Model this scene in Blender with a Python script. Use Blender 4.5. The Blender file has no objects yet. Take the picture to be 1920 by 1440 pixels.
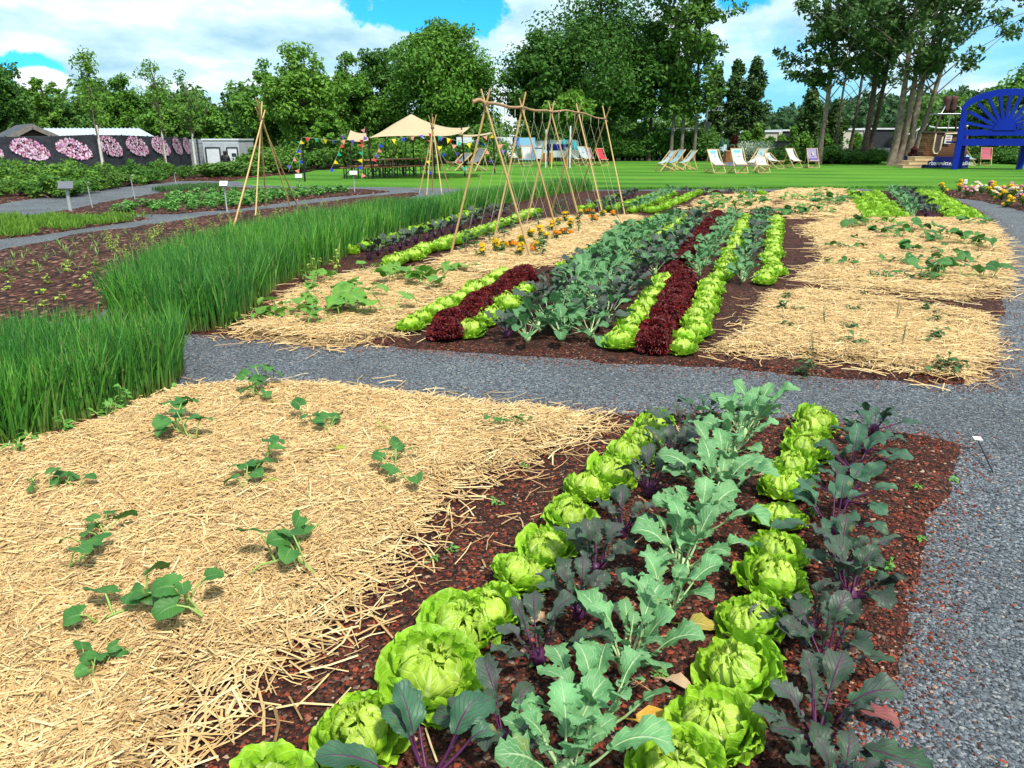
import bpy, math, random, bmesh
import numpy as np
from mathutils import Vector, Matrix, Euler
from mathutils.geometry import tessellate_polygon
random.seed(7)
RNG = np.random.default_rng(11)
R = math.radians
PI = math.pi
scene = bpy.context.scene
COL = scene.collection
# ------------------------------------------------------------------ camera model (photo pixels 1920x1440)
FPX, EYE = 1400.0, 1.6
PITCH = math.atan(460 / FPX)
CP, SP = math.cos(PITCH), math.sin(PITCH)
def g(u, v, z=0.0):
    dx, dy = (u - 960) / FPX, (720 - v) / FPX
    y = CP + dy * SP; zz = -SP + dy * CP
    t = (z - EYE) / zz
    return (dx * t, y * t)
def xat(u, D, z=0.0):
    return (u - 960) / FPX * (D * CP - (z - EYE) * SP)
def zat(v, D):
    dy = (720 - v) / FPX
    return EYE + D * (dy * CP - SP) / (CP + dy * SP)
def P(u, v, D):
    z = zat(v, D)
    return (xat(u, D, z), D, z)
def gp(pts, z=0.0):
    return [g(u, v, z) for u, v in pts]
def dirpx(u, v):
    dx, dy = (u - 960) / FPX, (720 - v) / FPX
    d = Vector((dx, CP + dy * SP, -SP + dy * CP)); d.normalize(); return d
# ------------------------------------------------------------------ noise
def _hash(ix, iy, seed):
    h = (ix.astype(np.int64) * 374761393 + iy.astype(np.int64) * 668265263 + seed * 974711) & 0xffffffff
    h = ((h ^ (h >> 13)) * 1274126177) & 0xffffffff
    return ((h ^ (h >> 16)) & 0xffff) / 65535.0
def vnoise(x, y, seed=0):
    x = np.asarray(x, float); y = np.asarray(y, float)
    ix, iy = np.floor(x), np.floor(y); fx, fy = x - ix, y - iy
    fx = fx * fx * (3 - 2 * fx); fy = fy * fy * (3 - 2 * fy)
    a = _hash(ix, iy, seed); b = _hash(ix + 1, iy, seed); c = _hash(ix, iy + 1, seed); d = _hash(ix + 1, iy + 1, seed)
    return (a * (1 - fx) + b * fx) * (1 - fy) + (c * (1 - fx) + d * fx) * fy
def fbm(x, y, seed=0, n=3):
    s = 0; a = .5
    for i in range(n):
        s = s + a * vnoise(x * 2 ** i, y * 2 ** i, seed + i * 17); a *= .5
    return s / (1 - .5 ** n)
def sdist(px, py, poly):
    """signed distance, positive inside"""
    p = np.asarray(poly, float); n = len(p)
    d = np.full(px.shape, 1e9); ins = np.zeros(px.shape, bool)
    for i in range(n):
        ax, ay = p[i]; bx, by = p[(i + 1) % n]
        ex, ey = bx - ax, by - ay; wx, wy = px - ax, py - ay
        t = np.clip((wx * ex + wy * ey) / (ex * ex + ey * ey + 1e-12), 0, 1)
        d = np.minimum(d, (wx - ex * t) ** 2 + (wy - ey * t) ** 2)
        c = (ay > py) != (by > py)
        xx = ax + (py - ay) * ex / (ey if abs(ey) > 1e-12 else 1e-12)
        ins ^= c & (px < xx)
    d = np.sqrt(d)
    return np.where(ins, d, -d)
# ------------------------------------------------------------------ mesh builder
class MB:
    def __init__(s): s.V = []; s.F = []; s.U = []; s.n = 0; s.MI = []
    def add(s, V, F, U=None, mi=0):
        V = np.asarray(V, float).reshape(-1, 3); F = np.asarray(F, int)
        s.V.append(V); s.F.append(F + s.n); s.n += len(V); s.MI.append(mi)
        s.U.append(np.zeros((len(V), 2)) if U is None else np.asarray(U, float))
        return s
    def box(s, c, size, rot=None, mi=0):
        x, y, z = [a / 2 for a in size]
        V = np.array([(-x,-y,-z),(x,-y,-z),(x,y,-z),(-x,y,-z),(-x,-y,z),(x,-y,z),(x,y,z),(-x,y,z)])
        if rot is not None: V = V @ np.array(Euler(rot).to_matrix()).T
        return s.add(V + np.array(c), [(0,3,2,1),(4,5,6,7),(0,1,5,4),(1,2,6,5),(2,3,7,6),(3,0,4,7)], mi=mi)
    def bar(s, a, b, w, t, up=(0,0,1)):
        a = Vector(a); b = Vector(b); d = (b - a).normalized(); u = Vector(up)
        if abs(d.dot(u)) > .99: u = Vector((1,0,0))
        sx = d.cross(u).normalized() * w / 2; sz = sx.cross(d).normalized() * t / 2
        V = [a-sx-sz, a+sx-sz, a+sx+sz, a-sx+sz, b-sx-sz, b+sx-sz, b+sx+sz, b-sx+sz]
        return s.add([tuple(v) for v in V], [(0,1,2,3),(7,6,5,4),(0,4,5,1),(1,5,6,2),(2,6,7,3),(3,7,4,0)])
    def tube(s, pts, r, n=6, cap=True):
        pts = [Vector(p) for p in pts]
        if not hasattr(r, '__len__'): r = [r] * len(pts)
        V = []; F = []; m = len(pts)
        ref = Vector((0.123, .31, 1)).normalized()
        for i, p in enumerate(pts):
            d = (pts[min(i+1, m-1)] - pts[max(i-1, 0)]).normalized()
            if abs(d.dot(ref)) > .95: rr = Vector((1, .1, 0))
            else: rr = ref
            a = d.cross(rr).normalized(); b = a.cross(d).normalized()
            for k in range(n):
                an = 2 * PI * k / n
                V.append(tuple(p + (a * math.cos(an) + b * math.sin(an)) * r[i]))
        for i in range(m - 1):
            for k in range(n):
                F.append((i*n+k, i*n+(k+1)%n, (i+1)*n+(k+1)%n, (i+1)*n+k))
        s.add(V, F)
        if cap and n == 4: s.add([V[k] for k in range(4)] + [V[(m-1)*4+k] for k in range(4)], [(3,2,1,0),(4,5,6,7)])
        elif cap:
            for e in (0, m - 1):
                c = tuple(pts[e]); vs = [V[e*n+k] for k in range(n)] + [c]
                s.add(vs, [(k, (k+1) % n, n) if e else ((k+1) % n, k, n) for k in range(n)])
        return s
    def lathe(s, prof, n=16, c=(0,0,0)):
        V = []; F = []
        for (r, z) in prof:
            for k in range(n):
                a = 2*PI*k/n; V.append((c[0]+r*math.cos(a), c[1]+r*math.sin(a), c[2]+z))
        for i in range(len(prof)-1):
            for k in range(n): F.append((i*n+k, i*n+(k+1)%n, (i+1)*n+(k+1)%n, (i+1)*n+k))
        return s.add(V, F)
    def prism(s, poly, y0, y1):
        """polygon in x,z extruded along y"""
        n = len(poly)
        V = [(x, y0, z) for x, z in poly] + [(x, y1, z) for x, z in poly]
        s.add(V, [(i, (i+1) % n, n+(i+1) % n, n+i) for i in range(n)])
        tr = tessellate_polygon([[Vector((x, z, 0)) for x, z in poly]])
        s.add(V, [tuple(t) for t in tr] + [tuple(n+k for k in reversed(t)) for t in tr])
        return s
    def merge(s, o, M=None):
        for V, F, U, mi in zip(o.V, o.F, o.U, o.MI):
            pass
        V = np.vstack(o.V)
        if M is not None:
            A = np.array(M); V = V @ A[:3,:3].T + A[:3,3]
        U = np.vstack(o.U)
        base = s.n
        s.V.append(V); s.U.append(U); s.n += len(V)
        for F, mi in zip(o.F, o.MI): s.F.append(F + base); s.MI.append(mi)
        return s
    def mesh(s, name, mat, smooth=False):
        V = np.vstack(s.V); U = np.vstack(s.U)
        loops = np.concatenate([f.ravel() for f in s.F]); lens = np.concatenate([np.full(len(f), f.shape[1]) for f in s.F])
        mis = np.concatenate([np.full(len(f), m) for f, m in zip(s.F, s.MI)])
        me = bpy.data.meshes.new(name)
        me.vertices.add(len(V)); me.vertices.foreach_set('co', V.astype(np.float32).ravel())
        me.loops.add(len(loops)); me.loops.foreach_set('vertex_index', loops.astype(np.int32))
        me.polygons.add(len(lens))
        st = np.concatenate([[0], np.cumsum(lens)[:-1]])
        me.polygons.foreach_set('loop_start', st.astype(np.int32)); me.polygons.foreach_set('loop_total', lens.astype(np.int32))
        if mis.any(): me.polygons.foreach_set('material_index', mis.astype(np.int32))
        uv = me.uv_layers.new(name='UVMap'); uv.data.foreach_set('uv', U[loops].astype(np.float32).ravel())
        me.update(calc_edges=True)
        me.polygons.foreach_set('use_smooth', np.full(len(lens), bool(smooth)))
        for m in (mat if isinstance(mat, (list, tuple)) else [mat]): me.materials.append(m)
        return me
    def build(s, name, mat, parent=None, smooth=False):
        return link(name, s.mesh(name, mat, smooth), parent)
def link(name, me, parent=None):
    o = bpy.data.objects.new(name, me); COL.objects.link(o)
    if parent: o.parent = parent
    return o
def tag(o, label=None, cat=None, group=None, kind=None):
    if label: o['label'] = label
    if cat: o['category'] = cat
    if group: o['group'] = group
    if kind: o['kind'] = kind
    return o
def empty(name, loc=(0,0,0), rz=0, label=None, cat=None, group=None, sc=1):
    o = bpy.data.objects.new(name, None); COL.objects.link(o)
    o.location = loc; o.rotation_euler = (0, 0, rz); o.empty_display_size = .1
    o.scale = (sc, sc, sc)
    return tag(o, label, cat, group)
def place(proto, loc, rot=(0,0,0), sc=1.0, label=None, cat=None, group=None):
    """proto = (thing name, [(part name, mesh, [(subpart name, mesh)...])...]) or (thing name, mesh)"""
    name, parts = proto
    if isinstance(parts, list): o = bpy.data.objects.new(name, None); o.empty_display_size = .1
    else: o = bpy.data.objects.new(name, parts)
    COL.objects.link(o)
    o.location = loc; o.rotation_euler = rot if hasattr(rot, '__len__') else (0, 0, rot)
    o.scale = (sc, sc, sc) if not hasattr(sc, '__len__') else sc
    tag(o, label, cat, group)
    if isinstance(parts, list):
        for p in parts:
            c = link(p[0], p[1], o)
            for q in (p[2] if len(p) > 2 else []): link(q[0], q[1], c)
    return o
ORD = 'first second third fourth fifth sixth seventh eighth ninth tenth eleventh twelfth thirteenth fourteenth fifteenth sixteenth seventeenth eighteenth nineteenth twentieth'.split()
ORD += ['twenty-' + w for w in ORD[:9]] + ['thirtieth'] + ['thirty-' + w for w in ORD[:9]]
# ------------------------------------------------------------------ materials
def sock(nt, a, b): nt.links.new(a, b)
class NT:
    def __init__(s, name):
        s.m = bpy.data.materials.new(name); s.m.use_nodes = True; s.t = s.m.node_tree; s.t.nodes.clear()
        s.out = s.t.nodes.new('ShaderNodeOutputMaterial')
    def n(s, ty, props=None, **ins):
        x = s.t.nodes.new('ShaderNode' + ty)
        for k, v in (props or {}).items(): setattr(x, k, v)
        for k, v in ins.items():
            k = k.replace('_', ' ') if k not in x.inputs else k
            s.set(x.inputs[k], v)
        return x
    def set(s, inp, v):
        if hasattr(v, 'is_output') or isinstance(v, bpy.types.NodeSocket): s.t.links.new(v, inp)
        else:
            if inp.type == 'RGBA' and len(v) == 3: v = (*v, 1)
            inp.default_value = v
    def ramp(s, fac, stops, const=False):
        x = s.t.nodes.new('ShaderNodeValToRGB'); cr = x.color_ramp
        if const: cr.interpolation = 'CONSTANT'
        while len(cr.elements) < len(stops): cr.elements.new(.5)
        for e, (p, c) in zip(cr.elements, stops): e.position = p; e.color = (*c, 1) if hasattr(c, '__len__') else (c, c, c, 1)
        s.set(x.inputs[0], fac); return x.outputs[0]
    def mix(s, f, a, b, mode='MIX'):
        x = s.t.nodes.new('ShaderNodeMix'); x.data_type = 'RGBA'; x.blend_type = mode
        s.set(x.inputs[0], f); s.set(x.inputs[6], a); s.set(x.inputs[7], b); return x.outputs[2]
    def math(s, op, a, b=0.0, clamp=False):
        x = s.t.nodes.new('ShaderNodeMath'); x.operation = op; x.use_clamp = clamp
        s.set(x.inputs[0], a); s.set(x.inputs[1], b); return x.outputs[0]
    def noise(s, scale, detail=3, vec=None, rough=.5, out=0):
        x = s.n('TexNoise', Scale=scale, Detail=detail, Roughness=rough)
        if vec is not None: s.set(x.inputs['Vector'], vec)
        return x.outputs[out]
    def obj(s): return s.n('TexCoord').outputs['Object']
    def pos(s): return s.n('NewGeometry').outputs['Position']
    def bump(s, h, strength=.5, dist=.02):
        return s.n('Bump', Strength=strength, Distance=dist, Height=h).outputs[0]
    def done(s, col, rough=.6, nrm=None, spec=.3, trans=0, tcol=None, metal=0):
        b = s.n('BsdfPrincipled', Base_Color=col, Roughness=rough, Metallic=metal)
        b.inputs['Specular IOR Level'].default_value = spec
        if nrm is not None: s.set(b.inputs['Normal'], nrm)
        sh = b.outputs[0]
        if trans:
            t = s.n('BsdfTranslucent', Color=tcol if tcol is not None else col)
            mx = s.n('MixShader'); s.set(mx.inputs[0], trans); s.set(mx.inputs[1], sh); s.set(mx.inputs[2], t.outputs[0]); sh = mx.outputs[0]
        s.t.links.new(sh, s.out.inputs[0]); return s.m
def plain(name, c1, c2=None, scale=6, rough=.6, bump=0, bscale=40, metal=0, spec=.3):
    k = NT(name); o = k.obj()
    c = c1
    if c2 is not None: c = k.mix(k.ramp(k.noise(scale, 4, o), [(.35, 0.0), (.65, 1.0)]), c1, c2)
    nr = k.bump(k.noise(bscale, 4, o), bump, .01) if bump else None
    return k.done(c, rough, nr, spec, metal=metal)
def island(name, cols, rough=.7, trans=0, spec=.2, noise=.0, nscale=3, ncol=None):
    """colour by loose piece: every stalk, stone or leaf its own shade"""
    k = NT(name); r = k.n('NewGeometry').outputs['Random Per Island']
    c = k.ramp(r, [(i / max(1, len(cols) - 1), q) for i, q in enumerate(cols)])
    if ncol is not None:
        c = k.mix(k.math('MULTIPLY', k.ramp(k.noise(nscale, 3, k.pos()), [(.4, 0.0), (.65, 1.0)]), noise), c, ncol)
    return k.done(c, rough, None, spec, trans)
def veined(name, c1, c2, vein, nlat=7, rough=.45, trans=.25, vw=.035, vstr=.8, mott=14, edge=None, bumpk=.5, oi=.0):
    """leaf blade: uv x across (0..1), y along; pale midrib and side veins"""
    k = NT(name); uv = k.n('UVMap').outputs[0]; sp = k.n('SeparateXYZ', Vector=uv)
    u, v = sp.outputs[0], sp.outputs[1]
    a = k.math('ABSOLUTE', k.math('SUBTRACT', u, .5))
    mid = k.ramp(k.math('DIVIDE', a, k.math('SUBTRACT', 1.25, v)), [(0, 1.0), (vw, .9), (vw * 2.2, 0.0)])
    nz = k.noise(5, 2, k.obj())
    ph = k.math('FRACT', k.math('ADD', k.math('SUBTRACT', k.math('MULTIPLY', v, float(nlat)), k.math('MULTIPLY', a, nlat * .75)), k.math('MULTIPLY', nz, 1.2)))
    lat = k.ramp(k.math('ABSOLUTE', k.math('SUBTRACT', ph, .5)), [(0, 1.0), (.05, .8), (.14, 0.0)])
    n2 = k.noise(mott, 4, k.obj())
    base = k.mix(k.ramp(n2, [(.35, 0.0), (.68, 1.0)]), c1, c2)
    isl = k.n('NewGeometry').outputs['Random Per Island']
    hs = k.n('HueSaturation', Color=base, Value=k.math('ADD', .82, k.math('MULTIPLY', isl, .36)), Saturation=1.0, Hue=.5)
    base = hs.outputs[0]
    wp = k.pos(); base = k.n('HueSaturation', Color=base, Value=k.math('ADD', .72, k.math('MULTIPLY', k.noise(5.5, 2, wp), .56)), Saturation=1.0, Hue=k.math('ADD', .488, k.math('MULTIPLY', k.noise(3.1, 2, wp), .024))).outputs[0]
    base = k.mix(k.math('MULTIPLY', k.ramp(k.noise(16, 3, wp), [(.66, 0.0), (.74, 1.0)]), .45), base, (.34, .27, .06))
    m = k.math('MULTIPLY', k.math('MAXIMUM', mid, k.math('MULTIPLY', lat, .62)), vstr, True)
    if edge is not None:
        e = k.ramp(k.math('MAXIMUM', k.math('MULTIPLY', a, 2.0), v), [(.86, 0.0), (1.0, 1.0)])
        base = k.mix(k.math('MULTIPLY', e, .7), base, edge)
    col = k.mix(m, base, vein)
    puck = k.n('TexVoronoi', {'feature': 'SMOOTH_F1'}, Scale=mott * 2.2, Vector=k.obj()).outputs[0]
    h = k.math('ADD', k.math('MULTIPLY', puck, 1.1), k.math('MULTIPLY', m, -.6))
    return k.done(col, rough, k.bump(h, bumpk, .012), .35, trans)
# ================================================================== MATERIALS OF THE SETTING
def mat_gravel():
    k = NT('slate_gravel'); p = k.pos()
    v1 = k.n('TexVoronoi', Scale=85.0, Vector=p, Randomness=1.0)
    v2 = k.n('TexVoronoi', Scale=38.0, Vector=p)
    r = k.n('SeparateColor', Color=v1.outputs['Color']).outputs[0]
    c = k.ramp(r, [(0, (.042,.048,.058)), (.3, (.092,.105,.122)), (.55, (.15,.166,.186)), (.8, (.22,.24,.262)), (.945, (.27,.29,.32)), (.98, (.26,.085,.045)), (.988, (.42,.34,.23))], True)
    c = k.mix(k.math('MULTIPLY', k.ramp(k.noise(1.1, 6, p, .62), [(.42, 0.0), (.62, 1.0)]), .5), c, (.06,.062,.066))
    c = k.mix(k.ramp(k.noise(420, 2, p), [(.66, 0.0), (.72, .35)]), c, (.5,.41,.26))
    h = k.math('ADD', k.math('MULTIPLY', v1.outputs['Distance'], -1.0), k.math('MULTIPLY', k.noise(9, 3, p), .7))
    return k.done(c, .75, k.bump(h, .9, .012), .25)
def mat_soil():
    k = NT('lava_mulch_soil'); p = k.pos()
    v1 = k.n('TexVoronoi', Scale=75.0, Vector=p)
    r = k.n('SeparateColor', Color=v1.outputs['Color']).outputs[0]
    c = k.ramp(r, [(0, (.012,.008,.007)), (.3, (.045,.016,.011)), (.55, (.10,.028,.017)), (.78, (.18,.045,.025)), (.90, (.09,.055,.04)), (.965, (.24,.17,.12))], True)
    hum = k.ramp(k.noise(2.2, 6, p, .65), [(.45, 0.0), (.6, 1.0)])
    c = k.mix(k.math('MULTIPLY', hum, .75), c, k.mix(k.noise(40, 4, p), (.016,.009,.008), (.05,.022,.017)))
    h = k.math('ADD', k.math('MULTIPLY', v1.outputs['Distance'], -1.0), k.math('MULTIPLY', k.noise(14, 5, p), 1.6))
    return k.done(c, .85, k.bump(h, 1.0, .015), .15)
def mat_mulch():
    k = NT('bark_mulch'); p = k.pos()
    w = k.n('Mapping', Scale=(1.0, .55, 1.0), Vector=p).outputs[0]
    v1 = k.n('TexVoronoi', Scale=26.0, Vector=w)
    r = k.n('SeparateColor', Color=v1.outputs['Color']).outputs[0]
    c = k.ramp(r, [(0, (.018,.008,.006)), (.35, (.06,.022,.015)), (.65, (.115,.042,.028)), (.88, (.20,.085,.055)), (.96, (.32,.18,.12))], True)
    c = k.mix(k.math('MULTIPLY', k.ramp(k.noise(3, 5, p), [(.45, 0.0), (.65, 1.0)]), .5), c, (.03,.014,.011))
    h = k.math('ADD', k.math('MULTIPLY', v1.outputs['Distance'], -1.0), k.math('MULTIPLY', k.noise(8, 4, p), 1.5))
    return k.done(c, .85, k.bump(h, 1.0, .04), .15)
def mat_lawn():
    k = NT('mown_grass'); p = k.pos()
    st = k.n('Mapping', Rotation=(0, 0, R(6)), Scale=(.10, .34, 1), Vector=p).outputs[0]
    n1 = k.noise(1.2, 5, st, .6); n2 = k.noise(16, 4, p, .7)
    sp = k.n('SeparateXYZ', Vector=k.n('Mapping', Rotation=(0, 0, R(14)), Vector=p).outputs[0])
    band = k.math('SINE', k.math('ADD', k.math('MULTIPLY', sp.outputs[1], 1.9), k.math('MULTIPLY', k.noise(.25, 2, p), 2.5)))
    c = k.mix(k.ramp(n1, [(.38, 0.0), (.62, 1.0)]), (.036,.128,.011), (.115,.285,.026))
    c = k.mix(k.math('MULTIPLY', k.math('ADD', k.math('MULTIPLY', band, .5), .5), .5), c, (.14,.33,.04))
    c = k.mix(k.math('MULTIPLY', k.ramp(n2, [(.4, 0.0), (.7, 1.0)]), .5), c, (.045,.15,.012))
    c = k.mix(k.math('MULTIPLY', k.ramp(k.noise(.45, 4, p), [(.6, 0.0), (.75, 1.0)]), .4), c, (.19,.25,.05))
    return k.done(c, .9, k.bump(k.math('ADD', n2, k.noise(60, 2, p)), .8, .04), .1)
def mat_straw_mat():
    k = NT('straw_litter'); p = k.pos()
    v = k.n('TexVoronoi', Scale=60.0, Vector=k.n('Mapping', Scale=(.25, 1, 1), Rotation=(0,0,R(20)), Vector=p).outputs[0])
    r = k.n('SeparateColor', Color=v.outputs['Color']).outputs[0]
    c = k.ramp(r, [(0, (.05,.03,.016)), (.3, (.20,.125,.06)), (.7, (.36,.24,.12)), (1, (.46,.33,.18))])
    c = k.mix(k.ramp(k.noise(2.5, 4, p), [(.55, 0.0), (.75, .8)]), c, (.07,.035,.018))
    return k.done(c, .8, k.bump(v.outputs['Distance'], .8, .02), .15)
def mat_ground():
    k = NT('rough_ground'); p = k.pos()
    c = k.mix(k.ramp(k.noise(.6, 6, p), [(.4, 0.0), (.62, 1.0)]), (.022,.055,.010), (.04,.03,.018))
    return k.done(c, .9, k.bump(k.noise(6, 4, p), .8, .05), .1)
M_GRAVEL, M_SOIL, M_MULCH, M_LAWN, M_STRAWMAT, M_GROUND = mat_gravel(), mat_soil(), mat_mulch(), mat_lawn(), mat_straw_mat(), mat_ground()
M_STRAW = island('straw_stalks', [(.25,.145,.06), (.56,.355,.15), (.66,.45,.20), (.75,.55,.275), (.40,.245,.10), (.82,.65,.37), (.62,.395,.155), (.34,.225,.115)], .6, 0.12, .25)
M_CHIP = island('slate_chips', [(.034,.040,.050), (.085,.098,.116), (.125,.142,.164), (.068,.078,.092), (.18,.20,.226), (.075,.086,.10), (.115,.13,.148), (.27,.27,.265)], .7)
M_LAVA = island('lava_stones', [(.02,.010,.009), (.15,.03,.016), (.27,.05,.026), (.06,.018,.012), (.34,.07,.035), (.04,.017,.012), (.15,.08,.055), (.018,.009,.008), (.22,.045,.022), (.38,.28,.20)], .75)
# ================================================================== HEIGHT FIELDS
def hfield(name, poly, cell, h, amp, mat, kind='structure', rag=.10, mound=.15, nfreq=1.6, sink=.05, seed=1, mat_extra=None):
    p = np.array(poly); x0, y0 = p.min(0) - .3; x1, y1 = p.max(0) + .3
    nx = int((x1 - x0) / cell) + 2; ny = int((y1 - y0) / cell) + 2
    X, Y = np.meshgrid(np.linspace(x0, x1, nx), np.linspace(y0, y1, ny))
    X = X + (vnoise(X * 31.7, Y * 31.7, 5) - .5) * cell * .5
    sd = sdist(X, Y, poly) + (fbm(X * 4, Y * 4, seed, 3) - .5) * 2 * rag
    k = np.clip((sd + mound * .35) / mound, 0, 1); k = k * k * (3 - 2 * k)
    Z = -sink + k * (h + sink) + amp * k * (fbm(X * nfreq, Y * nfreq, seed + 3, 4) - .5) * 2
    keepv = sd > -mound * .9 - cell
    idx = np.arange(nx * ny).reshape(ny, nx)
    q = np.stack([idx[:-1, :-1], idx[:-1, 1:], idx[1:, 1:], idx[1:, :-1]], -1).reshape(-1, 4)
    kf = keepv.ravel()[q].any(1); q = q[kf]
    used = np.unique(q); re = np.full(nx * ny, -1); re[used] = np.arange(len(used))
    V = np.stack([X.ravel(), Y.ravel(), Z.ravel()], -1)[used]
    mb = MB(); mb.add(V, re[q]); o = mb.build(name, mat, smooth=True)
    if kind: o['kind'] = kind
    def height(px, py):
        s2 = sdist(px, py, poly); kk = np.clip((s2 + mound * .35) / mound, 0, 1); kk = kk * kk * (3 - 2 * kk)
        return -sink + kk * (h + sink) + amp * kk * (fbm(px * nfreq, py * nfreq, seed + 3, 4) - .5) * 2
    return o, height
def flat(name, poly, z, mat):
    p = [Vector((x, y, 0)) for x, y in poly]
    tr = tessellate_polygon([p])
    mb = MB(); mb.add([(a[0], a[1], z) for a in poly], [tuple(t) for t in tr])
    o = mb.build(name, mat); o['kind'] = 'structure'
    if o.data.polygons[0].normal.z < 0: o.data.flip_normals()
    return o
# ------------------------------------------------------------------ base ground, dips a little behind the fence bed on the left
def dip(x, y):
    a = np.clip((y - 35) / 9, 0, 1); b = np.clip((-x - 11.5 - (y - 35) * .05) / 5, 0, 1)
    return -.95 * a * a * (3 - 2 * a) * b * b * (3 - 2 * b)
xs = np.unique(np.concatenate([np.linspace(-900, -60, 12), np.linspace(-60, 70, 66), np.linspace(70, 900, 12)]))
ys = np.unique(np.concatenate([np.linspace(-30, 20, 6), np.linspace(20, 90, 48), np.linspace(90, 1500, 16)]))
GX, GY = np.meshgrid(xs, ys); GZ = -.06 + dip(GX, GY)
ii = np.arange(GX.size).reshape(GX.shape)
mb = MB(); mb.add(np.stack([GX.ravel(), GY.ravel(), GZ.ravel()], -1), np.stack([ii[:-1,:-1], ii[:-1,1:], ii[1:,1:], ii[1:,:-1]], -1).reshape(-1, 4))
tag(mb.build('ground', M_GROUND, smooth=True), kind='structure')
# gravel path: one sheet below everything planted
flat('gravel_path', [(-5, -4), (14, -4), (17, 16), (13.2, 17.8), (11.5, 27.5), (-7, 29.5), (-12.5, 30.8), (-13.2, 30.5), (-14, 20.5), (-15, 17)], 0.0, M_GRAVEL)
# lawn
LAWN = gp([(1120, 356), (1500, 355), (1760, 354), (1925, 357)]) + [(30, 26), (52, 38), (52, 62)] + gp([(1700, 301.5), (1300, 301), (1120, 303)]) + [(2, 57), (-6, 50), (-9.5, 42), (-11.3, 33)] + gp([(440, 347), (560, 350), (760, 352), (900, 355)])
lawn_o, lawn_h = hfield('lawn', LAWN, .45, .03, .01, M_LAWN, mound=.5, rag=.05, nfreq=.3)
# planted beds (soil / bark)
NEARBED = gp([(325, 742), (480, 728), (700, 742), (1000, 768), (1112, 775), (1300, 778), (1500, 782), (1700, 815), (1815, 836), (1785, 930), (1748, 1000), (1745, 1084), (1725, 1172), (1700, 1279), (1638, 1367), (1600, 1440), (1540, 1700)]) + [(.2, .5), (-2.3, .5)] + gp([(-500, 1300)]) + [(-3.6, 2.4), (-3.9, 4.9), (-3.0, 5.15)]
near_o, near_h = hfield('soil_bed', NEARBED, .045, .03, .022, M_SOIL, rag=.07, nfreq=2.6, seed=4)
MIDBED = gp([(190, 628), (430, 632), (560, 645), (760, 655), (880, 664), (1100, 682), (1340, 694), (1560, 712), (1820, 726), (1872, 700), (1880, 640), (1888, 560), (1896, 490), (1888, 442), (1862, 412), (1840, 396), (1780, 368), (1715, 359), (1300, 359), (1115, 359), (1000, 364), (870, 380), (700, 408), (560, 430), (420, 455), (300, 510), (215, 570)])
mid_o, mid_h = hfield('soil_bed', MIDBED, .10, .03, .02, M_SOIL, rag=.07, seed=9)
SEEDBED = gp([(-120, 500), (0, 470), (140, 441), (300, 420), (430, 400), (520, 391), (620, 378), (700, 368), (790, 362), (740, 385), (600, 420), (440, 450), (330, 500), (240, 555), (190, 600), (-300, 640)])
seed_o, seed_h = hfield('mulch_bed', SEEDBED, .09, .035, .03, M_MULCH, rag=.08, seed=21)
LIMEBED = gp([(-60, 413), (60, 408), (200, 407), (292, 410), (180, 426), (90, 440), (0, 449), (-80, 462)])
lime_o, lime_h = hfield('mulch_bed', LIMEBED, .12, .03, .02, M_MULCH, seed=25)
POTBED = gp([(85, 403), (190, 381), (300, 362), (395, 352), (520, 354), (690, 357), (735, 360), (660, 367), (560, 376), (460, 391), (330, 402), (200, 403)])
pot_o, pot_h = hfield('mulch_bed', POTBED, .12, .04, .02, M_MULCH, seed=31)
SHRUBBED = [(-23, 18.2)] + gp([(-20, 387), (100, 367), (200, 351), (300, 341), (395, 335)]) + [(-10.6, 33.5), (-11.6, 42), (-14, 44), (-24, 34)]
shr_o, shr_h = hfield('mulch_bed', SHRUBBED, .3, .05, .04, M_MULCH, mound=.4, seed=37)
FLOWERBED = gp([(1752, 358), (1800, 368), (1860, 382), (1925, 399), (2000, 420), (2050, 400), (1990, 375), (1925, 361), (1850, 357)])
flo_o, flo_h = hfield('mulch_bed', FLOWERBED, .12, .04, .02, M_MULCH, seed=41)
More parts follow.
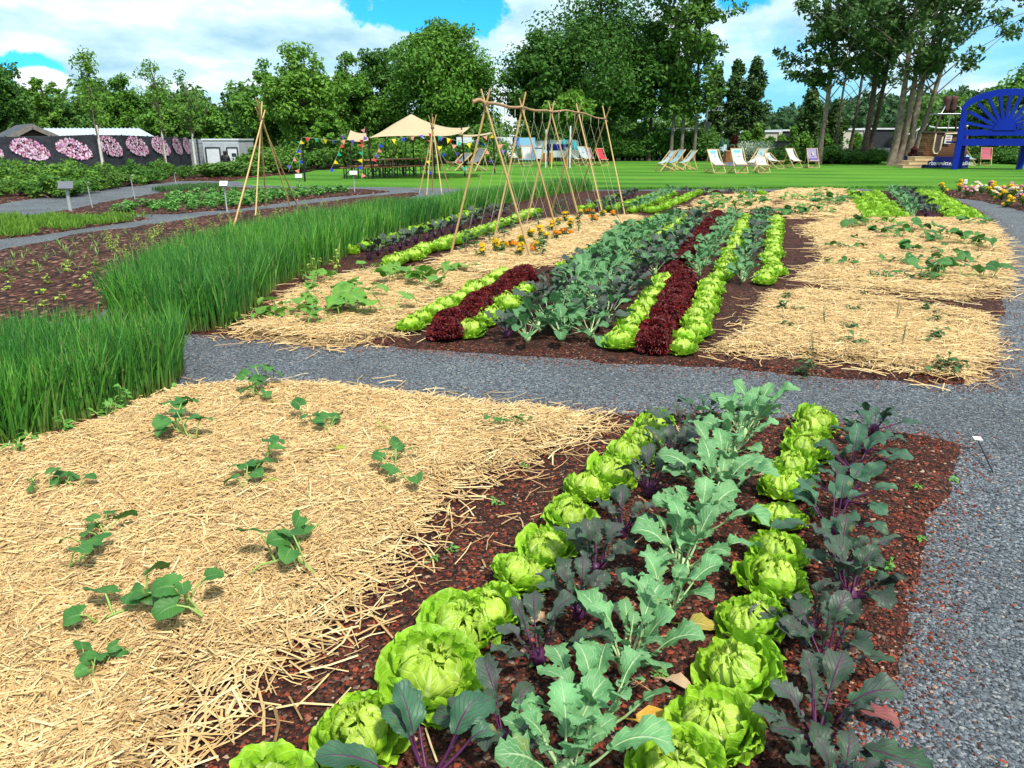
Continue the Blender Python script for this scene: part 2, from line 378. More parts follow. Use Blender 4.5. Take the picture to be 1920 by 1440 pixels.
# ================================================================== SCATTERS
def sample(poly, n, seed, falloff=None):
    r = np.random.default_rng(seed); p = np.array(poly); lo, hi = p.min(0), p.max(0); out = []; tot = 0
    while tot < n:
        q = lo + r.random((max(n, 2000), 2)) * (hi - lo)
        s = sdist(q[:, 0], q[:, 1], poly); k = s > 0
        if falloff: k &= r.random(len(q)) < falloff(q[:, 0], q[:, 1], s)
        out.append(q[k]); tot += k.sum()
        if len(out) > 400: break
    return np.vstack(out)[:n]
def straw_mb(X, Y, Z, L, W, seed, lift=.024, pitch=.09, az0=None, azs=None):
    r = np.random.default_rng(seed); n = len(X)
    az = r.random(n) * PI if az0 is None else az0 + r.normal(0, azs, n)
    Ln = L * r.uniform(.45, 1.25, n); Wn = W * r.uniform(.35, 1.45, n); pt = r.normal(0, pitch, n)
    d = np.stack([np.cos(az) * np.cos(pt), np.sin(az) * np.cos(pt), np.sin(pt)], -1)
    sd = np.stack([-np.sin(az), np.cos(az), np.zeros(n)], -1)
    c = np.stack([X, Y, Z + np.abs(np.sin(pt)) * Ln * .35 + r.random(n) ** 2 * lift], -1)
    up = np.array([0, 0, 1.0]) * (Wn * .4)[:, None]
    bend = np.array([0, 0, 1.0]) * (r.normal(0, .03, n) * Ln)[:, None] + sd * (r.normal(0, .05, n) * Ln)[:, None]
    V = np.zeros((n, 9, 3))
    for j, t in enumerate((-.5, 0, .5)):
        b = c + d * (Ln * t)[:, None] + (bend if t == 0 else 0)
        V[:, j*3] = b - sd * (Wn / 2)[:, None]; V[:, j*3+1] = b + up; V[:, j*3+2] = b + sd * (Wn / 2)[:, None]
    f = np.array([(0,1,4,3), (1,2,5,4), (3,4,7,6), (4,5,8,7)])
    F = (np.arange(n)[:, None, None] * 9 + f[None]).reshape(-1, 4)
    return MB().add(V.reshape(-1, 3), F)
def stones_mb(X, Y, Z, S, seed, fl=.6):
    r = np.random.default_rng(seed); n = len(X)
    b = np.array([(1,0,0), (0,1,0), (-1,0,0), (0,-1,0), (0,0,1), (0,0,-1)], float)
    V = b[None] * r.uniform(.55, 1.25, (n, 6, 1)) + r.normal(0, .22, (n, 6, 3))
    V[:, :, 2] *= fl
    a = r.random(n) * 2 * PI; ca, sa = np.cos(a), np.sin(a)
    x = V[:, :, 0] * ca[:, None] - V[:, :, 1] * sa[:, None]; y = V[:, :, 0] * sa[:, None] + V[:, :, 1] * ca[:, None]
    V = np.stack([x, y, V[:, :, 2]], -1) * S[:, None, None]
    V += np.stack([X, Y, Z], -1)[:, None]
    f = np.array([(0,1,4), (1,2,4), (2,3,4), (3,0,4), (1,0,5), (2,1,5), (3,2,5), (0,3,5)])
    return MB().add(V.reshape(-1, 3), (np.arange(n)[:, None, None] * 6 + f[None]).reshape(-1, 3))
def stuff(name, mb, mat, label, cat, smooth=False):
    return tag(mb.build(name, mat, smooth=smooth), label, cat, None, 'stuff')
# ------------------------------------------------------------------ straw patches
STRAWA = gp([(-60, 872), (100, 838), (250, 780), (330, 742), (450, 728), (600, 732), (800, 750), (1000, 774), (1085, 792), (1105, 808), (1060, 832), (1000, 866), (900, 905), (830, 935), (790, 985), (720, 1040), (690, 1090), (620, 1120), (640, 1150), (560, 1210), (480, 1240), (470, 1270), (360, 1310), (330, 1390), (290, 1440), (250, 1560)]) + [(-1.2, .7), (-2.2, .7), (-3.3, 2.2)]
STRAWB = [
 gp([(432, 632), (500, 585), (560, 545), (620, 527), (700, 512), (800, 514), (900, 522), (885, 545), (830, 578), (770, 615), (745, 640), (640, 655), (560, 648)]),
 gp([(800, 507), (850, 482), (930, 447), (1000, 422), (1060, 412), (1120, 408), (1190, 408), (1212, 418), (1150, 450), (1090, 482), (1020, 508), (900, 522)]),
 gp([(1500, 430), (1560, 416), (1700, 415), (1850, 416), (1882, 450), (1894, 500), (1892, 548), (1800, 570), (1700, 560), (1580, 548), (1490, 528), (1545, 490), (1530, 460)]),
 gp([(1440, 560), (1510, 552), (1600, 560), (1720, 580), (1850, 600), (1868, 650), (1862, 696), (1800, 718), (1700, 708), (1560, 684), (1400, 672), (1335, 668), (1400, 630), (1420, 600)]),
 gp([(1295, 395), (1325, 372), (1380, 369), (1432, 371), (1445, 390), (1410, 400), (1350, 402)]),
 gp([(1432, 368), (1475, 358), (1540, 357), (1600, 360), (1612, 385), (1625, 412), (1560, 414), (1475, 414), (1470, 395), (1458, 380)])]
SLAB = ['pale straw mulch spread under the young squash beside the tall rye', 'pale straw mulch under the bean poles and marigolds', 'wide pale straw mulch patch along the right-hand gravel path', 'pale straw mulch with small tomato seedlings in the right foreground of the middle bed', 'small far straw patch behind the dense kohlrabi block', 'far straw patch with bean seedlings in front of the lawn']
def straw_patch(poly, n, L, W, hfun, seed, label, cell, falloff=None, az0=None, azs=None):
    mat_o, mh = hfield('straw_patch', poly, cell, .055, .030, M_STRAWMAT, kind=None, rag=.09, mound=.22, sink=.03, seed=seed)
    tag(mat_o, label, 'straw', None, 'stuff')
    q = sample(poly, n, seed, falloff); x, y = q[:, 0], q[:, 1]
    z = np.maximum(mh(x, y), hfun(x, y)) + .006
    mb = straw_mb(x, y, z, L, W, seed + 1, az0=az0, azs=azs)
    ch = sample(poly, n // 2, seed + 3, falloff); mb.merge(straw_mb(ch[:, 0], ch[:, 1], np.maximum(mh(ch[:, 0], ch[:, 1]), hfun(ch[:, 0], ch[:, 1])) + .02, L * .4, W * .42, seed + 4, pitch=.2))
    # strays lying outside the patch
    p = np.array(poly); m = max(300, n // 40); r = np.random.default_rng(seed + 5); k = r.integers(0, len(p), m); t = r.random((m, 1))
    e = p[k] * (1 - t) + p[(k + 1) % len(p)] * t + r.normal(0, .11, (m, 2))
    mb.merge(straw_mb(e[:, 0], e[:, 1], np.maximum(hfun(e[:, 0], e[:, 1]), 0) + .012, L, W, seed + 7, lift=.012, pitch=.04))
    o = mb.build('straw', M_STRAW, mat_o)
    return mh
def fallA(x, y, s):
    d = np.hypot(x, y); e = np.clip(s / .12, .25, 1)
    bare = fbm(x * 2.1, y * 2.1, 77, 3); thin = np.clip((.73 - bare) / .10, .18, 1)
    return np.clip((3.4 / d) ** 1.1, 0, 1) * e * thin
near_straw_h = straw_patch(STRAWA, 88000, .15, .0060, near_h, 50, 'big pale straw patch with melon seedlings in the left foreground', .05, fallA)
def fallB(x, y, s):
    bare = fbm(x * 1.3, y * 1.3, 78, 3)
    return np.clip(s / .2, .3, 1) * np.clip((.72 - bare) / .10, .25, 1)
straw_h = []
for i, (pl, n, w) in enumerate(zip(STRAWB, (9000, 11000, 22000, 14000, 3000, 6000), (.0075, .009, .0095, .0075, .016, .016))):
    straw_h.append(straw_patch(pl, n, .2 if i in (0, 3) else .26, w, mid_h, 60 + i * 9, SLAB[i], .1, fallB))
# ------------------------------------------------------------------ stones
def soil_fall(x, y, s):
    return np.where(sdist(x, y, STRAWA) > .05, .0, 1) * np.clip((2.4 / np.hypot(x, y)) ** 1.3, 0, 1)
q = sample(NEARBED, 26000, 90, soil_fall); r = np.random.default_rng(91)
qc = q[:700]; stuff('soil_clods', stones_mb(qc[:, 0] + .02, qc[:, 1], near_h(qc[:, 0] + .02, qc[:, 1]), .009 + .014 * r.random(700) ** 2, 94, .7), plain('dark_clod', (.028,.014,.011), (.06,.026,.02), 30, .9, .6, 90), 'dark crumbly soil clods between the near vegetable rows', 'soil')
qs = sample(NEARBED, 260, 88, lambda x, y, s: np.where(sdist(x, y, STRAWA) > 0, 0, np.exp(-np.abs(sdist(x, y, STRAWA)) * 2.2))); stuff('stray_straw', straw_mb(qs[:, 0], qs[:, 1], near_h(qs[:, 0], qs[:, 1]) + .012, .13, .005, 89, lift=.01, pitch=.05), M_STRAW, 'single straw stalks strewn over the bare red soil', 'straw')
stuff('lava_gravel', stones_mb(q[:, 0], q[:, 1], near_h(q[:, 0], q[:, 1]) + .002, .004 + .0085 * r.random(len(q)) ** 2.2, 92), M_LAVA, 'reddish lava gravel strewn over the soil between the near vegetable rows', 'gravel')
RIGHTPATH = gp([(1560, 1600), (1600, 1440), (1700, 1279), (1725, 1172), (1745, 1084), (1748, 1000), (1785, 930), (1815, 836), (1700, 815), (1500, 782), (1112, 775), (700, 742), (340, 735), (340, 632), (900, 668), (1340, 698), (1825, 730), (1868, 715), (1960, 700), (2000, 1000), (2100, 1600)])
def chip_fall(x, y, s): return np.clip((2.6 / np.hypot(x, y)) ** 1.5, 0, 1)
q = sample(RIGHTPATH, 26000, 95, chip_fall)
stuff('slate_chips', stones_mb(q[:, 0], q[:, 1], np.full(len(q), .002), .004 + .006 * r.random(len(q)) ** 1.6, 96, .45), M_CHIP, 'loose grey slate chips covering the gravel path', 'gravel')
# stray lava along the bed edges, spilling on the path
for poly, n, sd_, nm in ((NEARBED, 6000, 97, 'nearest'), (MIDBED, 9000, 98, 'middle')):
    p = np.array(poly); k = r.integers(0, len(p), n); t = r.random((n, 1)); e = p[k] * (1 - t) + p[(k + 1) % len(p)] * t + np.where(r.random((n, 1)) < .6, r.normal(0, .07, (n, 2)), r.normal(0, .13, (n, 2)))
    stuff('lava_gravel', stones_mb(e[:, 0], e[:, 1], np.maximum((near_h if nm == 'nearest' else mid_h)(e[:, 0], e[:, 1]), 0) + .003, .004 + .006 * r.random(n) ** 2, sd_ + 10), M_LAVA, 'scattered red lava chips along the edge of the %s bed' % nm, 'gravel')
# ------------------------------------------------------------------ tall rye
def blades_mb(x, y, z, L, W, seed, segs=3, lean=.25, droop=.9, az0=None):
    r = np.random.default_rng(seed); n = len(x)
    az = r.random(n) * 2 * PI if az0 is None else az0 + r.normal(0, 1.0, n)
    l = L * r.uniform(.6, 1.15, n); w = W * r.uniform(.6, 1.3, n)
    th0 = np.abs(r.normal(0, lean, n)); dth = r.gamma(1.5, droop / 3, n)
    fa = az + PI / 2 + r.normal(0, .8, n)
    h = np.stack([np.cos(az), np.sin(az), np.zeros(n)], -1); side = np.stack([np.cos(fa), np.sin(fa), np.zeros(n)], -1)
    c = np.stack([x, y, z], -1); V = np.zeros((n, (segs + 1) * 2, 3)); U = np.zeros((n, (segs + 1) * 2, 2))
    prof = np.interp(np.linspace(0, 1, segs + 1), [0, .25, .6, 1], [.55, 1, .8, .06])
    for j in range(segs + 1):
        V[:, j*2] = c - side * (w * prof[j] / 2)[:, None]; V[:, j*2+1] = c + side * (w * prof[j] / 2)[:, None]
        U[:, j*2, 1] = U[:, j*2+1, 1] = j / segs; U[:, j*2+1, 0] = 1
        th = th0 + dth * ((j + .5) / segs) ** 1.8
        c = c + (h * np.sin(th)[:, None] + np.array([0, 0, 1.0]) * np.cos(th)[:, None]) * (l / segs)[:, None]
    f = np.array([(j*2, j*2+1, j*2+3, j*2+2) for j in range(segs)])
    F = (np.arange(n)[:, None, None] * (segs + 1) * 2 + f[None]).reshape(-1, 4)
    return MB().add(V.reshape(-1, 3), F, U.reshape(-1, 2))
def mat_rye():
    k = NT('rye_blades'); isl = k.n('NewGeometry').outputs['Random Per Island']
    c = k.ramp(isl, [(0, (.026,.13,.022)), (.3, (.065,.235,.030)), (.6, (.11,.335,.040)), (.85, (.18,.44,.055)), (.95, (.24,.48,.09)), (1, (.48,.44,.17))])
    v = k.n('SeparateXYZ', Vector=k.n('UVMap').outputs[0])
    patch = k.ramp(k.noise(.9, 3, k.pos()), [(.42, 0.0), (.62, 1.0)])
    c = k.mix(k.math('MULTIPLY', patch, .55), c, (.022,.135,.035))
    c = k.mix(k.ramp(v.outputs[1], [(0, .65), (.35, 0.0)]), c, (.20,.20,.055))
    return k.done(c, .5, None, .3, .35)
M_RYE = mat_rye()
RYEA = gp([(-60, 872), (30, 850), (110, 815), (190, 790), (250, 765), (322, 737), (345, 705), (335, 660)]) + [(-2.35, 4.95), (-3.2, 5.0), (-4.2, 5.0), (-4.2, 4)]
def rye(poly, n, L, W, seed, label, segs=3, nearpow=1.0):
    fo = (lambda x, y, s: np.clip(((p0 + .3) / np.hypot(x, y)) ** nearpow, 0, 1))
    p0 = np.hypot(*np.array(poly).T).min()
    q = sample(poly, n, seed, fo)
    hh = np.interp(np.hypot(q[:, 0], q[:, 1]), [3, 9, 14, 25], L) * (.86 + .3 * fbm(q[:, 0] * 1.1, q[:, 1] * 1.1, seed, 2))
    ww = np.interp(np.hypot(q[:, 0], q[:, 1]), [3, 9, 14, 25], W)
    mb = blades_mb(q[:, 0], q[:, 1], np.full(n, .02), hh, ww, seed + 1, segs, .15, .65)
    m = n // 3; q2 = q[:m] + .01
    st = blades_mb(q2[:, 0], q2[:, 1], np.full(m, .02), hh[:m] * .8, ww[:m] * .45, seed + 2, 2, .08, .15)
    mb.merge(st)
    # leaves arching out along the rim
    return stuff('rye_grass', mb, M_RYE, label, 'grass')
rye(RYEA, 14000, [.45, .45, .45, .45], [.0135, .0135, .0135, .0135], 120, 'tall green rye stand at the left edge of the near straw', 4)
RYEB = gp([(203, 612), (320, 632), (428, 622), (470, 590), (520, 545), (575, 515), (640, 492), (700, 458), (790, 428), (880, 402), (960, 384), (1040, 368), (1112, 359), (1085, 356), (990, 368), (900, 385), (800, 403), (680, 425), (560, 450), (450, 480), (340, 520), (250, 570)])
rye(RYEB, 42000, [.50, .51, .46, .41], [.0125, .0145, .018, .025], 130, 'long strip of tall green rye dividing the mulch beds from the vegetable rows', 3, .55)
# lime seedlings and low green carpet in the far left beds
q = sample(LIMEBED, 8500, 140)
M_LIME = island('lime_sprouts', [(.06,.16,.015), (.12,.26,.025), (.19,.34,.04), (.08,.2,.02)], .6, .3)
dens = fbm(q[:, 0] * .9, q[:, 1] * 1.6, 5, 3); q = q[dens > .40]
stuff('carrot_greens', blades_mb(q[:, 0], q[:, 1], np.full(len(q), .03), .15, .018, 141, 2, .5, .8), M_LIME, 'sparse lime-green sprouts covering the pointed bed at the far left', 'seedlings')
q = sample(gp([(285, 360), (330, 354), (390, 351), (428, 353), (400, 357), (340, 361)]), 3500, 143)
M_THYME = island('low_herbs', [(.04,.11,.03), (.07,.16,.045), (.1,.2,.06)], .7, .2)
stuff('low_herbs', blades_mb(q[:, 0], q[:, 1], np.full(len(q), .03), .16, .03, 144, 2, .5, .6), M_THYME, 'dull green herb carpet at the rear tip of the left mulch bed', 'herbs')
# lawn edge tufts
e = []
for a, b in zip(gp([(1115, 357), (1300, 356.5), (1500, 355.5)]), gp([(1300, 356.5), (1500, 355.5), (1760, 354.5)])):
    t = r.random((1200, 1)); e.append(np.array(a) * (1 - t) + np.array(b) * t + r.normal(0, .12, (1200, 2)) + [0, .25])
e = np.vstack(e)
M_TUFT = island('lawn_blades', [(.03,.13,.01), (.06,.2,.015), (.09,.26,.02)], .7, .3)
stuff('grass_edge', blades_mb(e[:, 0], e[:, 1], np.full(len(e), .02), .09, .016, 150, 2, .5, .5), M_TUFT, 'ragged grass edge where the lawn meets the far gravel strip', 'grass')
# ================================================================== LEAVES
def catm(pts, n):
    p = np.array([2 * np.array(pts[0]) - np.array(pts[1])] + list(pts) + [2 * np.array(pts[-1]) - np.array(pts[-2])], float)
    t = np.linspace(0, len(pts) - 1 - 1e-6, n); i = t.astype(int); f = (t - i)[:, None]
    a, b, c, d = p[i], p[i+1], p[i+2], p[i+3]
    return .5 * (2 * b + (c - a) * f + (2 * a - 5 * b + 4 * c - d) * f ** 2 + (3 * b - a - 3 * c + d) * f ** 3)
def rev_leaf(mb, prof, phi0, w0, ns, nt, ruf, rf, rng, sc, puck=.012, tipw=.74, jag=0):
    S = np.linspace(0, 1, ns); T = np.linspace(-1, 1, nt)
    s, t = np.meshgrid(S, T, indexing='ij')
    tab = catm(prof, 60)
    tab = tab * (1 + rng.normal(0, .05)); tab[:, 1] *= 1 + rng.normal(0, .07)
    se = np.clip(s * (1 - .13 * t ** 2 - jag * rng.random(s.shape) * s ** 3), 0, 1)
    ri = np.interp(se, np.linspace(0, 1, 60), tab[:, 0]); zi = np.interp(se, np.linspace(0, 1, 60), tab[:, 1])
    ds = .03
    r2 = np.interp(np.clip(se + ds, 0, 1), np.linspace(0, 1, 60), tab[:, 0]); z2 = np.interp(np.clip(se + ds, 0, 1), np.linspace(0, 1, 60), tab[:, 1])
    r1 = np.interp(np.clip(se - ds, 0, 1), np.linspace(0, 1, 60), tab[:, 0]); z1 = np.interp(np.clip(se - ds, 0, 1), np.linspace(0, 1, 60), tab[:, 1])
    tr, tz = r2 - r1, z2 - z1; L = np.hypot(tr, tz) + 1e-6; nr, nz = tz / L, -tr / L
    w = w0 * np.sqrt(np.clip(1 - ((s - .56) / .5) ** 2, .06, 1))
    w = np.where(s > .56, w0 * (tipw + (1 - tipw) * np.sqrt(np.clip(1 - ((s - .56) / .46) ** 2, 0, 1))), w)
    phi = phi0 + t * w + rng.normal(0, .03)
    p1, p2, p3 = rng.random(3) * 6.3
    ed = np.maximum(s ** 3, np.abs(t) ** 3 * s)
    d = ruf * ed * (np.sin(rf * t + 2.2 * s + p1) + .55 * np.sin(rf * 2.1 * t + p2 + 5 * s) + .3 * np.sin(rf * 3.7 * t + p3))
    d += puck * (fbm(phi * 7 + p1 * 9, se * 8 + p2 * 5, 3, 3) - .5) * 2 * np.minimum(1, s * 3)
    d -= .03 * (1 - np.abs(t)) ** 3 * s          # sunken midrib
    rr = ri + d * nr; zz = zi + d * nz + rng.normal(0, .012)
    V = np.stack([rr * np.cos(phi), rr * np.sin(phi), zz], -1).reshape(-1, 3) * sc
    ii = np.arange(ns * nt).reshape(ns, nt)
    F = np.stack([ii[:-1, :-1], ii[:-1, 1:], ii[1:, 1:], ii[1:, :-1]], -1).reshape(-1, 4)
    return mb.add(V, F, np.stack([t.ravel() * .5 + .5, s.ravel()], -1))
def lettuce_meshes(seed, lod, sc=.148):
    rng = np.random.default_rng(seed)
    ns, nt = {0: (14, 19), 1: (8, 11), 2: (5, 7)}[lod]
    out = MB(); hr = MB(); a0 = rng.random() * 6
    op = rng.uniform(-.06, .1)
    L1 = [(.08,.03), (.42,.06), (.82,.18 + op), (1.03,.32 + op), (1.10,.36 + op)]
    L2 = [(.08,.04), (.44,.13), (.80,.34), (.98,.56 + op), (1.06,.60 + op)]
    L3 = [(.08,.06), (.44,.18), (.70,.44), (.78,.70), (.76,.84)]
    n1, n2, n3 = (6, 6, 5) if lod < 2 else (5, 5, 4)
    for i in range(n1): rev_leaf(out, L1, a0 + i * 2 * PI / n1 + rng.normal(0, .18), .68, ns, nt, .08, 5.5, rng, sc, .04)
    for i in range(n2): rev_leaf(out, L2, a0 + .5 + i * 2 * PI / n2 + rng.normal(0, .2), .66, ns, nt, .08, 5.5, rng, sc, .045)
    for i in range(n3): rev_leaf(out, L3, a0 + .2 + i * 2 * PI / n3 + rng.normal(0, .3), .66, ns, nt, .075, 5.5, rng, sc, .05)
    H1 = [(.05,.1), (.40,.2), (.60,.45), (.58,.70), (.42,.87), (.24,.92)]
    H2 = [(.05,.3), (.34,.42), (.44,.64), (.34,.83), (.16,.92), (.0,.93)]
    for i in range(5): rev_leaf(hr, H1, a0 + .9 + i * 2 * PI / 5 + rng.normal(0, .35), .78, ns, nt, .08, 6.5, rng, sc, .05)
    if lod < 2:
        for i in range(3): rev_leaf(hr, H2, a0 + i * 2.3 + rng.normal(0, .3), 1.1, ns, nt, .06, 5, rng, sc * (1 - .05 * i), .05)
    for i in range(3 if lod < 2 else 2): rev_leaf(hr, [(.02,.6), (.22 + .06 * i,.74), (.25 + .06 * i,.88), (.17 + .06 * i,.97)], a0 + i * 2.1 + rng.normal(0, .3), .7, ns, nt, .09, 7, rng, sc, .04)
    return out, hr
M_LET = veined('lettuce_leaf', (.22,.46,.020), (.36,.62,.034), (.54,.74,.14), 6, .42, .30, .05, .5, 16, (.36,.60,.04))
M_LETH = veined('lettuce_heart', (.36,.58,.05), (.52,.70,.09), (.70,.82,.30), 6, .42, .30, .06, .6, 16, (.50,.66,.06))
def var(fn, seeds): return [fn(s) for s in seeds]
def mk_lettuce(lod):
    def f(s):
        a, b = lettuce_meshes(s, lod)
        if lod == 2:
            m = MB(); m.merge(a); m.merge(b)
            return ('lettuce', m.mesh('lettuce', M_LET, True))
        return ('lettuce', [('outer_leaves', a.mesh('outer_leaves', M_LET, True)), ('heart', b.mesh('heart', M_LETH, True))])
    return f
LET0, LET1, LET2 = var(mk_lettuce(0), (1, 2, 3, 4, 5)), var(mk_lettuce(1), (11, 12, 13, 14)), var(mk_lettuce(2), (21, 22, 23))
# red lollo lettuce: dense dome of frilled leaves
M_RED = island('red_frills', [(.04,.004,.006), (.11,.008,.011), (.20,.014,.016), (.07,.005,.008), (.25,.026,.022)], .5, .15, .35)
def mk_red(s):
    rng = np.random.default_rng(s); m = MB()
    for k, (n, pr, w) in enumerate([(11, [(.1,.02), (.6,.08), (1.0,.22), (1.1,.3)], .42), (11, [(.1,.1), (.55,.25), (.88,.52), (1.0,.62)], .4), (10, [(.1,.2), (.4,.45), (.68,.8), (.78,.9)], .42), (8, [(.08,.3), (.28,.6), (.45,.95), (.5,1.08)], .5), (5, [(.03,.4), (.12,.8), (.2,1.05), (.22,1.14)], .7)]):
        for i in range(n):
            rev_leaf(m, pr, rng.random() * .5 + i * 2 * PI / n, w, 6, 19, .13, 13, rng, .145, .05, .8, .12)
    # loose curls over the crown
    for i in range(1100):
        th = rng.random() * 2 * PI; ph = rng.random() ** .6 * 1.35
        d = np.array([math.sin(ph) * math.cos(th), math.sin(ph) * math.sin(th), math.cos(ph)])
        c = d * np.array([1.02, 1.02, 1.08]) * .145 * rng.uniform(.86, 1.05) + [0, 0, .015]
        a = np.cross(d, rng.normal(size=3)); a /= np.linalg.norm(a); b = np.cross(d, a); q = .0085 * rng.uniform(.6, 1.5)
        V = [c - a * q, c + b * q * .5 + d * q * .8, c + a * q, c - b * q * .6 + d * q * .2]
        m.add(V, [(0, 1, 2, 3)])
    return ('red_lettuce', m.mesh('red_lettuce', M_RED, False))
RED = var(mk_red, (31, 32, 33))
# ------------------------------------------------------------------ blades on a stalk
def blade(mb, base, L, W, az, e0, e1, ns, nt, teeth, fold, wave, rng, kind='kohl', roll=0.0):
    S = np.linspace(0, 1, ns); T = np.linspace(-1, 1, nt)
    if kind == 'kohl':
        prof = np.interp(S, [0, .10, .18, .24, .45, .7, .88, 1], [.14, .34, .42, .62, 1.0, .93, .6, .10])
    elif kind == 'squash':
        prof = np.interp(S, [0, .1, .3, .55, .8, .93, 1], [.62, .9, 1.0, .96, .66, .36, .06])
    elif kind == 'cab':
        prof = np.interp(S, [0, .12, .35, .65, .88, 1], [.22, .55, .92, 1.0, .7, .3])
    else:
        prof = np.interp(S, [0, .15, .4, .7, 1], [.1, .7, 1, .7, .04])
    tt = np.array([(1 if i % 2 else -1) for i in range(ns)]) * teeth * rng.uniform(.3, 1.5, ns)
    tt[0] = tt[-1] = 0
    e = e0 + (e1 - e0) * S ** 1.3
    hd = np.array([math.cos(az), math.sin(az), 0]); sd0 = np.array([-math.sin(az), math.cos(az), 0])
    cl = np.zeros((ns, 3)); cl[0] = base
    for i in range(1, ns):
        cl[i] = cl[i-1] + (hd * math.cos(e[i]) + np.array([0, 0, math.sin(e[i])])) * L / (ns - 1)
    p1, p2 = rng.random(2) * 6.3
    V = np.zeros((ns, nt, 3)); wd = W / 2 * prof * (1 + tt); wd2 = W / 2 * prof * (1 - tt * rng.uniform(.3, 1))
    for i in range(ns):
        fw = hd * math.cos(e[i]) + np.array([0, 0, math.sin(e[i])]); nm0 = -hd * math.sin(e[i]) + np.array([0, 0, math.cos(e[i])])
        sd = sd0 * math.cos(roll) + nm0 * math.sin(roll); nm = nm0 * math.cos(roll) - sd0 * math.sin(roll)
        w = np.where(T < 0, wd[i], wd2[i])
        off = fold * np.abs(T) * w + wave * W * np.abs(T) ** 1.6 * (np.sin(9 * S[i] + p1 + 2.5 * np.sign(T)) + .5 * np.sin(19 * S[i] + p2 * np.sign(T))) + .012 * (rng.random(nt) - .5) * W
        back = 0
        if kind == 'squash': back = -.26 * L * np.abs(T) ** 1.4 * (1 - S[i]) ** 1.5
        V[i] = cl[i] + sd * (T * w)[:, None] + nm * off[:, None] + fw * (back if np.isscalar(back) else back[:, None])
    ii = np.arange(ns * nt).reshape(ns, nt)
    F = np.stack([ii[:-1, :-1], ii[:-1, 1:], ii[1:, 1:], ii[1:, :-1]], -1).reshape(-1, 4)
    U = np.stack(np.meshgrid(T * .5 + .5, S), -1).reshape(-1, 2)
    mb.add(V.reshape(-1, 3), F, U)
    return cl
M_KG = veined('kohlrabi_leaf', (.085,.245,.080), (.155,.35,.14), (.45,.58,.34), 7, .5, .22, .03, .8, 11)
M_KGS = plain('kohlrabi_stalk', (.33,.48,.20), (.45,.56,.30), 20, .5)
M_KP = veined('purple_kohlrabi_leaf', (.034,.098,.042), (.066,.076,.066), (.12,.024,.085), 7, .5, .16, .03, .8, 7)
M_KPS = plain('purple_stalk', (.060,.014,.055), (.10,.022,.080), 20, .45)
M_KC = veined('cabbage_green_leaf', (.050,.165,.056), (.092,.25,.085), (.28,.43,.19), 7, .5, .2, .03, .7, 9)
M_KD = veined('dark_kale_leaf', (.025,.092,.045), (.050,.145,.070), (.13,.04,.11), 7, .5, .14, .03, .7, 9)
def mk_kohl(lod, leafmat, stalkmat, name, kind='kohl', nl=12, up=1.0, size=1.0):
    def f(s):
        rng = np.random.default_rng(s); lv = MB(); st = MB(); bl = MB()
        ns, nt = {0: (17, 9), 1: (10, 5), 2: (6, 3)}[lod]
        bl.lathe([(.0, .0), (.012, .005), (.028, .026), (.035, .05), (.030, .078), (.018, .098), (0, .104)], 12 if lod < 2 else 6)
        a = rng.random() * 6
        for i in range(nl + rng.integers(-1, 2)):
            a += 2.4 + rng.normal(0, .25); fr = i / nl
            e = (R(34) + R(42) * fr if kind == 'kohl' else R(14) + R(58) * fr) * up + rng.normal(0, .13)
            pl = rng.uniform(.09, .16) * (1.05 - .35 * fr) * size
            b0 = np.array([.034 * math.cos(a), .034 * math.sin(a), .06 + .04 * fr])
            hd = np.array([math.cos(a), math.sin(a), 0])
            b1 = b0 + (hd * math.cos(e) + np.array([0, 0, math.sin(e)])) * pl * .5
            b2 = b1 + (hd * math.cos(e + .15) + np.array([0, 0, math.sin(e + .15)])) * pl * .5
            st.tube([b0, b1, b2], [.0055, .0045, .0035], 5 if lod < 2 else 4)
            L = rng.uniform(.10, .225) * (1.0 - .35 * fr) * size
            cl = blade(lv, b2, L, L * rng.uniform(.50, .68), a + rng.normal(0, .2), e + .15, e - rng.uniform(.5, 1.5), ns, nt, .19 if kind == 'kohl' else .06, rng.uniform(.05, .4), .12 if kind == 'kohl' else .09, rng, kind, rng.normal(0, .25))
            if lod < 2 and kind == 'kohl':
                for q in (.35, .7):      # small lobes on the stalk
                    c = b1 * (1 - q) + b2 * q
                    for sg in (-1, 1):
                        if rng.random() < .6: blade(lv, c, .032 * size, .026 * size, a + sg * 1.2, e * .6, e * .3, 4, 3, 0, .1, .05, rng, 'oval')
            if lod < 2: st.tube([c + np.array([0, 0, .0008]) for c in cl[:int(ns * .55):2]], [.003 - .0022 * k / max(1, len(cl[:int(ns * .55):2])) for k in range(len(cl[:int(ns * .55):2]))], 4)
        return (name, [('bulb', bl.mesh('bulb', stalkmat, True)), ('stalks', st.mesh('stalks', stalkmat, True)), ('leaves', lv.mesh('leaves', leafmat, True))])
    return f
KG0 = var(mk_kohl(0, M_KG, M_KGS, 'green_kohlrabi'), (41, 42, 43, 44)); KG1 = var(mk_kohl(1, M_KC, M_KGS, 'green_kohlrabi', 'kohl', 11), (45, 46, 47))
KP0 = var(mk_kohl(0, M_KP, M_KPS, 'purple_kohlrabi'), (51, 52, 53, 54)); KP1 = var(mk_kohl(1, M_KP, M_KPS, 'purple_kohlrabi', 'kohl', 10), (55, 56, 57))
KD0 = var(mk_kohl(0, M_KD, M_KPS, 'purple_kohlrabi', 'cab', 10, .95, 1.0), (58, 59))
KC1 = var(mk_kohl(1, M_KC, M_KGS, 'green_kohlrabi', 'cab', 12, .95, 1.08), (61, 62, 63))
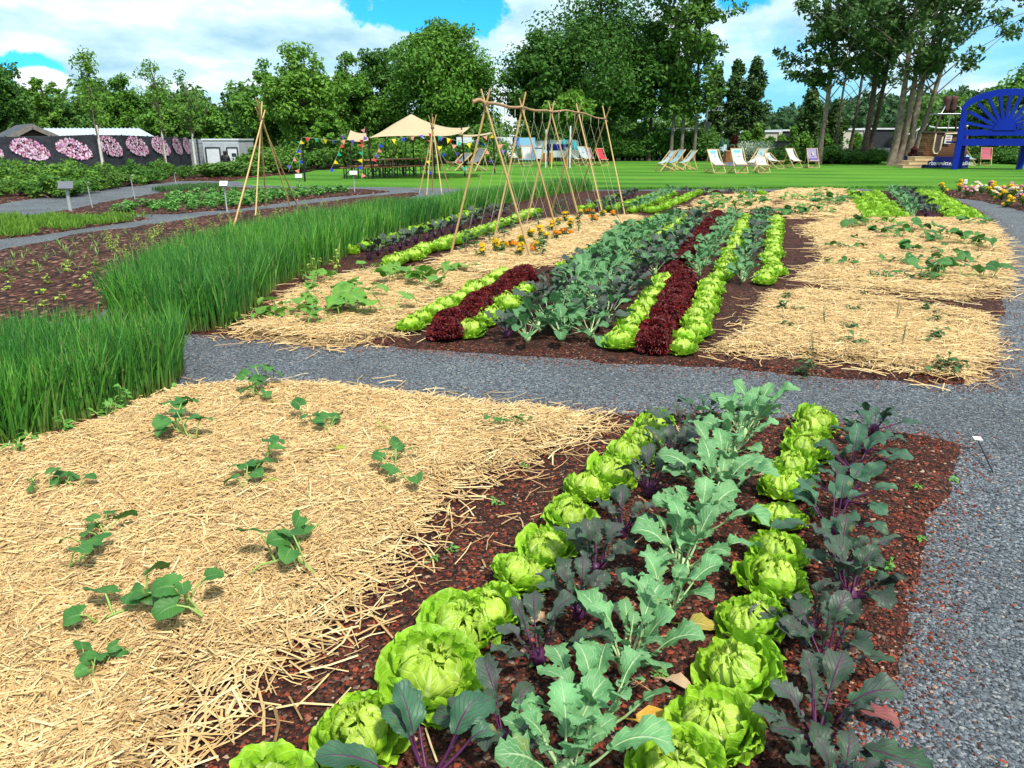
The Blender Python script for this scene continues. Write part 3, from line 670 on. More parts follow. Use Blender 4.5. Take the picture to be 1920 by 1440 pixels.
# ------------------------------------------------------------------ squash / melon / bean seedlings
M_SQ = veined('melon_leaf', (.030,.13,.022), (.065,.21,.035), (.16,.30,.10), 6, .5, .25, .03, .55, 12)
M_SQL = veined('squash_leaf', (.08,.24,.025), (.17,.36,.045), (.30,.45,.14), 6, .5, .3, .03, .5, 12)
M_SQS = plain('vine_stalk', (.22,.36,.08), (.30,.42,.12), 20, .5)
def mk_squash(name, mat, nl=(5, 8), size=(.06, .11), spread=.16, lod=0):
    def f(s):
        rng = np.random.default_rng(s); lv = MB(); st = MB(); a = rng.random() * 6
        ns, nt = (12, 7) if lod == 0 else (6, 5)
        nv = rng.integers(2, 4); n = rng.integers(*nl)
        vines = []
        for v in range(nv):
            av = a + v * 2 * PI / nv + rng.normal(0, .4); pts = [np.array([0, 0, .0])]
            for k in range(4):
                av += rng.normal(0, .35); pts.append(pts[-1] + np.array([math.cos(av), math.sin(av), 0]) * spread * .32 + [0, 0, (.035, .012, .005, -.008)[k] + rng.normal(0, .006)])
            st.tube(pts, [.006, .005, .0045, .004, .0025], 5); vines.append(pts)
        for i in range(n):
            pts = vines[i % nv]; b = pts[1 + (i // nv) % 4]
            al = rng.random() * 6.3; pl = rng.uniform(.05, .12); e = rng.uniform(.6, 1.3)
            hd = np.array([math.cos(al), math.sin(al), 0]); t = b + (hd * math.cos(e) + np.array([0, 0, math.sin(e)])) * pl
            st.tube([b, (b + t) / 2 + [0, 0, .012], t], [.004, .0035, .003], 5)
            L = rng.uniform(*size)
            blade(lv, t, L, L * rng.uniform(1.0, 1.2), al + rng.normal(0, .5), rng.uniform(-.1, .5), rng.uniform(-1.1, -.3), ns, nt, .06, rng.uniform(.05, .3), .045, rng, 'squash', rng.normal(0, .35))
        return (name, [('vine_stems', st.mesh('vine_stems', M_SQS, True)), ('leaves', lv.mesh('leaves', mat, True))])
    return f
SQ0 = var(mk_squash('melon_seedling', M_SQ, (8, 13), (.045, .095)), range(70, 78)); SQL = var(mk_squash('squash_seedling', M_SQL, (8, 13), (.07, .14), .26), range(80, 86)); SQ1 = var(mk_squash('squash_seedling', M_SQ, (8, 12), (.08, .15), .26, 1), range(90, 95)); SQY = var(mk_squash('bean_seedling', M_SQL, (5, 9), (.06, .10), .12, 1), range(96, 100))
# ------------------------------------------------------------------ leafy little plants
def mk_sprig(name, leafmat, stemmat, nst, h, leaf, nleaf, lean=.5, kind='oval', flower=None, wr=1.0):
    def f(s):
        rng = np.random.default_rng(s); lv = MB(); st = MB(); fl = []
        for i in range(nst):
            a = rng.random() * 6.3; e = PI / 2 - abs(rng.normal(0, lean)); hh = h * rng.uniform(.6, 1.1)
            d = np.array([math.cos(a) * math.cos(e), math.sin(a) * math.cos(e), math.sin(e)])
            tip = d * hh + np.array([0, 0, .08 * hh]); mid = d * hh * .5 + np.array([0, 0, .08 * hh])
            st.tube([(0, 0, 0), mid, tip], [.004, .0035, .002], 4)
            for k in range(nleaf):
                q = .25 + .75 * (k + 1) / nleaf; c = tip * q + (mid - tip * .5) * (1 - abs(2 * q - 1))
                al = rng.random() * 6.3
                blade(lv, c, leaf * rng.uniform(.7, 1.2), leaf * rng.uniform(.4, .6) * wr, al, rng.uniform(-.1, .8) + (.7 if wr < .5 else 0), rng.uniform(-.8, .1) + (.8 if wr < .5 else 0), 4, 3, .1, .2, .05, rng, kind, rng.normal(0, .3))
            fl.append(tip)
        parts = [('stems', st.mesh('stems', stemmat, True)), ('leaves', lv.mesh('leaves', leafmat, True))]
        if flower:
            for i, t in enumerate(fl[:flower[1]]):
                m = MB(); rad = flower[2] * rng.uniform(.8, 1.15)
                for j in range(90):
                    th = rng.random() * 6.3; ph = rng.random() ** .7 * 1.75
                    dd = np.array([math.sin(ph) * math.cos(th), math.sin(ph) * math.sin(th), math.cos(ph) * .75]); c = t + dd * rad * rng.uniform(.75, 1) + [0, 0, rad * .3]
                    aa = np.cross(dd, rng.normal(size=3)); aa /= np.linalg.norm(aa) + 1e-9; bb = np.cross(dd, aa); qq = rad * .36
                    m.add([c - aa * qq, c - bb * qq * .6, c + aa * qq + dd * qq * .7, c + bb * qq + dd * qq * .5], [(0, 1, 2, 3)])
                parts.append(('flower_head', m.mesh('flower_head', flower[0], False)))
        return (name, parts)
    return f
def leafm(name, c1, c2, c3): return island(name, [c1, c2, c3], .55, .25, .25)
M_TOM = leafm('tomato_leaf', (.028,.095,.025), (.05,.14,.04), (.08,.19,.06)); M_TST = plain('tomato_stem', (.11,.16,.06), (.16,.14,.09), 20, .6)
M_MAR = leafm('marigold_leaf', (.03,.10,.02), (.05,.15,.03), (.08,.2,.04))
M_YEL = island('yellow_petals', [(.80,.50,.01), (.9,.62,.02), (.75,.42,.01)], .6, .2); M_ORA = island('orange_petals', [(.80,.22,.01), (.88,.32,.015), (.7,.15,.008)], .6, .2)
M_PNK = island('pink_petals', [(.70,.20,.30), (.80,.42,.46), (.60,.12,.22), (.85,.62,.58)], .6, .25); M_CRM = island('cream_petals', [(.85,.75,.5), (.9,.85,.72), (.8,.6,.4)], .6, .25)
M_POT = leafm('potato_leaf', (.06,.20,.03), (.11,.30,.05), (.16,.36,.08)); M_YGR = leafm('yellowgreen_leaf', (.22,.36,.03), (.32,.44,.05), (.42,.50,.10)); M_ONI = leafm('leek_leaf', (.10,.20,.06), (.17,.29,.08), (.24,.35,.10))
TOM = var(mk_sprig('tomato_plant', M_TOM, M_TST, 3, .34, .09, 9, .3), (201, 202, 203)); TOMS = var(mk_sprig('tomato_seedling', M_TOM, M_TST, 5, .13, .075, 5, .8), (205, 206, 207))
LANKY = var(mk_sprig('herb_sprig', M_TOM, M_TST, 3, .30, .035, 9, .14), (208, 209))
MARY = var(mk_sprig('marigold', M_MAR, M_SQS, 8, .13, .05, 8, .5, 'oval', (M_YEL, 3, .034)), (211, 212)); MARO = var(mk_sprig('marigold', M_MAR, M_SQS, 8, .13, .05, 8, .5, 'oval', (M_ORA, 3, .036)), (213, 214))
RAN = [mk_sprig('garden_flower', M_MAR, M_SQS, 9, .26, .10, 9, .5, 'oval', (c, n, .055))(s) for c, n, s in ((M_YEL, 5, 221), (M_PNK, 6, 222), (M_CRM, 5, 223), (M_PNK, 5, 224))]
POT = var(mk_sprig('potato_plant', M_POT, M_SQS, 9, .20, .12, 6, .7), (231, 232, 233)); SEED = var(mk_sprig('yellowish_seedling', M_YGR, M_SQS, 4, .10, .11, 3, .7), (241, 242)); TALLY = var(mk_sprig('yellow_green_plant', M_YGR, M_SQS, 3, .27, .06, 8, .25), (243, 244)); LEEK = var(mk_sprig('leek_seedling', M_ONI, M_ONI, 4, .05, .24, 2, .35, wr=.11), (245, 246))
WEED = var(mk_sprig('weed', M_POT, M_SQS, 3, .035, .03, 3, .9), (251, 252)); PARS = var(mk_sprig('parsley_sprout', M_POT, M_SQS, 4, .06, .025, 6, .5), (253, 254))
# ================================================================== PLANTING
r2 = random.Random(5)
def put(protos, u, v, label, cat, group, hfun, sc=1.0, z=None, tilt=.08, jit=0):
    x, y = g(u, v, .03); x += r2.gauss(0, jit); y += r2.gauss(0, jit)
    zz = float(hfun(np.array([x]), np.array([y]))[0]) if z is None else z
    return place(r2.choice(protos), (x, y, max(zz, 0) - .004), (r2.gauss(0, tilt), r2.gauss(0, tilt), r2.random() * 6.3), sc * r2.uniform(.9, 1.1), label, cat, group)
def nm(i): return ORD[i]
# --- near bed, listed front to back at their feet
NL = [(500, 1535), (680, 1398), (806, 1290), (852, 1196), (925, 1165), (970, 1094), (1028, 1042), (1066, 985), (1100, 938), (1145, 906), (1180, 868), (1205, 836), (1228, 806)]
for i, (u, v) in enumerate(NL):
    lb = 'green butterhead lettuce, %s from the front in the near bed row beside the straw' % nm(i)
    if i == 2: lb = 'largest butterhead lettuce with wide open outer leaves, near the front beside the straw'
    if i == 4: lb = 'half-hidden tilted lettuce squeezed behind the large open one beside the straw'
    o = put(LET0, u, v, lb, 'lettuce', 'lettuces in the near bed', near_h, (.88, .85, .98, .86, .74)[i] if i < 5 else .76, tilt=.16)
NR = [(1268, 1470), (1340, 1390), (1392, 1280), (1412, 1182), (1440, 1108), (1456, 1050), (1460, 990), (1475, 932), (1490, 892), (1508, 858), (1516, 826), (1525, 800)]
for i, (u, v) in enumerate(NR):
    put(LET0, u, v, 'green butterhead lettuce, %s from the front in the near row between the kohlrabi rows' % nm(i), 'lettuce', 'lettuces in the near bed', near_h, .82 if i < 5 else .76, tilt=.16)
KL = [(1118, 1392), (1062, 1475), (1172, 1262), (1245, 1165), (1272, 1085), (1305, 1015), (1330, 955), (1350, 905), (1372, 862), (1392, 830), (1412, 802)]
KLL = ['pale green kohlrabi with a yellow leaf in the front centre of the near bed', 'pale green kohlrabi cut off by the bottom edge of the picture', 'pale green kohlrabi behind the front one, holding up a big notched leaf', 'spreading pale green kohlrabi, fourth from the front in the near bed', 'pale green kohlrabi, fifth from the front in the near bed', 'pale green kohlrabi, sixth from the front in the near bed', 'pale green kohlrabi, seventh from the front in the near bed', 'pale green kohlrabi, eighth from the front in the near bed', 'pale green kohlrabi, third from the gravel crossing in the near bed', 'pale green kohlrabi, last but one before the gravel crossing', 'pale green kohlrabi at the far end of the near bed beside the gravel']
for i, (u, v) in enumerate(KL):
    put(KG0, u, v, KLL[i], 'kohlrabi', 'pale green kohlrabi in the near bed', near_h, .92 if i in (0, 2) else .86)
KPU = [(945, 1395), (1010, 1255), (1085, 1160), (1115, 1085), (1165, 1010), (1215, 935), (1258, 880), (1290, 835), (1318, 800)]
for i, (u, v) in enumerate(KPU):
    put(KD0 if i == 8 else KP0, u, v, 'dark purple kohlrabi, %s from the front, between left lettuces and pale kohlrabi' % nm(i), 'kohlrabi', 'purple kohlrabi in the near bed', near_h, .6 if i == 0 else .68)
put(KD0, 800, 1490, 'broad dark green kohlrabi with purple ribs at the bottom edge beside the front lettuce', 'kohlrabi', 'purple kohlrabi in the near bed', near_h, .8)
KPR = [(1560, 1520), (1528, 1400), (1545, 1262), (1525, 1195), (1590, 1135), (1572, 1075), (1560, 1010), (1580, 952), (1600, 900), (1622, 850), (1640, 815)]
for i, (u, v) in enumerate(KPR):
    put(KP0 if i < 6 else KD0 + KP0[:1], u, v, 'dark purple kohlrabi, %s from the front in the row beside the right gravel path' % nm(i), 'kohlrabi', 'purple kohlrabi in the near bed', near_h, (.66, .72, .70, .62, .70, .66)[i] if i < 6 else .78)
# fallen leaves
def fallen(name, mat, u, v, L, W, az, label, cat='fallen leaf'):
    rng = np.random.default_rng(int(u)); m = MB(); blade(m, np.array([0, 0, .012]), L, W, az, .3, -.5, 9, 5, .12, .3, .09, rng, 'cab')
    m.tube([(0, 0, .012), (-math.cos(az) * L * .5, -math.sin(az) * L * .5, .008)], [.003, .002], 5)
    o = m.build(name, mat, smooth=True); x, y = g(u, v); o.location = (x, y, float(near_h(np.array([x]), np.array([y]))[0]) + .006); tag(o, label, cat)
M_YLEAF = veined('yellow_leaf', (.60,.30,.03), (.68,.44,.05), (.75,.55,.2), 6, .5, .2); M_OLEAF = veined('olive_leaf', (.36,.30,.05), (.50,.36,.06), (.6,.5,.2), 6, .5, .2)
M_DLEAF = veined('dry_leaf', (.42,.26,.14), (.5,.36,.22), (.55,.45,.3), 6, .7, .1); M_RLEAF = veined('red_leaf', (.16,.03,.035), (.22,.07,.06), (.3,.1,.1), 6, .5, .15); M_PLEAF = veined('pink_leaf', (.38,.10,.14), (.45,.2,.22), (.5,.3,.3), 6, .6, .2)
fallen('fallen_leaf', M_YLEAF, 1192, 1372, .13, .10, -.25, 'bright yellow kohlrabi leaf lying on the soil near the bottom')
fallen('fallen_leaf', M_OLEAF, 1285, 1190, .10, .08, -.2, 'olive yellow kohlrabi leaf lying beside the right lettuce row')
fallen('fallen_leaf', M_DLEAF, 1245, 1290, .085, .05, -.4, 'dried tan leaf lying on the soil left of the right lettuces')
fallen('fallen_leaf', M_DLEAF, 995, 1185, .06, .06, 0, 'dried brown leaf crumpled beside the left lettuce row')
fallen('fallen_leaf', M_RLEAF, 1600, 1345, .12, .06, -.5, 'dark red leaf lying at the gravel edge under the purple kohlrabi')
fallen('fallen_leaf', M_PLEAF, 880, 1345, .06, .04, .3, 'pinkish withered leaf beside the front purple kohlrabi')
fallen('fallen_leaf', M_DLEAF, 1420, 905, .07, .03, -.2, 'dried tan leaf between the far pale kohlrabi and right lettuces')
# melon seedlings in the near straw
NSQ = [((310, 1165), 1.35, 'long-stemmed melon seedling nearest the camera in the big straw patch'), ((185, 1045), 1.15, 'arching melon seedling near the left edge of the big straw patch'), ((550, 1055), 1.2, 'bushy melon seedling in the front middle of the big straw patch'), ((110, 938), .85, 'small melon seedling at the far left of the big straw patch'), ((485, 908), 1.15, 'broad-leaved melon seedling in the centre of the big straw patch'), ((735, 905), 1.0, 'spreading melon seedling near the right side of the big straw patch'), ((340, 825), 1.2, 'tall-leafed melon seedling near the rye in the big straw patch'), ((622, 812), .95, 'dark-leaved melon seedling in the rear middle of the big straw patch'), ((478, 748), 1.15, 'light melon seedling at the rear rim beside the gravel crossing'), ((955, 812), .7, 'small melon seedling at the far right tip of the big straw patch'), ((205, 1262), .7, 'low melon leaf half buried in straw near the bottom left')]
for k, ((u, v), s, lb) in enumerate(NSQ):
    put(SQ0[k % 8:k % 8 + 1], u, v, lb, 'seedling', 'melon seedlings in the big straw patch', near_straw_h, s * .82, tilt=.05)
for u, v, lb in ((505, 925, 'tiny yellow-green sprout below the broad-leaved melon seedling'), (635, 862, 'tiny yellow-green sprout in the right middle of the big straw'), (718, 820, 'tiny green sprout at the rear of the big straw patch'), (515, 770, 'tiny green sprout close behind the rear melon seedling')):
    put(SEED, u, v, lb, 'sprout', None, near_straw_h, .5)
for i, (u, v) in enumerate([(930, 945), (845, 1030), (815, 1050), (795, 1340), (1722, 918), (1790, 892), (1525, 972), (1508, 1140), (1632, 1062), (1665, 1075), (985, 880), (1010, 1245), (1500, 1105), (1728, 1010), (1240, 1265)]):
    put(PARS if i in (3, 6, 7, 9, 12) else WEED, u, v, ['small weed on the red soil at the right edge of the near straw', 'small weed on bare soil between straw and left lettuces', 'tiny weed on bare soil just left of another weed', 'bright parsley sprout between the two front left lettuces', 'leafy weed at the gravel edge right of the far purple kohlrabi', 'small weed where the soil meets the right gravel', 'parsley sprout right of the sixth right-row lettuce', 'parsley sprout beside the fourth right-row lettuce', 'small weed on the soil right of the purple kohlrabi row', 'parsley sprout near the right gravel edge', 'small weed at the right tip of the near straw', 'small weed under the left lettuces', 'parsley sprout between right lettuces and purple kohlrabi', 'small weed on the right gravel edge in mid bed', 'small weed under the front pale kohlrabi'][i], 'weed', None, near_h, 1.0)
# --- middle bed rows: (kind, feet of first plant, feet of last plant, spacing, label body)
def row(protos, a, b, step, body, cat, group, sc=1.0, jit=.025, tilt=.1, far=False):
    A, B = np.array(g(*a, .03)), np.array(g(*b, .03)); L = np.hypot(*(B - A)); n = max(1, int(round(L / step)) + 1)
    for i in range(n):
        p = A + (B - A) * (i / max(1, n - 1)); x, y = p + np.array([r2.gauss(0, jit), r2.gauss(0, jit)])
        z = max(float(mid_h(np.array([x]), np.array([y]))[0]), 0) - .005
        place(r2.choice(protos), (x, y, z), (r2.gauss(0, tilt), r2.gauss(0, tilt), r2.random() * 6.3), sc * r2.uniform(.88, 1.1), body % nm(i), cat, group)
G1, G2, G3, G4, G5 = 'lettuces in the front block of the middle bed', 'lettuces in the rear block of the middle bed', 'lettuces beside the rye strip', 'lettuces in the far left block', 'lettuces in the far right block'
row(LET1, (768, 620), (945, 522), .30, 'green lettuce, %s from the gravel, left of the left red row', 'lettuce', G1, .86)
row(RED, (830, 634), (982, 526), .27, 'dark red curly lettuce, %s from the gravel in the left red row', 'red lettuce', 'dark red lettuces', 1.02, tilt=.05)
row(LET1, (888, 628), (985, 552), .30, 'green lettuce, %s from the gravel between left red lettuce and tall kohlrabi', 'lettuce', G1, .84)
row(KP1, (948, 634), (1110, 500), .42, 'purple kohlrabi, %s from the gravel on the left flank of the tall kohlrabi block', 'kohlrabi', 'kohlrabi in the middle bed', .85)
row(KC1, (1003, 640), (1170, 440), .34, 'tall blue-green kohlrabi, %s from the gravel in the left row of the tall block', 'kohlrabi', 'kohlrabi in the middle bed', .93)
row(KC1, (1058, 634), (1215, 440), .36, 'tall blue-green kohlrabi, %s from the gravel in the right row of the tall block', 'kohlrabi', 'kohlrabi in the middle bed', .93)
row(KP1 + KC1[:1], (1108, 638), (1240, 470), .36, 'greyish kohlrabi, %s from the gravel right of the tall blue-green block', 'kohlrabi', 'kohlrabi in the middle bed', .9)
row(LET1, (1162, 652), (1245, 534), .29, 'green lettuce, %s from the gravel in the row left of the right red lettuces', 'lettuce', G1, .86)
row(RED, (1226, 656), (1282, 532), .27, 'dark red curly lettuce, %s from the gravel in the right red row', 'red lettuce', 'dark red lettuces', 1.05, tilt=.05)
row(LET1, (1284, 664), (1328, 546), .29, 'green lettuce, %s from the gravel in the row right of the red lettuces', 'lettuce', G1, .86)
# rear block
row(LET1, (1060, 505), (1235, 412), .36, 'green lettuce, %s from the front at the left rim of the rear kohlrabi block', 'lettuce', G2, .85)
row(KG1, (1105, 512), (1268, 412), .34, 'blue-green kohlrabi, %s from the front in the leftmost rear kohlrabi row', 'kohlrabi', 'kohlrabi in the middle bed', .85)
row(LET1, (1182, 495), (1284, 412), .36, 'yellow-green lettuce, %s from the front between two rear kohlrabi rows', 'lettuce', G2, .85)
row(KP1 + KG1[:2], (1222, 515), (1310, 412), .40, 'greyish kohlrabi, %s from the front beside the rear red lettuce row', 'kohlrabi', 'kohlrabi in the middle bed', .9)
row(RED, (1264, 520), (1345, 410), .30, 'dark red curly lettuce, %s from the front in the rear red row', 'red lettuce', 'dark red lettuces', 1.0, tilt=.05)
row(KG1, (1306, 518), (1375, 408), .38, 'blue-green kohlrabi, %s from the front right of the rear red lettuces', 'kohlrabi', 'kohlrabi in the middle bed', .85)
row(LET1, (1350, 528), (1400, 410), .32, 'green lettuce, %s from the front in the second rear row from right', 'lettuce', G2, .85)
row(KG1 + KP1[:1], (1392, 530), (1430, 408), .42, 'green kohlrabi, %s from the front between the two right-hand rear lettuce rows', 'kohlrabi', 'kohlrabi in the middle bed', .85)
row(LET1, (1438, 534), (1456, 414), .32, 'green lettuce, %s from the front in the rightmost row of the rear block', 'lettuce', G2, .85)
# beside the rye
row(LET2, (662, 478), (895, 402), .36, 'lime green lettuce, %s from the front along the foot of the tall rye', 'lettuce', G3, .9)
row(KP1, (690, 488), (945, 401), .36, 'dark purple kohlrabi, %s from the front between lettuce rows by the rye', 'kohlrabi', 'purple kohlrabi by the rye', .85)
row(LET1, (735, 500), (1000, 404), .32, 'bright green lettuce, %s from the front in the row left of the bean poles', 'lettuce', G3, 1.0)
row(LET1, (765, 488), (1005, 401), .34, 'bright green lettuce, %s from the front, second line left of the bean poles', 'lettuce', G3, .9)
# far left block
row(LET2, (1095, 396), (1160, 372), .36, 'far lettuce, %s from the front at the left rim of the left block', 'lettuce', G4, .9)
row(KP1, (1120, 396), (1190, 368), .5, 'small far purple kohlrabi, %s from the front in the far left block', 'kohlrabi', 'far kohlrabi', .85)
row(LET2, (1145, 396), (1240, 365), .36, 'far lettuce, %s from the front in the second row, left block', 'lettuce', G4, .9)
row(KG1, (1190, 398), (1262, 364), .55, 'small far green kohlrabi, %s from the front in the far left block', 'kohlrabi', 'far kohlrabi', .85)
row(LET2, (1185, 400), (1250, 372), .4, 'far lettuce, %s from the front in the third row, left block', 'lettuce', G4, .9)
row(LET2, (1222, 400), (1312, 364), .36, 'far lettuce, %s from the front in the rightmost row, left block', 'lettuce', G4, .95)
for u, pr, lb, c, s in ((1262, LET2, 'small far lettuce alone at the rear left against the lawn strip', 'lettuce', .9), (1285, KP1, 'purple kohlrabi at the rear edge left of the far red lettuce', 'kohlrabi', .9), (1322, KP1, 'purple kohlrabi touching the far red lettuce on its left', 'kohlrabi', .9), (1342, RED, 'single dark red lettuce in the rearmost row before the lawn', 'red lettuce', 1.0), (1362, KP1, 'purple kohlrabi touching the far red lettuce on its right', 'kohlrabi', .9), (1378, KG1, 'blue-green kohlrabi left of the round rear lettuce', 'kohlrabi', .9), (1393, LET2, 'round lettuce in the rearmost row between two kohlrabi', 'lettuce', .95), (1408, KG1, 'blue-green kohlrabi right of the round rear lettuce', 'kohlrabi', .9), (1428, LET2, 'round lettuce at the right end of the rearmost row', 'lettuce', 1.0)):
    put(pr, u, 367, lb, c, None, mid_h, s)
# far right block
for i, (a, b) in enumerate((((1632, 413), (1598, 367)), ((1662, 413), (1618, 366)), ((1692, 413), (1640, 366)), ((1786, 411), (1722, 364)), ((1808, 413), (1738, 365)), ((1832, 413), (1752, 367)))):
    row(LET2, a, b, .42, 'small lettuce, %s from the front in ' + ['the leftmost row', 'the second row', 'the third row', 'the fourth row', 'the fifth row', 'the row nearest the path'][i] + ' of the right block', 'lettuce', G5, 1.0)
row(KG1, (1718, 408), (1672, 364), .45, 'blue-green kohlrabi, %s from the front in the far right block', 'kohlrabi', 'far kohlrabi', .95)
row(KP1, (1742, 410), (1690, 364), .45, 'dark purple kohlrabi, %s from the front in the far right block', 'kohlrabi', 'far kohlrabi', .95)
# squash in the straw patches of the middle bed
S0, S1, S2, S3, S4, S5 = straw_h
for u, v, s, lb in ((600, 595, 1.25, 'lobed light squash in the front middle of the straw beside the rye'), (650, 600, 1.25, 'spreading light squash in the straw, biggest beside the rye'), (475, 605, .8, 'low squash leaf at the near left corner of the straw by the rye'), (520, 600, .8, 'small squash near the left corner of the straw by the rye'), (640, 560, 1.0, 'mid-row squash of the straw between the rye and lettuces'), (600, 535, .9, 'squash at the rear left of the straw beside the rye'), (745, 530, 1.1, 'yellowish squash at the rear of the straw beside the rye'), (785, 540, 1.25, 'large-leaved squash near the rear right of the straw by the rye'), (850, 512, .9, 'squash at the far end of the straw near the first bean pole'), (715, 515, .9, 'squash behind the yellowish one by the dark kohlrabi')):
    put(SQL, u, v, lb, 'squash', 'squash plants in the straw by the rye', S0, s)
for u, v, s, lb in ((590, 520, 1.0, 'upright bean plant at the rear left corner by the rye'), (632, 512, 1.1, 'upright bean plant beside the lettuce row end by the rye'), (580, 590, .9, 'thin upright bean plant in the straw by the rye')):
    put(TALLY, u, v, lb, 'bean plant', None, S0, s)
for i, (u, v, s) in enumerate(((1780, 525, 1.25), (1575, 500, .7), (1690, 500, .9), (1740, 440, 1.2), (1700, 455, 1.3), (1590, 430, 1.2), (1820, 468, 1.2), (1795, 500, .9), (1660, 445, 1.0), (1720, 480, 1.0), (1640, 425, .9), (1580, 470, .7), (1835, 425, 1.0), (1610, 455, .6), (1648, 525, .5), (1680, 430, .8), (1760, 460, .9), (1715, 530, .6))):
    put(SQ1 if i not in (10, 15) else SQL, u, v, ['big dark squash nearest the front right of the wide right straw patch', 'small squash at the left middle of the wide right straw patch', 'upright squash in the front middle of the wide right straw', 'big squash in the rear middle of the wide right straw', 'leafy squash beside the big one in the wide right straw', 'broad squash at the rear left of the wide right straw', 'dark squash near the gravel in the wide right straw', 'small dark squash just below the one by the gravel', 'squash left of the leafy pair in the wide right straw', 'squash below the leafy pair in the wide right straw', 'yellow-leaved squash at the rear of the wide right straw', 'little squash left of centre in the wide right straw', 'squash at the rear right corner by the gravel curve', 'tiny squash left of the leafy pair in the wide straw', 'tiny squash near the front edge of the wide right straw', 'yellowish squash right of the yellow-leaved one', 'squash right of the leafy pair in the wide straw', 'tiny squash left of the nearest big dark one'][i], 'squash', 'squash plants in the wide right straw', S2, s)
for i, (u, v, s) in enumerate(((1770, 700, 1.2), (1510, 698, .9), (1600, 655, .9), (1465, 620, .8), (1750, 650, .9), (1600, 590, .9), (1470, 590, 1.0), (1475, 565, .8), (1740, 590, .9), (1750, 610, .8), (1590, 625, .9), (1560, 640, .6), (1620, 562, .6), (1670, 655, .5))):
    put(TOMS, u, v, ['bushy tomato seedling at the front right corner of the lower straw', 'dark tuft at the front edge of the lower straw patch', 'tomato seedling in the front middle of the lower straw', 'tomato seedling at the left of the lower straw', 'tomato seedling near the right edge of the lower straw', 'tomato seedling in the rear middle of the lower straw', 'tomato seedling at the upper left of the lower straw', 'tomato seedling at the rear left corner of the lower straw', 'tomato seedling at the rear right of the lower straw', 'tomato seedling just below the rear right one', 'tomato seedling in the centre of the lower straw', 'tiny tomato seedling left of the front middle one', 'tiny seedling on the soil strip between the two right straw patches', 'tiny tomato seedling right of the front middle one'][i], 'tomato seedling', 'tomato seedlings in the lower straw', S3, s)
for u, v, lb in ((1545, 615, 'slender upright herb left of centre in the lower straw'), (1680, 605, 'slender upright herb right of centre in the lower straw'), (1525, 670, 'slender pale herb at the front left of the lower straw'), (1690, 650, 'slender wiry herb at the front right of the lower straw')):
    put(LANKY, u, v, lb, 'herb', None, S3, .6)
k = 0
for (h_, pts) in ((S5, [(1476, 404), (1475, 380), (1492, 378), (1505, 396), (1510, 380), (1510, 405), (1545, 366), (1548, 384), (1546, 402), (1560, 390), (1590, 366), (1585, 380), (1530, 372)]), (S4, [(1320, 396), (1345, 385), (1335, 378), (1360, 392), (1375, 382), (1395, 378), (1400, 392), (1425, 384)])):
    for i, (u, v) in enumerate(pts):
        put(SQY + SQ1[:1], u, v, 'small far bean seedling in the ' + ('far straw patch in front of the lawn' if h_ is S5 else 'small straw patch behind the kohlrabi block'), 'bean seedling', 'bean seedlings in the far right straw' if h_ is S5 else 'bean seedlings in the far centre straw', h_, 1.3)
# marigolds and tomatoes under the bean poles
for i, (u, v, o_) in enumerate(((903, 488, 0), (930, 479, 0), (941, 477, 0), (957, 471, 1), (975, 487, 0), (976, 464, 0), (992, 452, 0), (1001, 478, 1), (1013, 448, 1), (1033, 438, 0), (1014, 470, 1), (1047, 428, 0), (1060, 420, 1), (1043, 453, 1), (1070, 434, 0), (1058, 445, 1), (1085, 412, 0), (1113, 420, 1), (1128, 413, 0), (1103, 408, 1), (1020, 455, 0), (1150, 410, 1))):
    put(MARO if o_ and i % 2 else MARY, u, v, ('orange' if o_ and i % 2 else 'yellow') + ' marigold, %s from the front in the straw under the bean poles' % nm(i), 'marigold', 'marigolds under the bean poles', S1, 1.15)
for i, (u, v, s) in enumerate(((873, 484, 1.0), (890, 470, 1.1), (1018, 487, 1.1), (945, 455, 1.0), (1010, 430, 1.0), (958, 440, .9), (1085, 440, .9), (1110, 425, .9), (1040, 410, 1.0), (1060, 402, 1.0), (1145, 398, 1.1), (1165, 402, 1.1), (1130, 402, .9), (920, 462, .8))):
    put(TOM, u, v, 'young tomato plant, %s from the front among the bean poles' % nm(i), 'tomato plant', 'tomato plants under the bean poles', S1, s)
# far left beds
rr = random.Random(9)
def inside(poly, n, seed, mind):
    q = sample(poly, n * 12, seed); out = []
    for p in q:
        if all((p[0] - o[0]) ** 2 + (p[1] - o[1]) ** 2 > mind ** 2 for o in out): out.append(p)
        if len(out) >= n: break
    return out
def bulk(protos, pts, label, cat, group, hf, sc):
    for x, y in pts:
        z = max(float(hf(np.array([x]), np.array([y]))[0]), 0) - .01
        place(rr.choice(protos), (x, y, z), (0, 0, rr.random() * 6.3), sc * rr.uniform(.75, 1.2), label, cat, group)
bulk(POT, inside(gp([(195, 400), (300, 385), (330, 372), (420, 368), (560, 362), (660, 362), (560, 374), (460, 388), (330, 399), (230, 401)]), 150, 301, .30), 'light green potato plant in the far left mulch bed', 'potato plant', 'potato plants in the far left bed', pot_h, 1.0)
bulk(TALLY, inside(gp([(170, 470), (300, 436), (440, 412), (560, 395), (640, 385), (560, 415), (430, 440), (300, 470), (230, 500)]), 45, 303, .35), 'wispy yellow-green seedling in the mulch bed left of the rye', 'seedling', 'wispy seedlings left of the rye', seed_h, .65)
bulk(LEEK, inside(gp([(-60, 520), (0, 490), (160, 450), (300, 432), (260, 480), (200, 510), (60, 530)]), 60, 305, .22), 'thin leek seedling in the mulch bed left of the rye', 'leek', 'leek seedlings left of the rye', seed_h, .55)
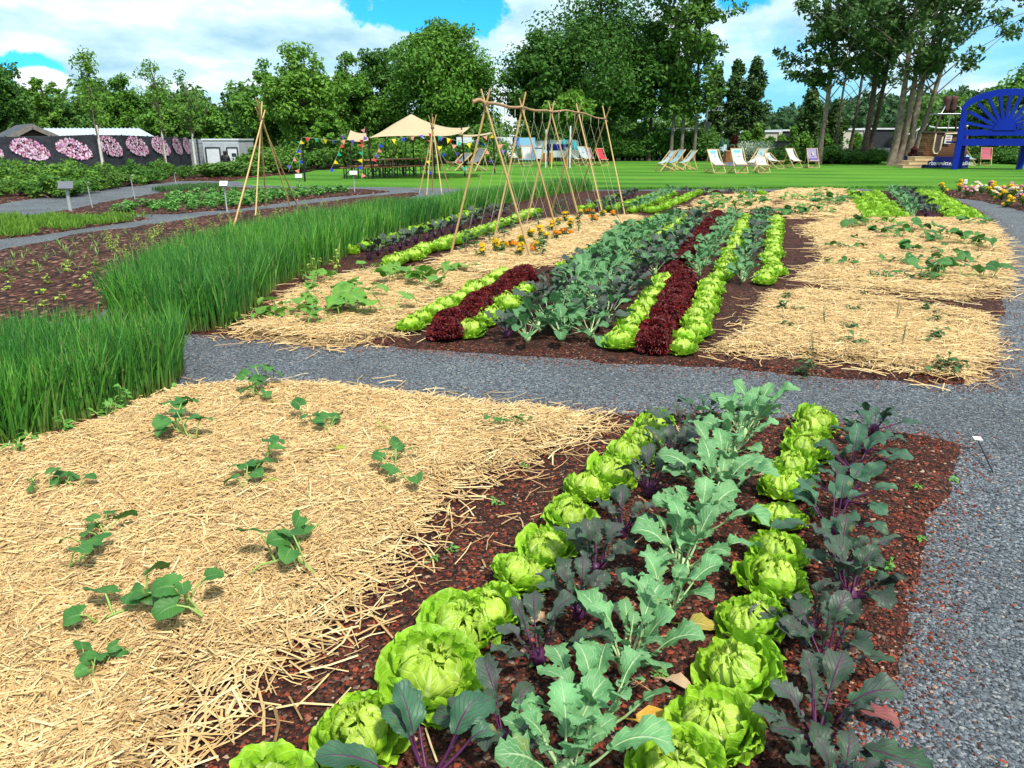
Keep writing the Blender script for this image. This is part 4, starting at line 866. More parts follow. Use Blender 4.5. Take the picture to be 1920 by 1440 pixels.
bulk(SEED, inside(gp([(-80, 580), (-40, 520), (60, 500), (200, 500), (215, 520), (190, 560), (100, 580)]), 44, 307, .3), 'pale yellow-green lettuce seedling in the mulch behind the near rye', 'seedling', 'pale seedlings behind the near rye', seed_h, .55)
pts = inside(FLOWERBED, 60, 309, .32)
for x, y in pts:
    j = rr.choice((0, 0, 1, 2, 3)); z = float(flo_h(np.array([x]), np.array([y]))[0])
    place(RAN[j], (x, y, z - .01), (0, 0, rr.random() * 6.3), rr.uniform(.65, .95), ['yellow flower plant in the bed at the right edge', 'pink flower plant in the bed at the right edge', 'cream flower plant in the bed at the right edge', 'pink flower plant in the bed at the right edge'][j], 'flower', ['yellow', 'pink', 'cream', 'pink'][j] + ' flowers in the right-hand bed')
# low weeds along the foot of the near rye
for i, (u, v) in enumerate(((40, 868), (75, 850), (130, 822), (215, 778), (235, 770), (60, 830), (320, 738), (200, 790))):
    put(WEED + PARS, u, v, 'small leafy weed at the foot of the near rye, %s from the front' % nm(i), 'weed', None, near_h, 2.2)
# ================================================================== TREES
def leafset(name, a, b, c, tr=.3): return island(name, [a, b, c, b], .55, tr, .25)
M_LDK = leafset('dark_foliage', (.026,.082,.011), (.05,.138,.018), (.09,.21,.032)); M_LMD = leafset('maple_foliage', (.05,.135,.012), (.09,.22,.021), (.145,.315,.04))
M_LLT = leafset('light_foliage', (.068,.17,.016), (.115,.255,.026), (.17,.335,.042)); M_LBI = leafset('birch_foliage', (.046,.115,.015), (.082,.185,.024), (.13,.26,.044)); M_LPO = leafset('poplar_foliage', (.030,.075,.016), (.055,.118,.025), (.09,.165,.042))
M_LSH = leafset('shrub_foliage', (.05,.145,.014), (.095,.225,.024), (.17,.30,.042)); M_LSD = leafset('hedge_foliage', (.032,.105,.012), (.06,.165,.02), (.10,.225,.035)); M_LHI = leafset('hill_foliage', (.020,.058,.020), (.034,.088,.028), (.055,.12,.036)); M_LRD = leafset('red_foliage', (.08,.01,.012), (.16,.02,.02), (.06,.03,.02))
M_BARK = plain('bark', (.13,.095,.068), (.25,.20,.15), 5, .85, .8, 14); M_BARKD = plain('dark_bark', (.05,.037,.027), (.11,.082,.06), 5, .85, .8, 14); M_BIRCH = plain('pale_bark', (.18,.16,.13), (.09,.075,.055), 4, .8, .5, 14); M_WASH = plain('whitewash', (.62,.60,.54), (.48,.46,.40), 9, .8)
def leaves_mb(C, Rd, nper, size, seed, flat=.75, upb=.5):
    r = np.random.default_rng(seed); C = np.asarray(C, float); Rd = np.asarray(Rd, float)
    k = np.repeat(np.arange(len(C)), np.maximum(4, (nper * (Rd / Rd.mean()) ** 2).astype(int))); n = len(k)
    d = r.normal(size=(n, 3)); d /= np.linalg.norm(d, axis=1)[:, None]
    rad = r.random(n) ** .45
    p = C[k] + d * (Rd[k] * rad)[:, None] * np.array([1, 1, flat])
    nn = d * .7 + np.array([0, 0, upb]) + r.normal(size=(n, 3)) * .55; nn /= np.linalg.norm(nn, axis=1)[:, None]
    t = np.cross(nn, r.normal(size=(n, 3))); t /= np.linalg.norm(t, axis=1)[:, None] + 1e-9; b = np.cross(nn, t)
    s = size * r.uniform(.55, 1.3, n)[:, None]
    V = np.stack([p - t * s, p + b * s * .52 - nn * s * .10, p + t * s - nn * s * .28, p - b * s * .52 - nn * s * .10], 1)
    return MB().add(V.reshape(-1, 3), np.arange(n * 4).reshape(n, 4))
def tree(name, label, u, D, vtop, vcb, hw, kind='round', leaf=M_LMD, bark=M_BARKD, ncl=110, nper=85, size=.17, lean=0.0, tr=.16, z0=None, seed=0, group='trees behind the lawn', ymul=.9, trunks=None, cr=None, u_crown=None):
    rng = np.random.default_rng(abs(seed + int(u) * 7 + int(D))); zb = (-.06 + float(dip(np.array([xat(u, D)]), np.array([D]))[0])) if z0 is None else z0
    x0 = xat(u, D); zt, zc = zat(vtop, D) - zb, zat(vcb, D) - zb; W = hw / FPX * D
    off = 0 if u_crown is None else xat(u_crown, D, zt) - x0
    C = []; RD = []
    cz, hz = (zt + zc) / 2, (zt - zc) / 2
    for i in range(ncl):
        d = rng.normal(size=3); d /= np.linalg.norm(d)
        if kind == 'round':
            q = rng.uniform(.35, 1.0) ** .6 * (.80 + .28 * math.sin(3.1 * d[0] + 4 * d[1] + seed) * math.cos(3.3 * d[2] + seed * 2))
            tp = 1 - .25 * max(0, d[2]); p = np.array([d[0] * W * q * tp, d[1] * W * ymul * q * tp, cz + d[2] * hz * q]); rd = rng.uniform(.16, .27) * W
        elif kind == 'conic':
            t = rng.random() ** .8; a = rng.random() * 6.3; q = rng.uniform(.4, 1) * (1.05 - t) ** .8 * (.8 + .3 * math.sin(a * 3 + t * 14)); p = np.array([math.cos(a) * W * q, math.sin(a) * W * q, zc + t * (zt - zc) * .97]); rd = W * rng.uniform(.14, .24) * (1.1 - .6 * t)
        elif kind == 'column':
            t = rng.random(); a = rng.random() * 6.3; w = math.sin(PI * (.08 + .9 * t) ** .8) ** .7; q = rng.uniform(.2, 1) * w; p = np.array([math.cos(a) * W * q, math.sin(a) * W * q, zc + t * (zt - zc)]); rd = W * rng.uniform(.2, .42)
        else:  # airy
            t = rng.random(); a = rng.random() * 6.3; w = (.35 + .75 * math.sin(PI * (.1 + .8 * t))) * (.75 + .35 * math.sin(a * 2 + t * 9 + seed)); q = rng.uniform(.15, 1) ** .7 * w; p = np.array([math.cos(a) * W * q, math.sin(a) * W * q, zc + t * (zt - zc)]); rd = rng.uniform(.32, .8) * (cr or 1)
        p[0] += off * (p[2] / zt); C.append(p); RD.append(rd)
    C = np.array(C); RD = np.array(RD)
    rt = empty(name, (x0, D, zb), 0, label, 'tree', group)
    tk = MB()
    for (dx, lx, r0, ht) in (trunks or [(0, 0, tr, .9)]):
        H = zt * ht; n = 9; ph = rng.random() * 6
        pts = [(dx + (lx + off) * (i / (n - 1)) ** 1.15 * ht + .12 * r0 * 4 * math.sin(ph + i * .9) * (i > 0), .1 * math.sin(ph * 2 + i), H * i / (n - 1)) for i in range(n)]
        tk.tube(pts, [r0 * (1.35 if i == 0 else 1.0) * (1 - .8 * i / (n - 1)) + .012 for i in range(n)], 9)
        if kind != 'column':
            sel = rng.choice(len(C), min(len(C), (16 if kind == 'round' else 26) // max(1, len(trunks or [1]) // 2)), replace=False)
            for j in sel:
                e = C[j]; h0 = max(zc * .75, e[2] - rng.uniform(.5, .95) * np.hypot(e[0], e[1]) - .3); h0 = min(h0, H * .92); f = h0 / H * (n - 1); i0 = int(f)
                a = Vector(pts[i0]).lerp(Vector(pts[min(i0 + 1, n - 1)]), f - i0); m = a.lerp(Vector(e), .5) + Vector((0, 0, .15 * (Vector(e) - a).length * rng.uniform(-.3, 1)))
                r0b = max(.018, r0 * .32 * (1 - .6 * h0 / H)); tk.tube([a, m, Vector(e)], [r0b, r0b * .6, .012], 5, cap=False)
    tk.build('trunk', bark, rt, True)
    leaves_mb(C, RD, nper, size, abs(seed + int(u)), .8 if kind != 'column' else 1.2).build('crown', leaf, rt)
    return rt
A = 'airy'
tree('dark_tree', 'dark dense tree cut off by the left picture edge', -5, 60, 70, 285, 80, 'round', M_LDK, ncl=130)
tree('slender_tree', 'slender pale-leaved tree rising above the left shed roofs', 105, 64, 150, 270, 28, A, M_LLT, ncl=40, cr=.8)
tree('bushy_tree', 'broad mid-green tree behind the black banner fence', 252, 62, 138, 290, 58, 'round', M_LMD, ncl=120, nper=95, size=.14)
tree('bushy_tree', 'dark bushy tree behind the gabled grey shed', 145, 66, 200, 290, 60, 'round', M_LDK, ncl=90)
tree('bushy_tree', 'olive green tree at the right end of the banner fence', 318, 58, 166, 292, 56, 'round', M_LMD, ncl=110)
tree('bushy_tree', 'rounded tree behind the white container', 395, 64, 182, 295, 50, 'round', M_LMD, ncl=90)
tree('bushy_tree', 'dark tree between white container and light maple', 455, 68, 178, 295, 48, 'round', M_LDK, ncl=90)
tree('bushy_tree', 'low broad tree left of the white container', 345, 66, 192, 295, 45, 'round', M_LBI, ncl=80)
tree('distant_tree', 'round far grey-green crown on the skyline, left of its twin', 403, 105, 173, 260, 16, 'round', M_LPO, ncl=40)
tree('distant_tree', 'round far grey-green crown on the skyline, right of its twin', 432, 105, 168, 260, 20, 'round', M_LPO, ncl=40)
tree('maple_tree', 'tall dark maple on the left shoulder of the light green maple', 520, 57, 118, 290, 66, 'round', M_LMD, ncl=120)
tree('maple_tree', 'light green maple with ragged top left of the tent', 585, 50, 80, 292, 76, 'round', M_LLT, ncl=150, nper=110, size=.14)
tree('maple_tree', 'low light green maple just behind the left end of the tent', 625, 46, 205, 300, 38, 'round', M_LLT, ncl=70)
tree('pointed_tree', 'dark pointed tree between the light maple and the big maple', 662, 58, 98, 290, 62, 'round', M_LMD, ncl=130, nper=110, size=.14, seed=3)
tree('feathery_tree', 'dark feathery tree on the left flank of the big maple', 722, 60, 70, 290, 64, 'round', M_LDK, ncl=140, nper=110, size=.14, seed=5)
tree('maple_tree', 'big rounded green maple standing behind the beige tent', 828, 56, 14, 262, 112, 'round', M_LMD, ncl=260, nper=150, size=.135, tr=.28, seed=4)
tree('maple_tree', 'huge dark green maple behind the caravan, tallest of all', 1120, 60, -45, 262, 155, 'round', M_LDK, ncl=320, nper=150, size=.145, tr=.32, seed=2)
tree('maple_tree', 'dark green maple shoulder left of the huge maple', 1010, 58, 58, 268, 74, 'round', M_LDK, ncl=140, seed=6)
tree('maple_tree', 'dark green tree filling the right side of the huge maple', 1215, 58, 30, 275, 62, 'round', M_LDK, ncl=120, seed=8)
tree('young_tree', 'small bright green maple standing in front of the huge dark maple', 1068, 46, 150, 252, 46, 'round', M_LLT, M_BIRCH, ncl=60, nper=70, tr=.07, seed=3)
tree('young_tree', 'young thin tree right of the tent near the white banners', 905, 50, 228, 290, 26, 'round', M_LMD, ncl=30, tr=.05)
for i, (u, lx, lb) in enumerate(((1256, .3, 'airy birch with thin pale trunk, leftmost beside the huge maple'), (1276, .5, 'airy birch with thin pale trunk in the middle of the slim trio'), (1300, -.3, 'airy birch with thin pale trunk, rightmost of the slim trio'))):
    tree('birch_tree', lb, u, 57, -120, 215, 58, A, M_LBI, M_BIRCH, ncl=95, nper=46, size=.18, tr=.12, seed=i, trunks=[(0, lx, .12, .95)])
for u, v, w, lb in ((1334, 128, 20, 'dark columnar poplar nearest the birches'), (1370, 118, 20, 'dark columnar poplar in the middle of three'), (1404, 112, 25, 'dark columnar poplar, rightmost and widest of three'), (1512, 172, 24, 'dim columnar poplar behind the first tall trunk')):
    tree('poplar_tree', lb, u, 76, v, 288, w, 'column', M_LPO, M_BARKD, ncl=130, nper=46, size=.2, tr=.12, seed=u)
tree('poplar_tree', 'dim columnar poplar directly right of the first tall trunk', 1556, 78, 190, 288, 20, 'column', M_LPO, M_BARKD, ncl=80, nper=46, size=.2, tr=.12)
tree('tall_tree', 'tall airy tree with a single bare trunk behind the purple deck chair', 1534, 50, -110, 150, 100, A, M_LPO, M_BARK, ncl=135, nper=44, size=.17, tr=.2, seed=1, trunks=[(0, .1, .17, .95)])
tree('tall_tree', 'tall airy tree with a thin dark trunk right of the single bare trunk', 1588, 58, -100, 165, 85, A, M_LPO, M_BARKD, ncl=80, nper=42, size=.17, tr=.14, seed=2, trunks=[(-.9, .0, .09, .9), (.1, .4, .12, .95)])
tree('tall_tree', 'tall airy tree with two dark trunks leaning right', 1618, 52, -120, 150, 95, A, M_LPO, M_BARKD, ncl=95, nper=42, size=.17, seed=3, trunks=[(0, -.2, .22, .95), (.25, 1.1, .17, .9)])
tree('tall_tree', 'tall tree clump of four pale trunks beside the balloon basket', 1680, 48, -130, 135, 172, A, M_LPO, M_BARK, ncl=230, nper=44, size=.17, seed=4, trunks=[(-.30, -.5, .22, .95), (.12, -.1, .21, .93), (.5, .5, .21, .92), (.85, 1.9, .17, .9)], u_crown=1772)
tree('broad_tree', 'broad dark green tree behind the blue bench at the right edge', 1935, 60, 78, 285, 95, 'round', M_LMD, ncl=150, seed=2)
tree('broad_tree', 'green tree behind the arch of the blue bench', 1850, 66, 150, 285, 58, 'round', M_LMD, ncl=110, seed=5)
tree('broad_tree', 'green tree behind the balloon burner', 1775, 70, 185, 288, 52, 'round', M_LMD, ncl=90, seed=6)
# young whitewashed street trees
for i, (ub, vb, ut, vt, vtop, hw, lb) in enumerate(((197, 337, 178, 233, 100, 30, 'young tree with whitewashed trunk, first along the black banner fence'), (314, 322, 299, 243, 118, 34, 'young tree with whitewashed trunk, second along the black banner fence'), (369, 320, 361, 249, 138, 24, 'young tree with whitewashed trunk at the end of the banner fence'))):
    D = g(ub, vb)[1]; D = min(D, 36); t = tree('young_tree', lb, ub, D, vtop, vt - 4, hw, A, M_LLT if i < 2 else M_LBI, M_BARK, ncl=24, nper=46, size=.07, tr=.03, seed=i, group='whitewashed young trees', cr=.55, z0=-.03)
    m = MB(); zt = zat(vt, D); m.tube([(0, 0, 0), (.01, 0, zt)], [.055, .045], 8); m.build('whitewashed_trunk', M_WASH, t, True)
# ------------------------------------------------------------------ shrubs: a few shapes, copied
def mk_shrub(mat, s, n=16, nper=60, size=.055):
    rng = np.random.default_rng(s); C = []; RD = []
    for i in range(n):
        a = rng.random() * 6.3; q = rng.random() ** .6; C.append((math.cos(a) * q * .48, math.sin(a) * q * .48, .25 + rng.random() * .55 * (1.1 - q * .6))); RD.append(rng.uniform(.13, .26))
    m = leaves_mb(C, RD, nper, size, s, .9, .35)
    st = MB()
    for c in C[:9]: st.tube([(0, 0, 0), (c[0] * .5, c[1] * .5, c[2] * .6), c], [.018, .012, .005], 4, cap=False)
    return ('shrub', [('stems', st.mesh('stems', M_BARKD)), ('foliage', m.mesh('foliage', mat))])
SHR = [mk_shrub(M_LLT, 407, 12, 55), mk_shrub(M_LBI, 408, 14, 55), mk_shrub(M_LSH, 401), mk_shrub(M_LSD, 402), mk_shrub(M_LSH, 403, 20, 50), mk_shrub(M_LSD, 404, 14, 60)]; SHB = [mk_shrub(M_LSD, 405, 26, 80, .05), mk_shrub(M_LSD, 406, 30, 80, .05)]
rs = random.Random(31)
def shrub(protos, u, D, h, w, label, group, z=None):
    x = xat(u, D); zz = (-.05 + float(dip(np.array([x]), np.array([D]))[0])) if z is None else z
    place(rs.choice(protos), (x, D, zz), (0, 0, rs.random() * 6.3), (w, w, h), label, 'shrub', group)
for i in range(58):
    D = rs.uniform(21.5, 35); lo = -40; hi = 90 + (D - 21) * 24
    shrub(SHR, rs.uniform(lo, min(hi, 395)), D, rs.uniform(.5, 1.25), rs.uniform(.8, 1.6), 'leafy shrub in the mulch strip before the black banner fence', 'shrubs before the banner fence')
for i in range(46):
    D = rs.uniform(33, 47); u_ = rs.uniform(395, 445 + (D - 33) * 15); shrub(SHR, u_, D, min(rs.uniform(1.0, 1.7), (zat(301, D) + .06 - float(dip(np.array([xat(u_, D)]), np.array([D]))[0])) / .95) if u_ < 468 else rs.uniform(1.0, 1.7), rs.uniform(1.4, 2.1), 'leafy shrub in the hedge left of the beige tent', 'shrubs left of the tent')
for i in range(34):
    shrub(SHR, rs.uniform(600, 960), rs.uniform(47, 55), rs.uniform(1.4, 2.3), rs.uniform(1.6, 2.3), 'leafy shrub in the hedge seen through the open tent', 'shrubs behind the tent')
for i in range(34):
    shrub(SHB, rs.uniform(1098, 1322), rs.uniform(58, 62), rs.uniform(1.7, 3.1), rs.uniform(2.2, 3.0), 'dense green shrub in the tall hedge left of the side-on deck chairs', 'shrubs of the tall hedge')
for i in range(30):
    shrub(SHB, rs.uniform(1440, 1720), rs.uniform(50, 55), rs.uniform(.9, 1.5), rs.uniform(1.4, 2.0), 'low dark shrub under the tall tree trunks', 'shrubs under the tall trees')
for i in range(14):
    shrub(SHB, rs.uniform(1830, 1990), rs.uniform(48, 53), rs.uniform(.8, 1.3), rs.uniform(1.4, 2.0), 'low shrub behind the blue bench legs', 'shrubs behind the blue bench')
for u, v, w, lb in ((1484, 238, 1.2, 'young bright green tree left of the dark bin, in front of the warehouse'), (1418, 236, 1.4, 'young bright green tree right of the columnar poplars'), (1440, 258, 1.0, 'small young green tree before the cream warehouse wall'), (1462, 256, 1.0, 'small young conical tree before the dark warehouse panel'), (1505, 252, 1.5, 'young green tree right of the dark bin'), (1395, 250, 1.5, 'young olive tree behind the orange planter'), (1545, 258, 1.4, 'young green tree right of the first bare trunk'), (1600, 255, 1.6, 'young green tree between the tall dark trunks')):
    tree('young_tree', lb, u, 68, v, 286, w * 11, 'column', M_LLT if u in (1484, 1418, 1462) else M_LMD, ncl=40, nper=40, size=.14, tr=.05, group='young trees by the warehouse')
tree('red_shrub', 'dark red bush left of the balloon basket', 1712, 47, 276, 303, 15, 'round', M_LRD, ncl=26, nper=40, size=.1, tr=.03, group=None)
tree('red_shrub', 'reddish young tree standing in the orange planter', 1373, 55, 256, 286, 9, 'column', M_LRD, ncl=26, nper=40, size=.1, tr=.03, group=None)
# ------------------------------------------------------------------ wooded hill and dark wood behind
def wood(name, rows, label, seed, leaf, mat, nper):
    rng = np.random.default_rng(seed); C = []; RD = []
    for (x, y, z, r) in rows:
        for k in range(7):
            d = rng.normal(size=3); d /= np.linalg.norm(d); C.append((x + d[0] * r * .55, y + d[1] * r * .55, z + d[2] * r * .6)); RD.append(r * rng.uniform(.4, .6))
    stuff(name, leaves_mb(C, RD, nper, leaf, seed, .9), mat, label, 'wood')
HX = [1060, 1150, 1300, 1410, 1480, 1560, 1700, 1900, 2100, 2400]; HV = [262, 246, 234, 222, 205, 192, 176, 166, 172, 200]
rw = random.Random(3); rows = []
for i in range(560):
    D = rw.uniform(190, 390); u = rw.uniform(1080, 2150); q = (D - 190) / 200
    zr = zat(np.interp(u, HX, HV), 390) * (q ** .75) - 5
    rows.append((xat(u, D, zr), D, zr + 2.0, rw.uniform(4, 7)))
wood('hill_forest', rows, 'dark wooded hillside beyond the warehouse', 7, 1.15, M_LHI, 26)
hv = []; nu, nd = 24, 8
for j in range(nd):
    D = 185 + j * 34
    for i in range(nu):
        u = 1000 + i * 60; q = max(0, (D - 190) / 200); z = max(-1, zat(np.interp(u, HX, HV), 390) * (min(q, 1) ** .75) - 6); hv.append((xat(u, D, z), D, z))
mb = MB(); mb.add(hv, [(j*nu+i, j*nu+i+1, (j+1)*nu+i+1, (j+1)*nu+i) for j in range(nd-1) for i in range(nu-1)]); tag(mb.build('hill', M_GROUND, smooth=True), kind='structure')
rows = []
for i in range(230):
    D = rw.uniform(70, 92); u = rw.uniform(-260, 1310); z = rw.uniform(.3, 3.6) + (D - 70) * .05; z += 2.1 * rw.random() * (u < 520); rows.append((xat(u, D, z), D, z - .4, rw.uniform(1.4, 2.4)))
for i in range(60):
    D = rw.uniform(78, 95); u = rw.uniform(1700, 2150); rows.append((xat(u, D, 2), D, rw.uniform(.3, 4.5), rw.uniform(1.6, 2.6)))
wood('far_wood', rows, 'dark undergrowth filling the gaps behind the garden trees', 9, .27, M_LBI, 50)
# ================================================================== BUILDINGS AND FENCE, LEFT
M_GREY = plain('grey_metal', (.10,.11,.13), (.14,.15,.17), 3, .5); M_ROOFL = plain('pale_metal_roof', (.55,.62,.68), (.64,.70,.74), 2, .4); M_WOODG = plain('weathered_wood', (.15,.13,.11), (.22,.19,.16), 8, .8); M_BROWN = plain('brown_boards', (.07,.04,.03), (.10,.06,.045), 8, .8)
M_WHITE = plain('white_paint', (.72,.74,.76), (.62,.65,.68), 2, .5); M_DKG = plain('dark_grey', (.025,.028,.035), (.04,.043,.05), 3, .6); M_BLACK = plain('black_metal', (.010,.010,.012), (.018,.018,.02), 3, .5); M_CREAM = plain('cream_wall', (.52,.48,.40), (.58,.54,.46), 1, .8); M_SILV = plain('galvanised', (.35,.37,.40), (.45,.47,.5), 6, .35, metal=.6)
def mat_mesh_banner():
    k = NT('black_mesh_banner'); p = k.obj(); c = k.mix(k.noise(1.2, 5, p), (.018,.020,.026), (.045,.048,.06))
    return k.done(c, .7, k.bump(k.noise(2.5, 3, p), .6, .15), .2)
M_BAN = mat_mesh_banner(); M_BLOS = island('blossom_print', [(.42,.12,.30), (.62,.34,.54), (.76,.58,.70), (.16,.02,.07), (.82,.70,.77), (.40,.08,.16), (.05,.02,.03)], .7, 0, .1)
FP = [(-70, 39.5), (22, 40.0), (107, 40.5), (185, 41.0), (237, 43.0), (285, 45.2), (325, 47.2), (345, 49.8), (360, 52)]
FT = [258, 257, 256, 253, 254, 256, 258, 260, 262]
fr = empty('banner_fence', (xat(107, 40.5), 40.5, -.9), 0, 'black mesh fence printed with seven pink blossom clusters on the left', 'fence')
o0 = Vector(fr.location); rf_ = np.random.default_rng(8)
for i in range(len(FP) - 1):
    a = Vector((xat(*FP[i]), FP[i][1], 0)); b = Vector((xat(*FP[i+1]), FP[i+1][1], 0)); za, zb = zat(FT[i], FP[i][1]), zat(FT[i+1], FP[i+1][1]); L = (b - a).length; dr = (b - a) / L; nrm = Vector((dr.y, -dr.x, 0))
    if i == 3: za = zb
    m = MB(); nx, nz = 10, 6; V = []
    for k in range(nx + 1):
        for j in range(nz + 1):
            q = a + dr * L * k / nx; z = -.9 + (za + (zb - za) * k / nx + .9) * j / nz; sag = .03 * math.sin(k * 1.3 + j * .7 + i) ; q = q + nrm * (sag + .02); V.append((q.x - o0.x, q.y - o0.y, z - o0.z))
    m.add(V, [(k*(nz+1)+j, (k+1)*(nz+1)+j, (k+1)*(nz+1)+j+1, k*(nz+1)+j+1) for k in range(nx) for j in range(nz)])
    ban = m.build('banner', M_BAN, fr, True)
    p = MB(); p.tube([a - o0 + Vector((0, .03, -.9 - a.z)) * 0 + Vector((a.x - a.x, 0, 0)), a - o0 + Vector((0, 0, za))], .035, 6) if False else p.tube([(a.x - o0.x, a.y - o0.y + .04, 0), (a.x - o0.x, a.y - o0.y + .04, za - o0.z + .06)], .035, 6)
    p.tube([(a.x - o0.x, a.y - o0.y + .04, za - o0.z), (b.x - o0.x, b.y - o0.y + .04, zb - o0.z)], .022, 6); p.build('post', M_DKG, fr)
    if i == 3 or True:
        m = MB(); fc = Vector((0, 0, 0)); Hh = .60; cz = zat(285 if i < 3 else 282 - i * .6, FP[i][1]) + .05
        for k in range(430):
            tx = rf_.normal(0, .40); tx = max(-1, min(1, tx)); tx = rf_.uniform(-1, 1); tz = rf_.uniform(-.8, 1); lim = math.sqrt(max(.03, 1 - tx * tx)) * (1 if tz > 0 else .8)
            q = a + dr * L * (.5 + tx * .41) + nrm * (.075 + .004 * rf_.random()); z = cz + tz * Hh * lim - tx * .20; s = rf_.uniform(.035, .07); an = rf_.random() * 6
            pts = [];
            for c in range(5):
                w = q + dr * (math.cos(an + c * 1.257) * s * (1 if c % 2 else .8)); pts.append((w.x - o0.x, w.y - o0.y, z + math.sin(an + c * 1.257) * s - o0.z))
            m.add(pts, [(0, 1, 2), (0, 2, 3), (0, 3, 4)])
        m.build('blossom_print', M_BLOS, ban)
# gabled shed and pale-roofed hall
def gable(name, label, u, D, w, d, zw, zr, rz, roofm, wallm, over=.25):
    t = empty(name, (xat(u, D), D, -.95), R(rz), label, 'shed'); m = MB(); hw = w / 2
    m.prism([(-hw, 0), (hw, 0), (hw, zw), (0, zr - .06), (-hw, zw)], 0, d); m.build('walls', wallm, t)
    for s in (-1, 1):
        m = MB(); dz = (zr - zw) / hw; a = (s * (hw + over), zw - over * dz); b = (0, zr)
        m.prism([a, b, (b[0], b[1] + .1), (a[0], a[1] + .1)] if s < 0 else [b, a, (a[0], a[1] + .1), (b[0], b[1] + .1)], -over, d + over)
        k = 0
        while k < d: m.bar((a[0], k, a[1] + .13), (0, k, zr + .13), .05, .05); k += .45
        m.build('roof', roofm, t)
        m = MB(); m.bar((a[0], -over - .05, a[1] - .02), (0, -over - .05, zr - .02), .08, .24); m.build('bargeboard', M_WOODG, t)
    return t
t = gable('gabled_shed', 'grey roofed shed with a brown gable behind the banner fence', 74, 45, 3.1, 7.5, 2.42, 3.22, 38, M_GREY, M_BROWN)
hall = empty('low_hall', (xat(150, 50), 50, -.95), 0, 'long low hall with a shiny pale metal roof behind the banner fence', 'shed')
x0, x1, x2, x3 = [xat(a, d) - hall.location.x for a, d in ((88, 53), (268, 53), (302, 48), (140, 48))]; zr, ze = zat(241, 53) + .95, zat(261, 48) + .95
m = MB(); V = [(x0, 3, zr), (x1, 3, zr), (x2, -2, ze), (x3 - .5, -2, ze)]; m.add(V + [(a, b, c - .08) for a, b, c in V], [(3, 2, 1, 0), (4, 5, 6, 7), (0, 1, 5, 4), (1, 2, 6, 5), (2, 3, 7, 6), (3, 0, 4, 7)])
for k in range(24):
    q = k / 23; m.bar((x0 + (x1 - x0) * q, 3, zr + .03), (x3 - .5 + (x2 - x3 + .5) * q, -2, ze + .03), .05, .05)
m.build('roof', M_ROOFL, hall); m = MB(); m.box(((x0 + x1) / 2, 1, ze / 2 - .1), (x1 - x0 - .4, 4.5, ze - .25)); m.build('walls', M_GREY, hall)
# white container with door and board wall beside it
ct = empty('white_container', (xat(418, 51), 51, -.95), R(-4), 'white site container with dark door frames behind the person', 'container'); W = (452 - 386) / FPX * 51; H = zat(263, 51) + .95
m = MB(); m.box((0, 1.2, H / 2), (W, 2.4, H))
for k in range(26): m.box((-W / 2 + .1 + k * (W - .2) / 25, -.012, H / 2), (.05, .03, H - .3))
m.build('body', plain('site_white', (.50,.53,.56), (.42,.45,.48), 2, .5), ct); m = MB(); m.box((0, 1.2, H + .05), (W + .1, 2.5, .1)); m.build('roof', M_WHITE, ct)
for dx, wd in ((-.55, .95), (.75, .7)):
    m = MB()
    for a, b in (((dx - wd/2, 0), (dx - wd/2, 2.0)), ((dx + wd/2, 0), (dx + wd/2, 2.0)), ((dx - wd/2, 2.0), (dx + wd/2, 2.0))): m.bar((a[0], -.06, a[1]), (b[0], -.06, b[1]), .07, .06, (0, 1, 0))
    d = m.build('door_frame', M_DKG, ct); m = MB(); m.box((dx, -.045, 1.0), (wd - .1, .03, 1.95)); m.build('door', M_WHITE, ct)
m = MB(); m.box((.85, -.06, 1.55), (.3, .05, .2)); m.build('vent', M_DKG, ct)
wl = empty('board_wall', (xat(372, 52), 52, -.95), R(14), 'grey board wall between the banner fence and the white container', 'wall'); m = MB()
for k in range(9): m.box((0, 0, .14 + k * .28), (1.1, .06, .26))
m.build('boards', M_SILV, wl); m = MB()
for dx in (-.5, .1, .5): m.box((dx, -.06, 1.28), (.09, .07, 2.55))
m.build('post', M_DKG, wl)
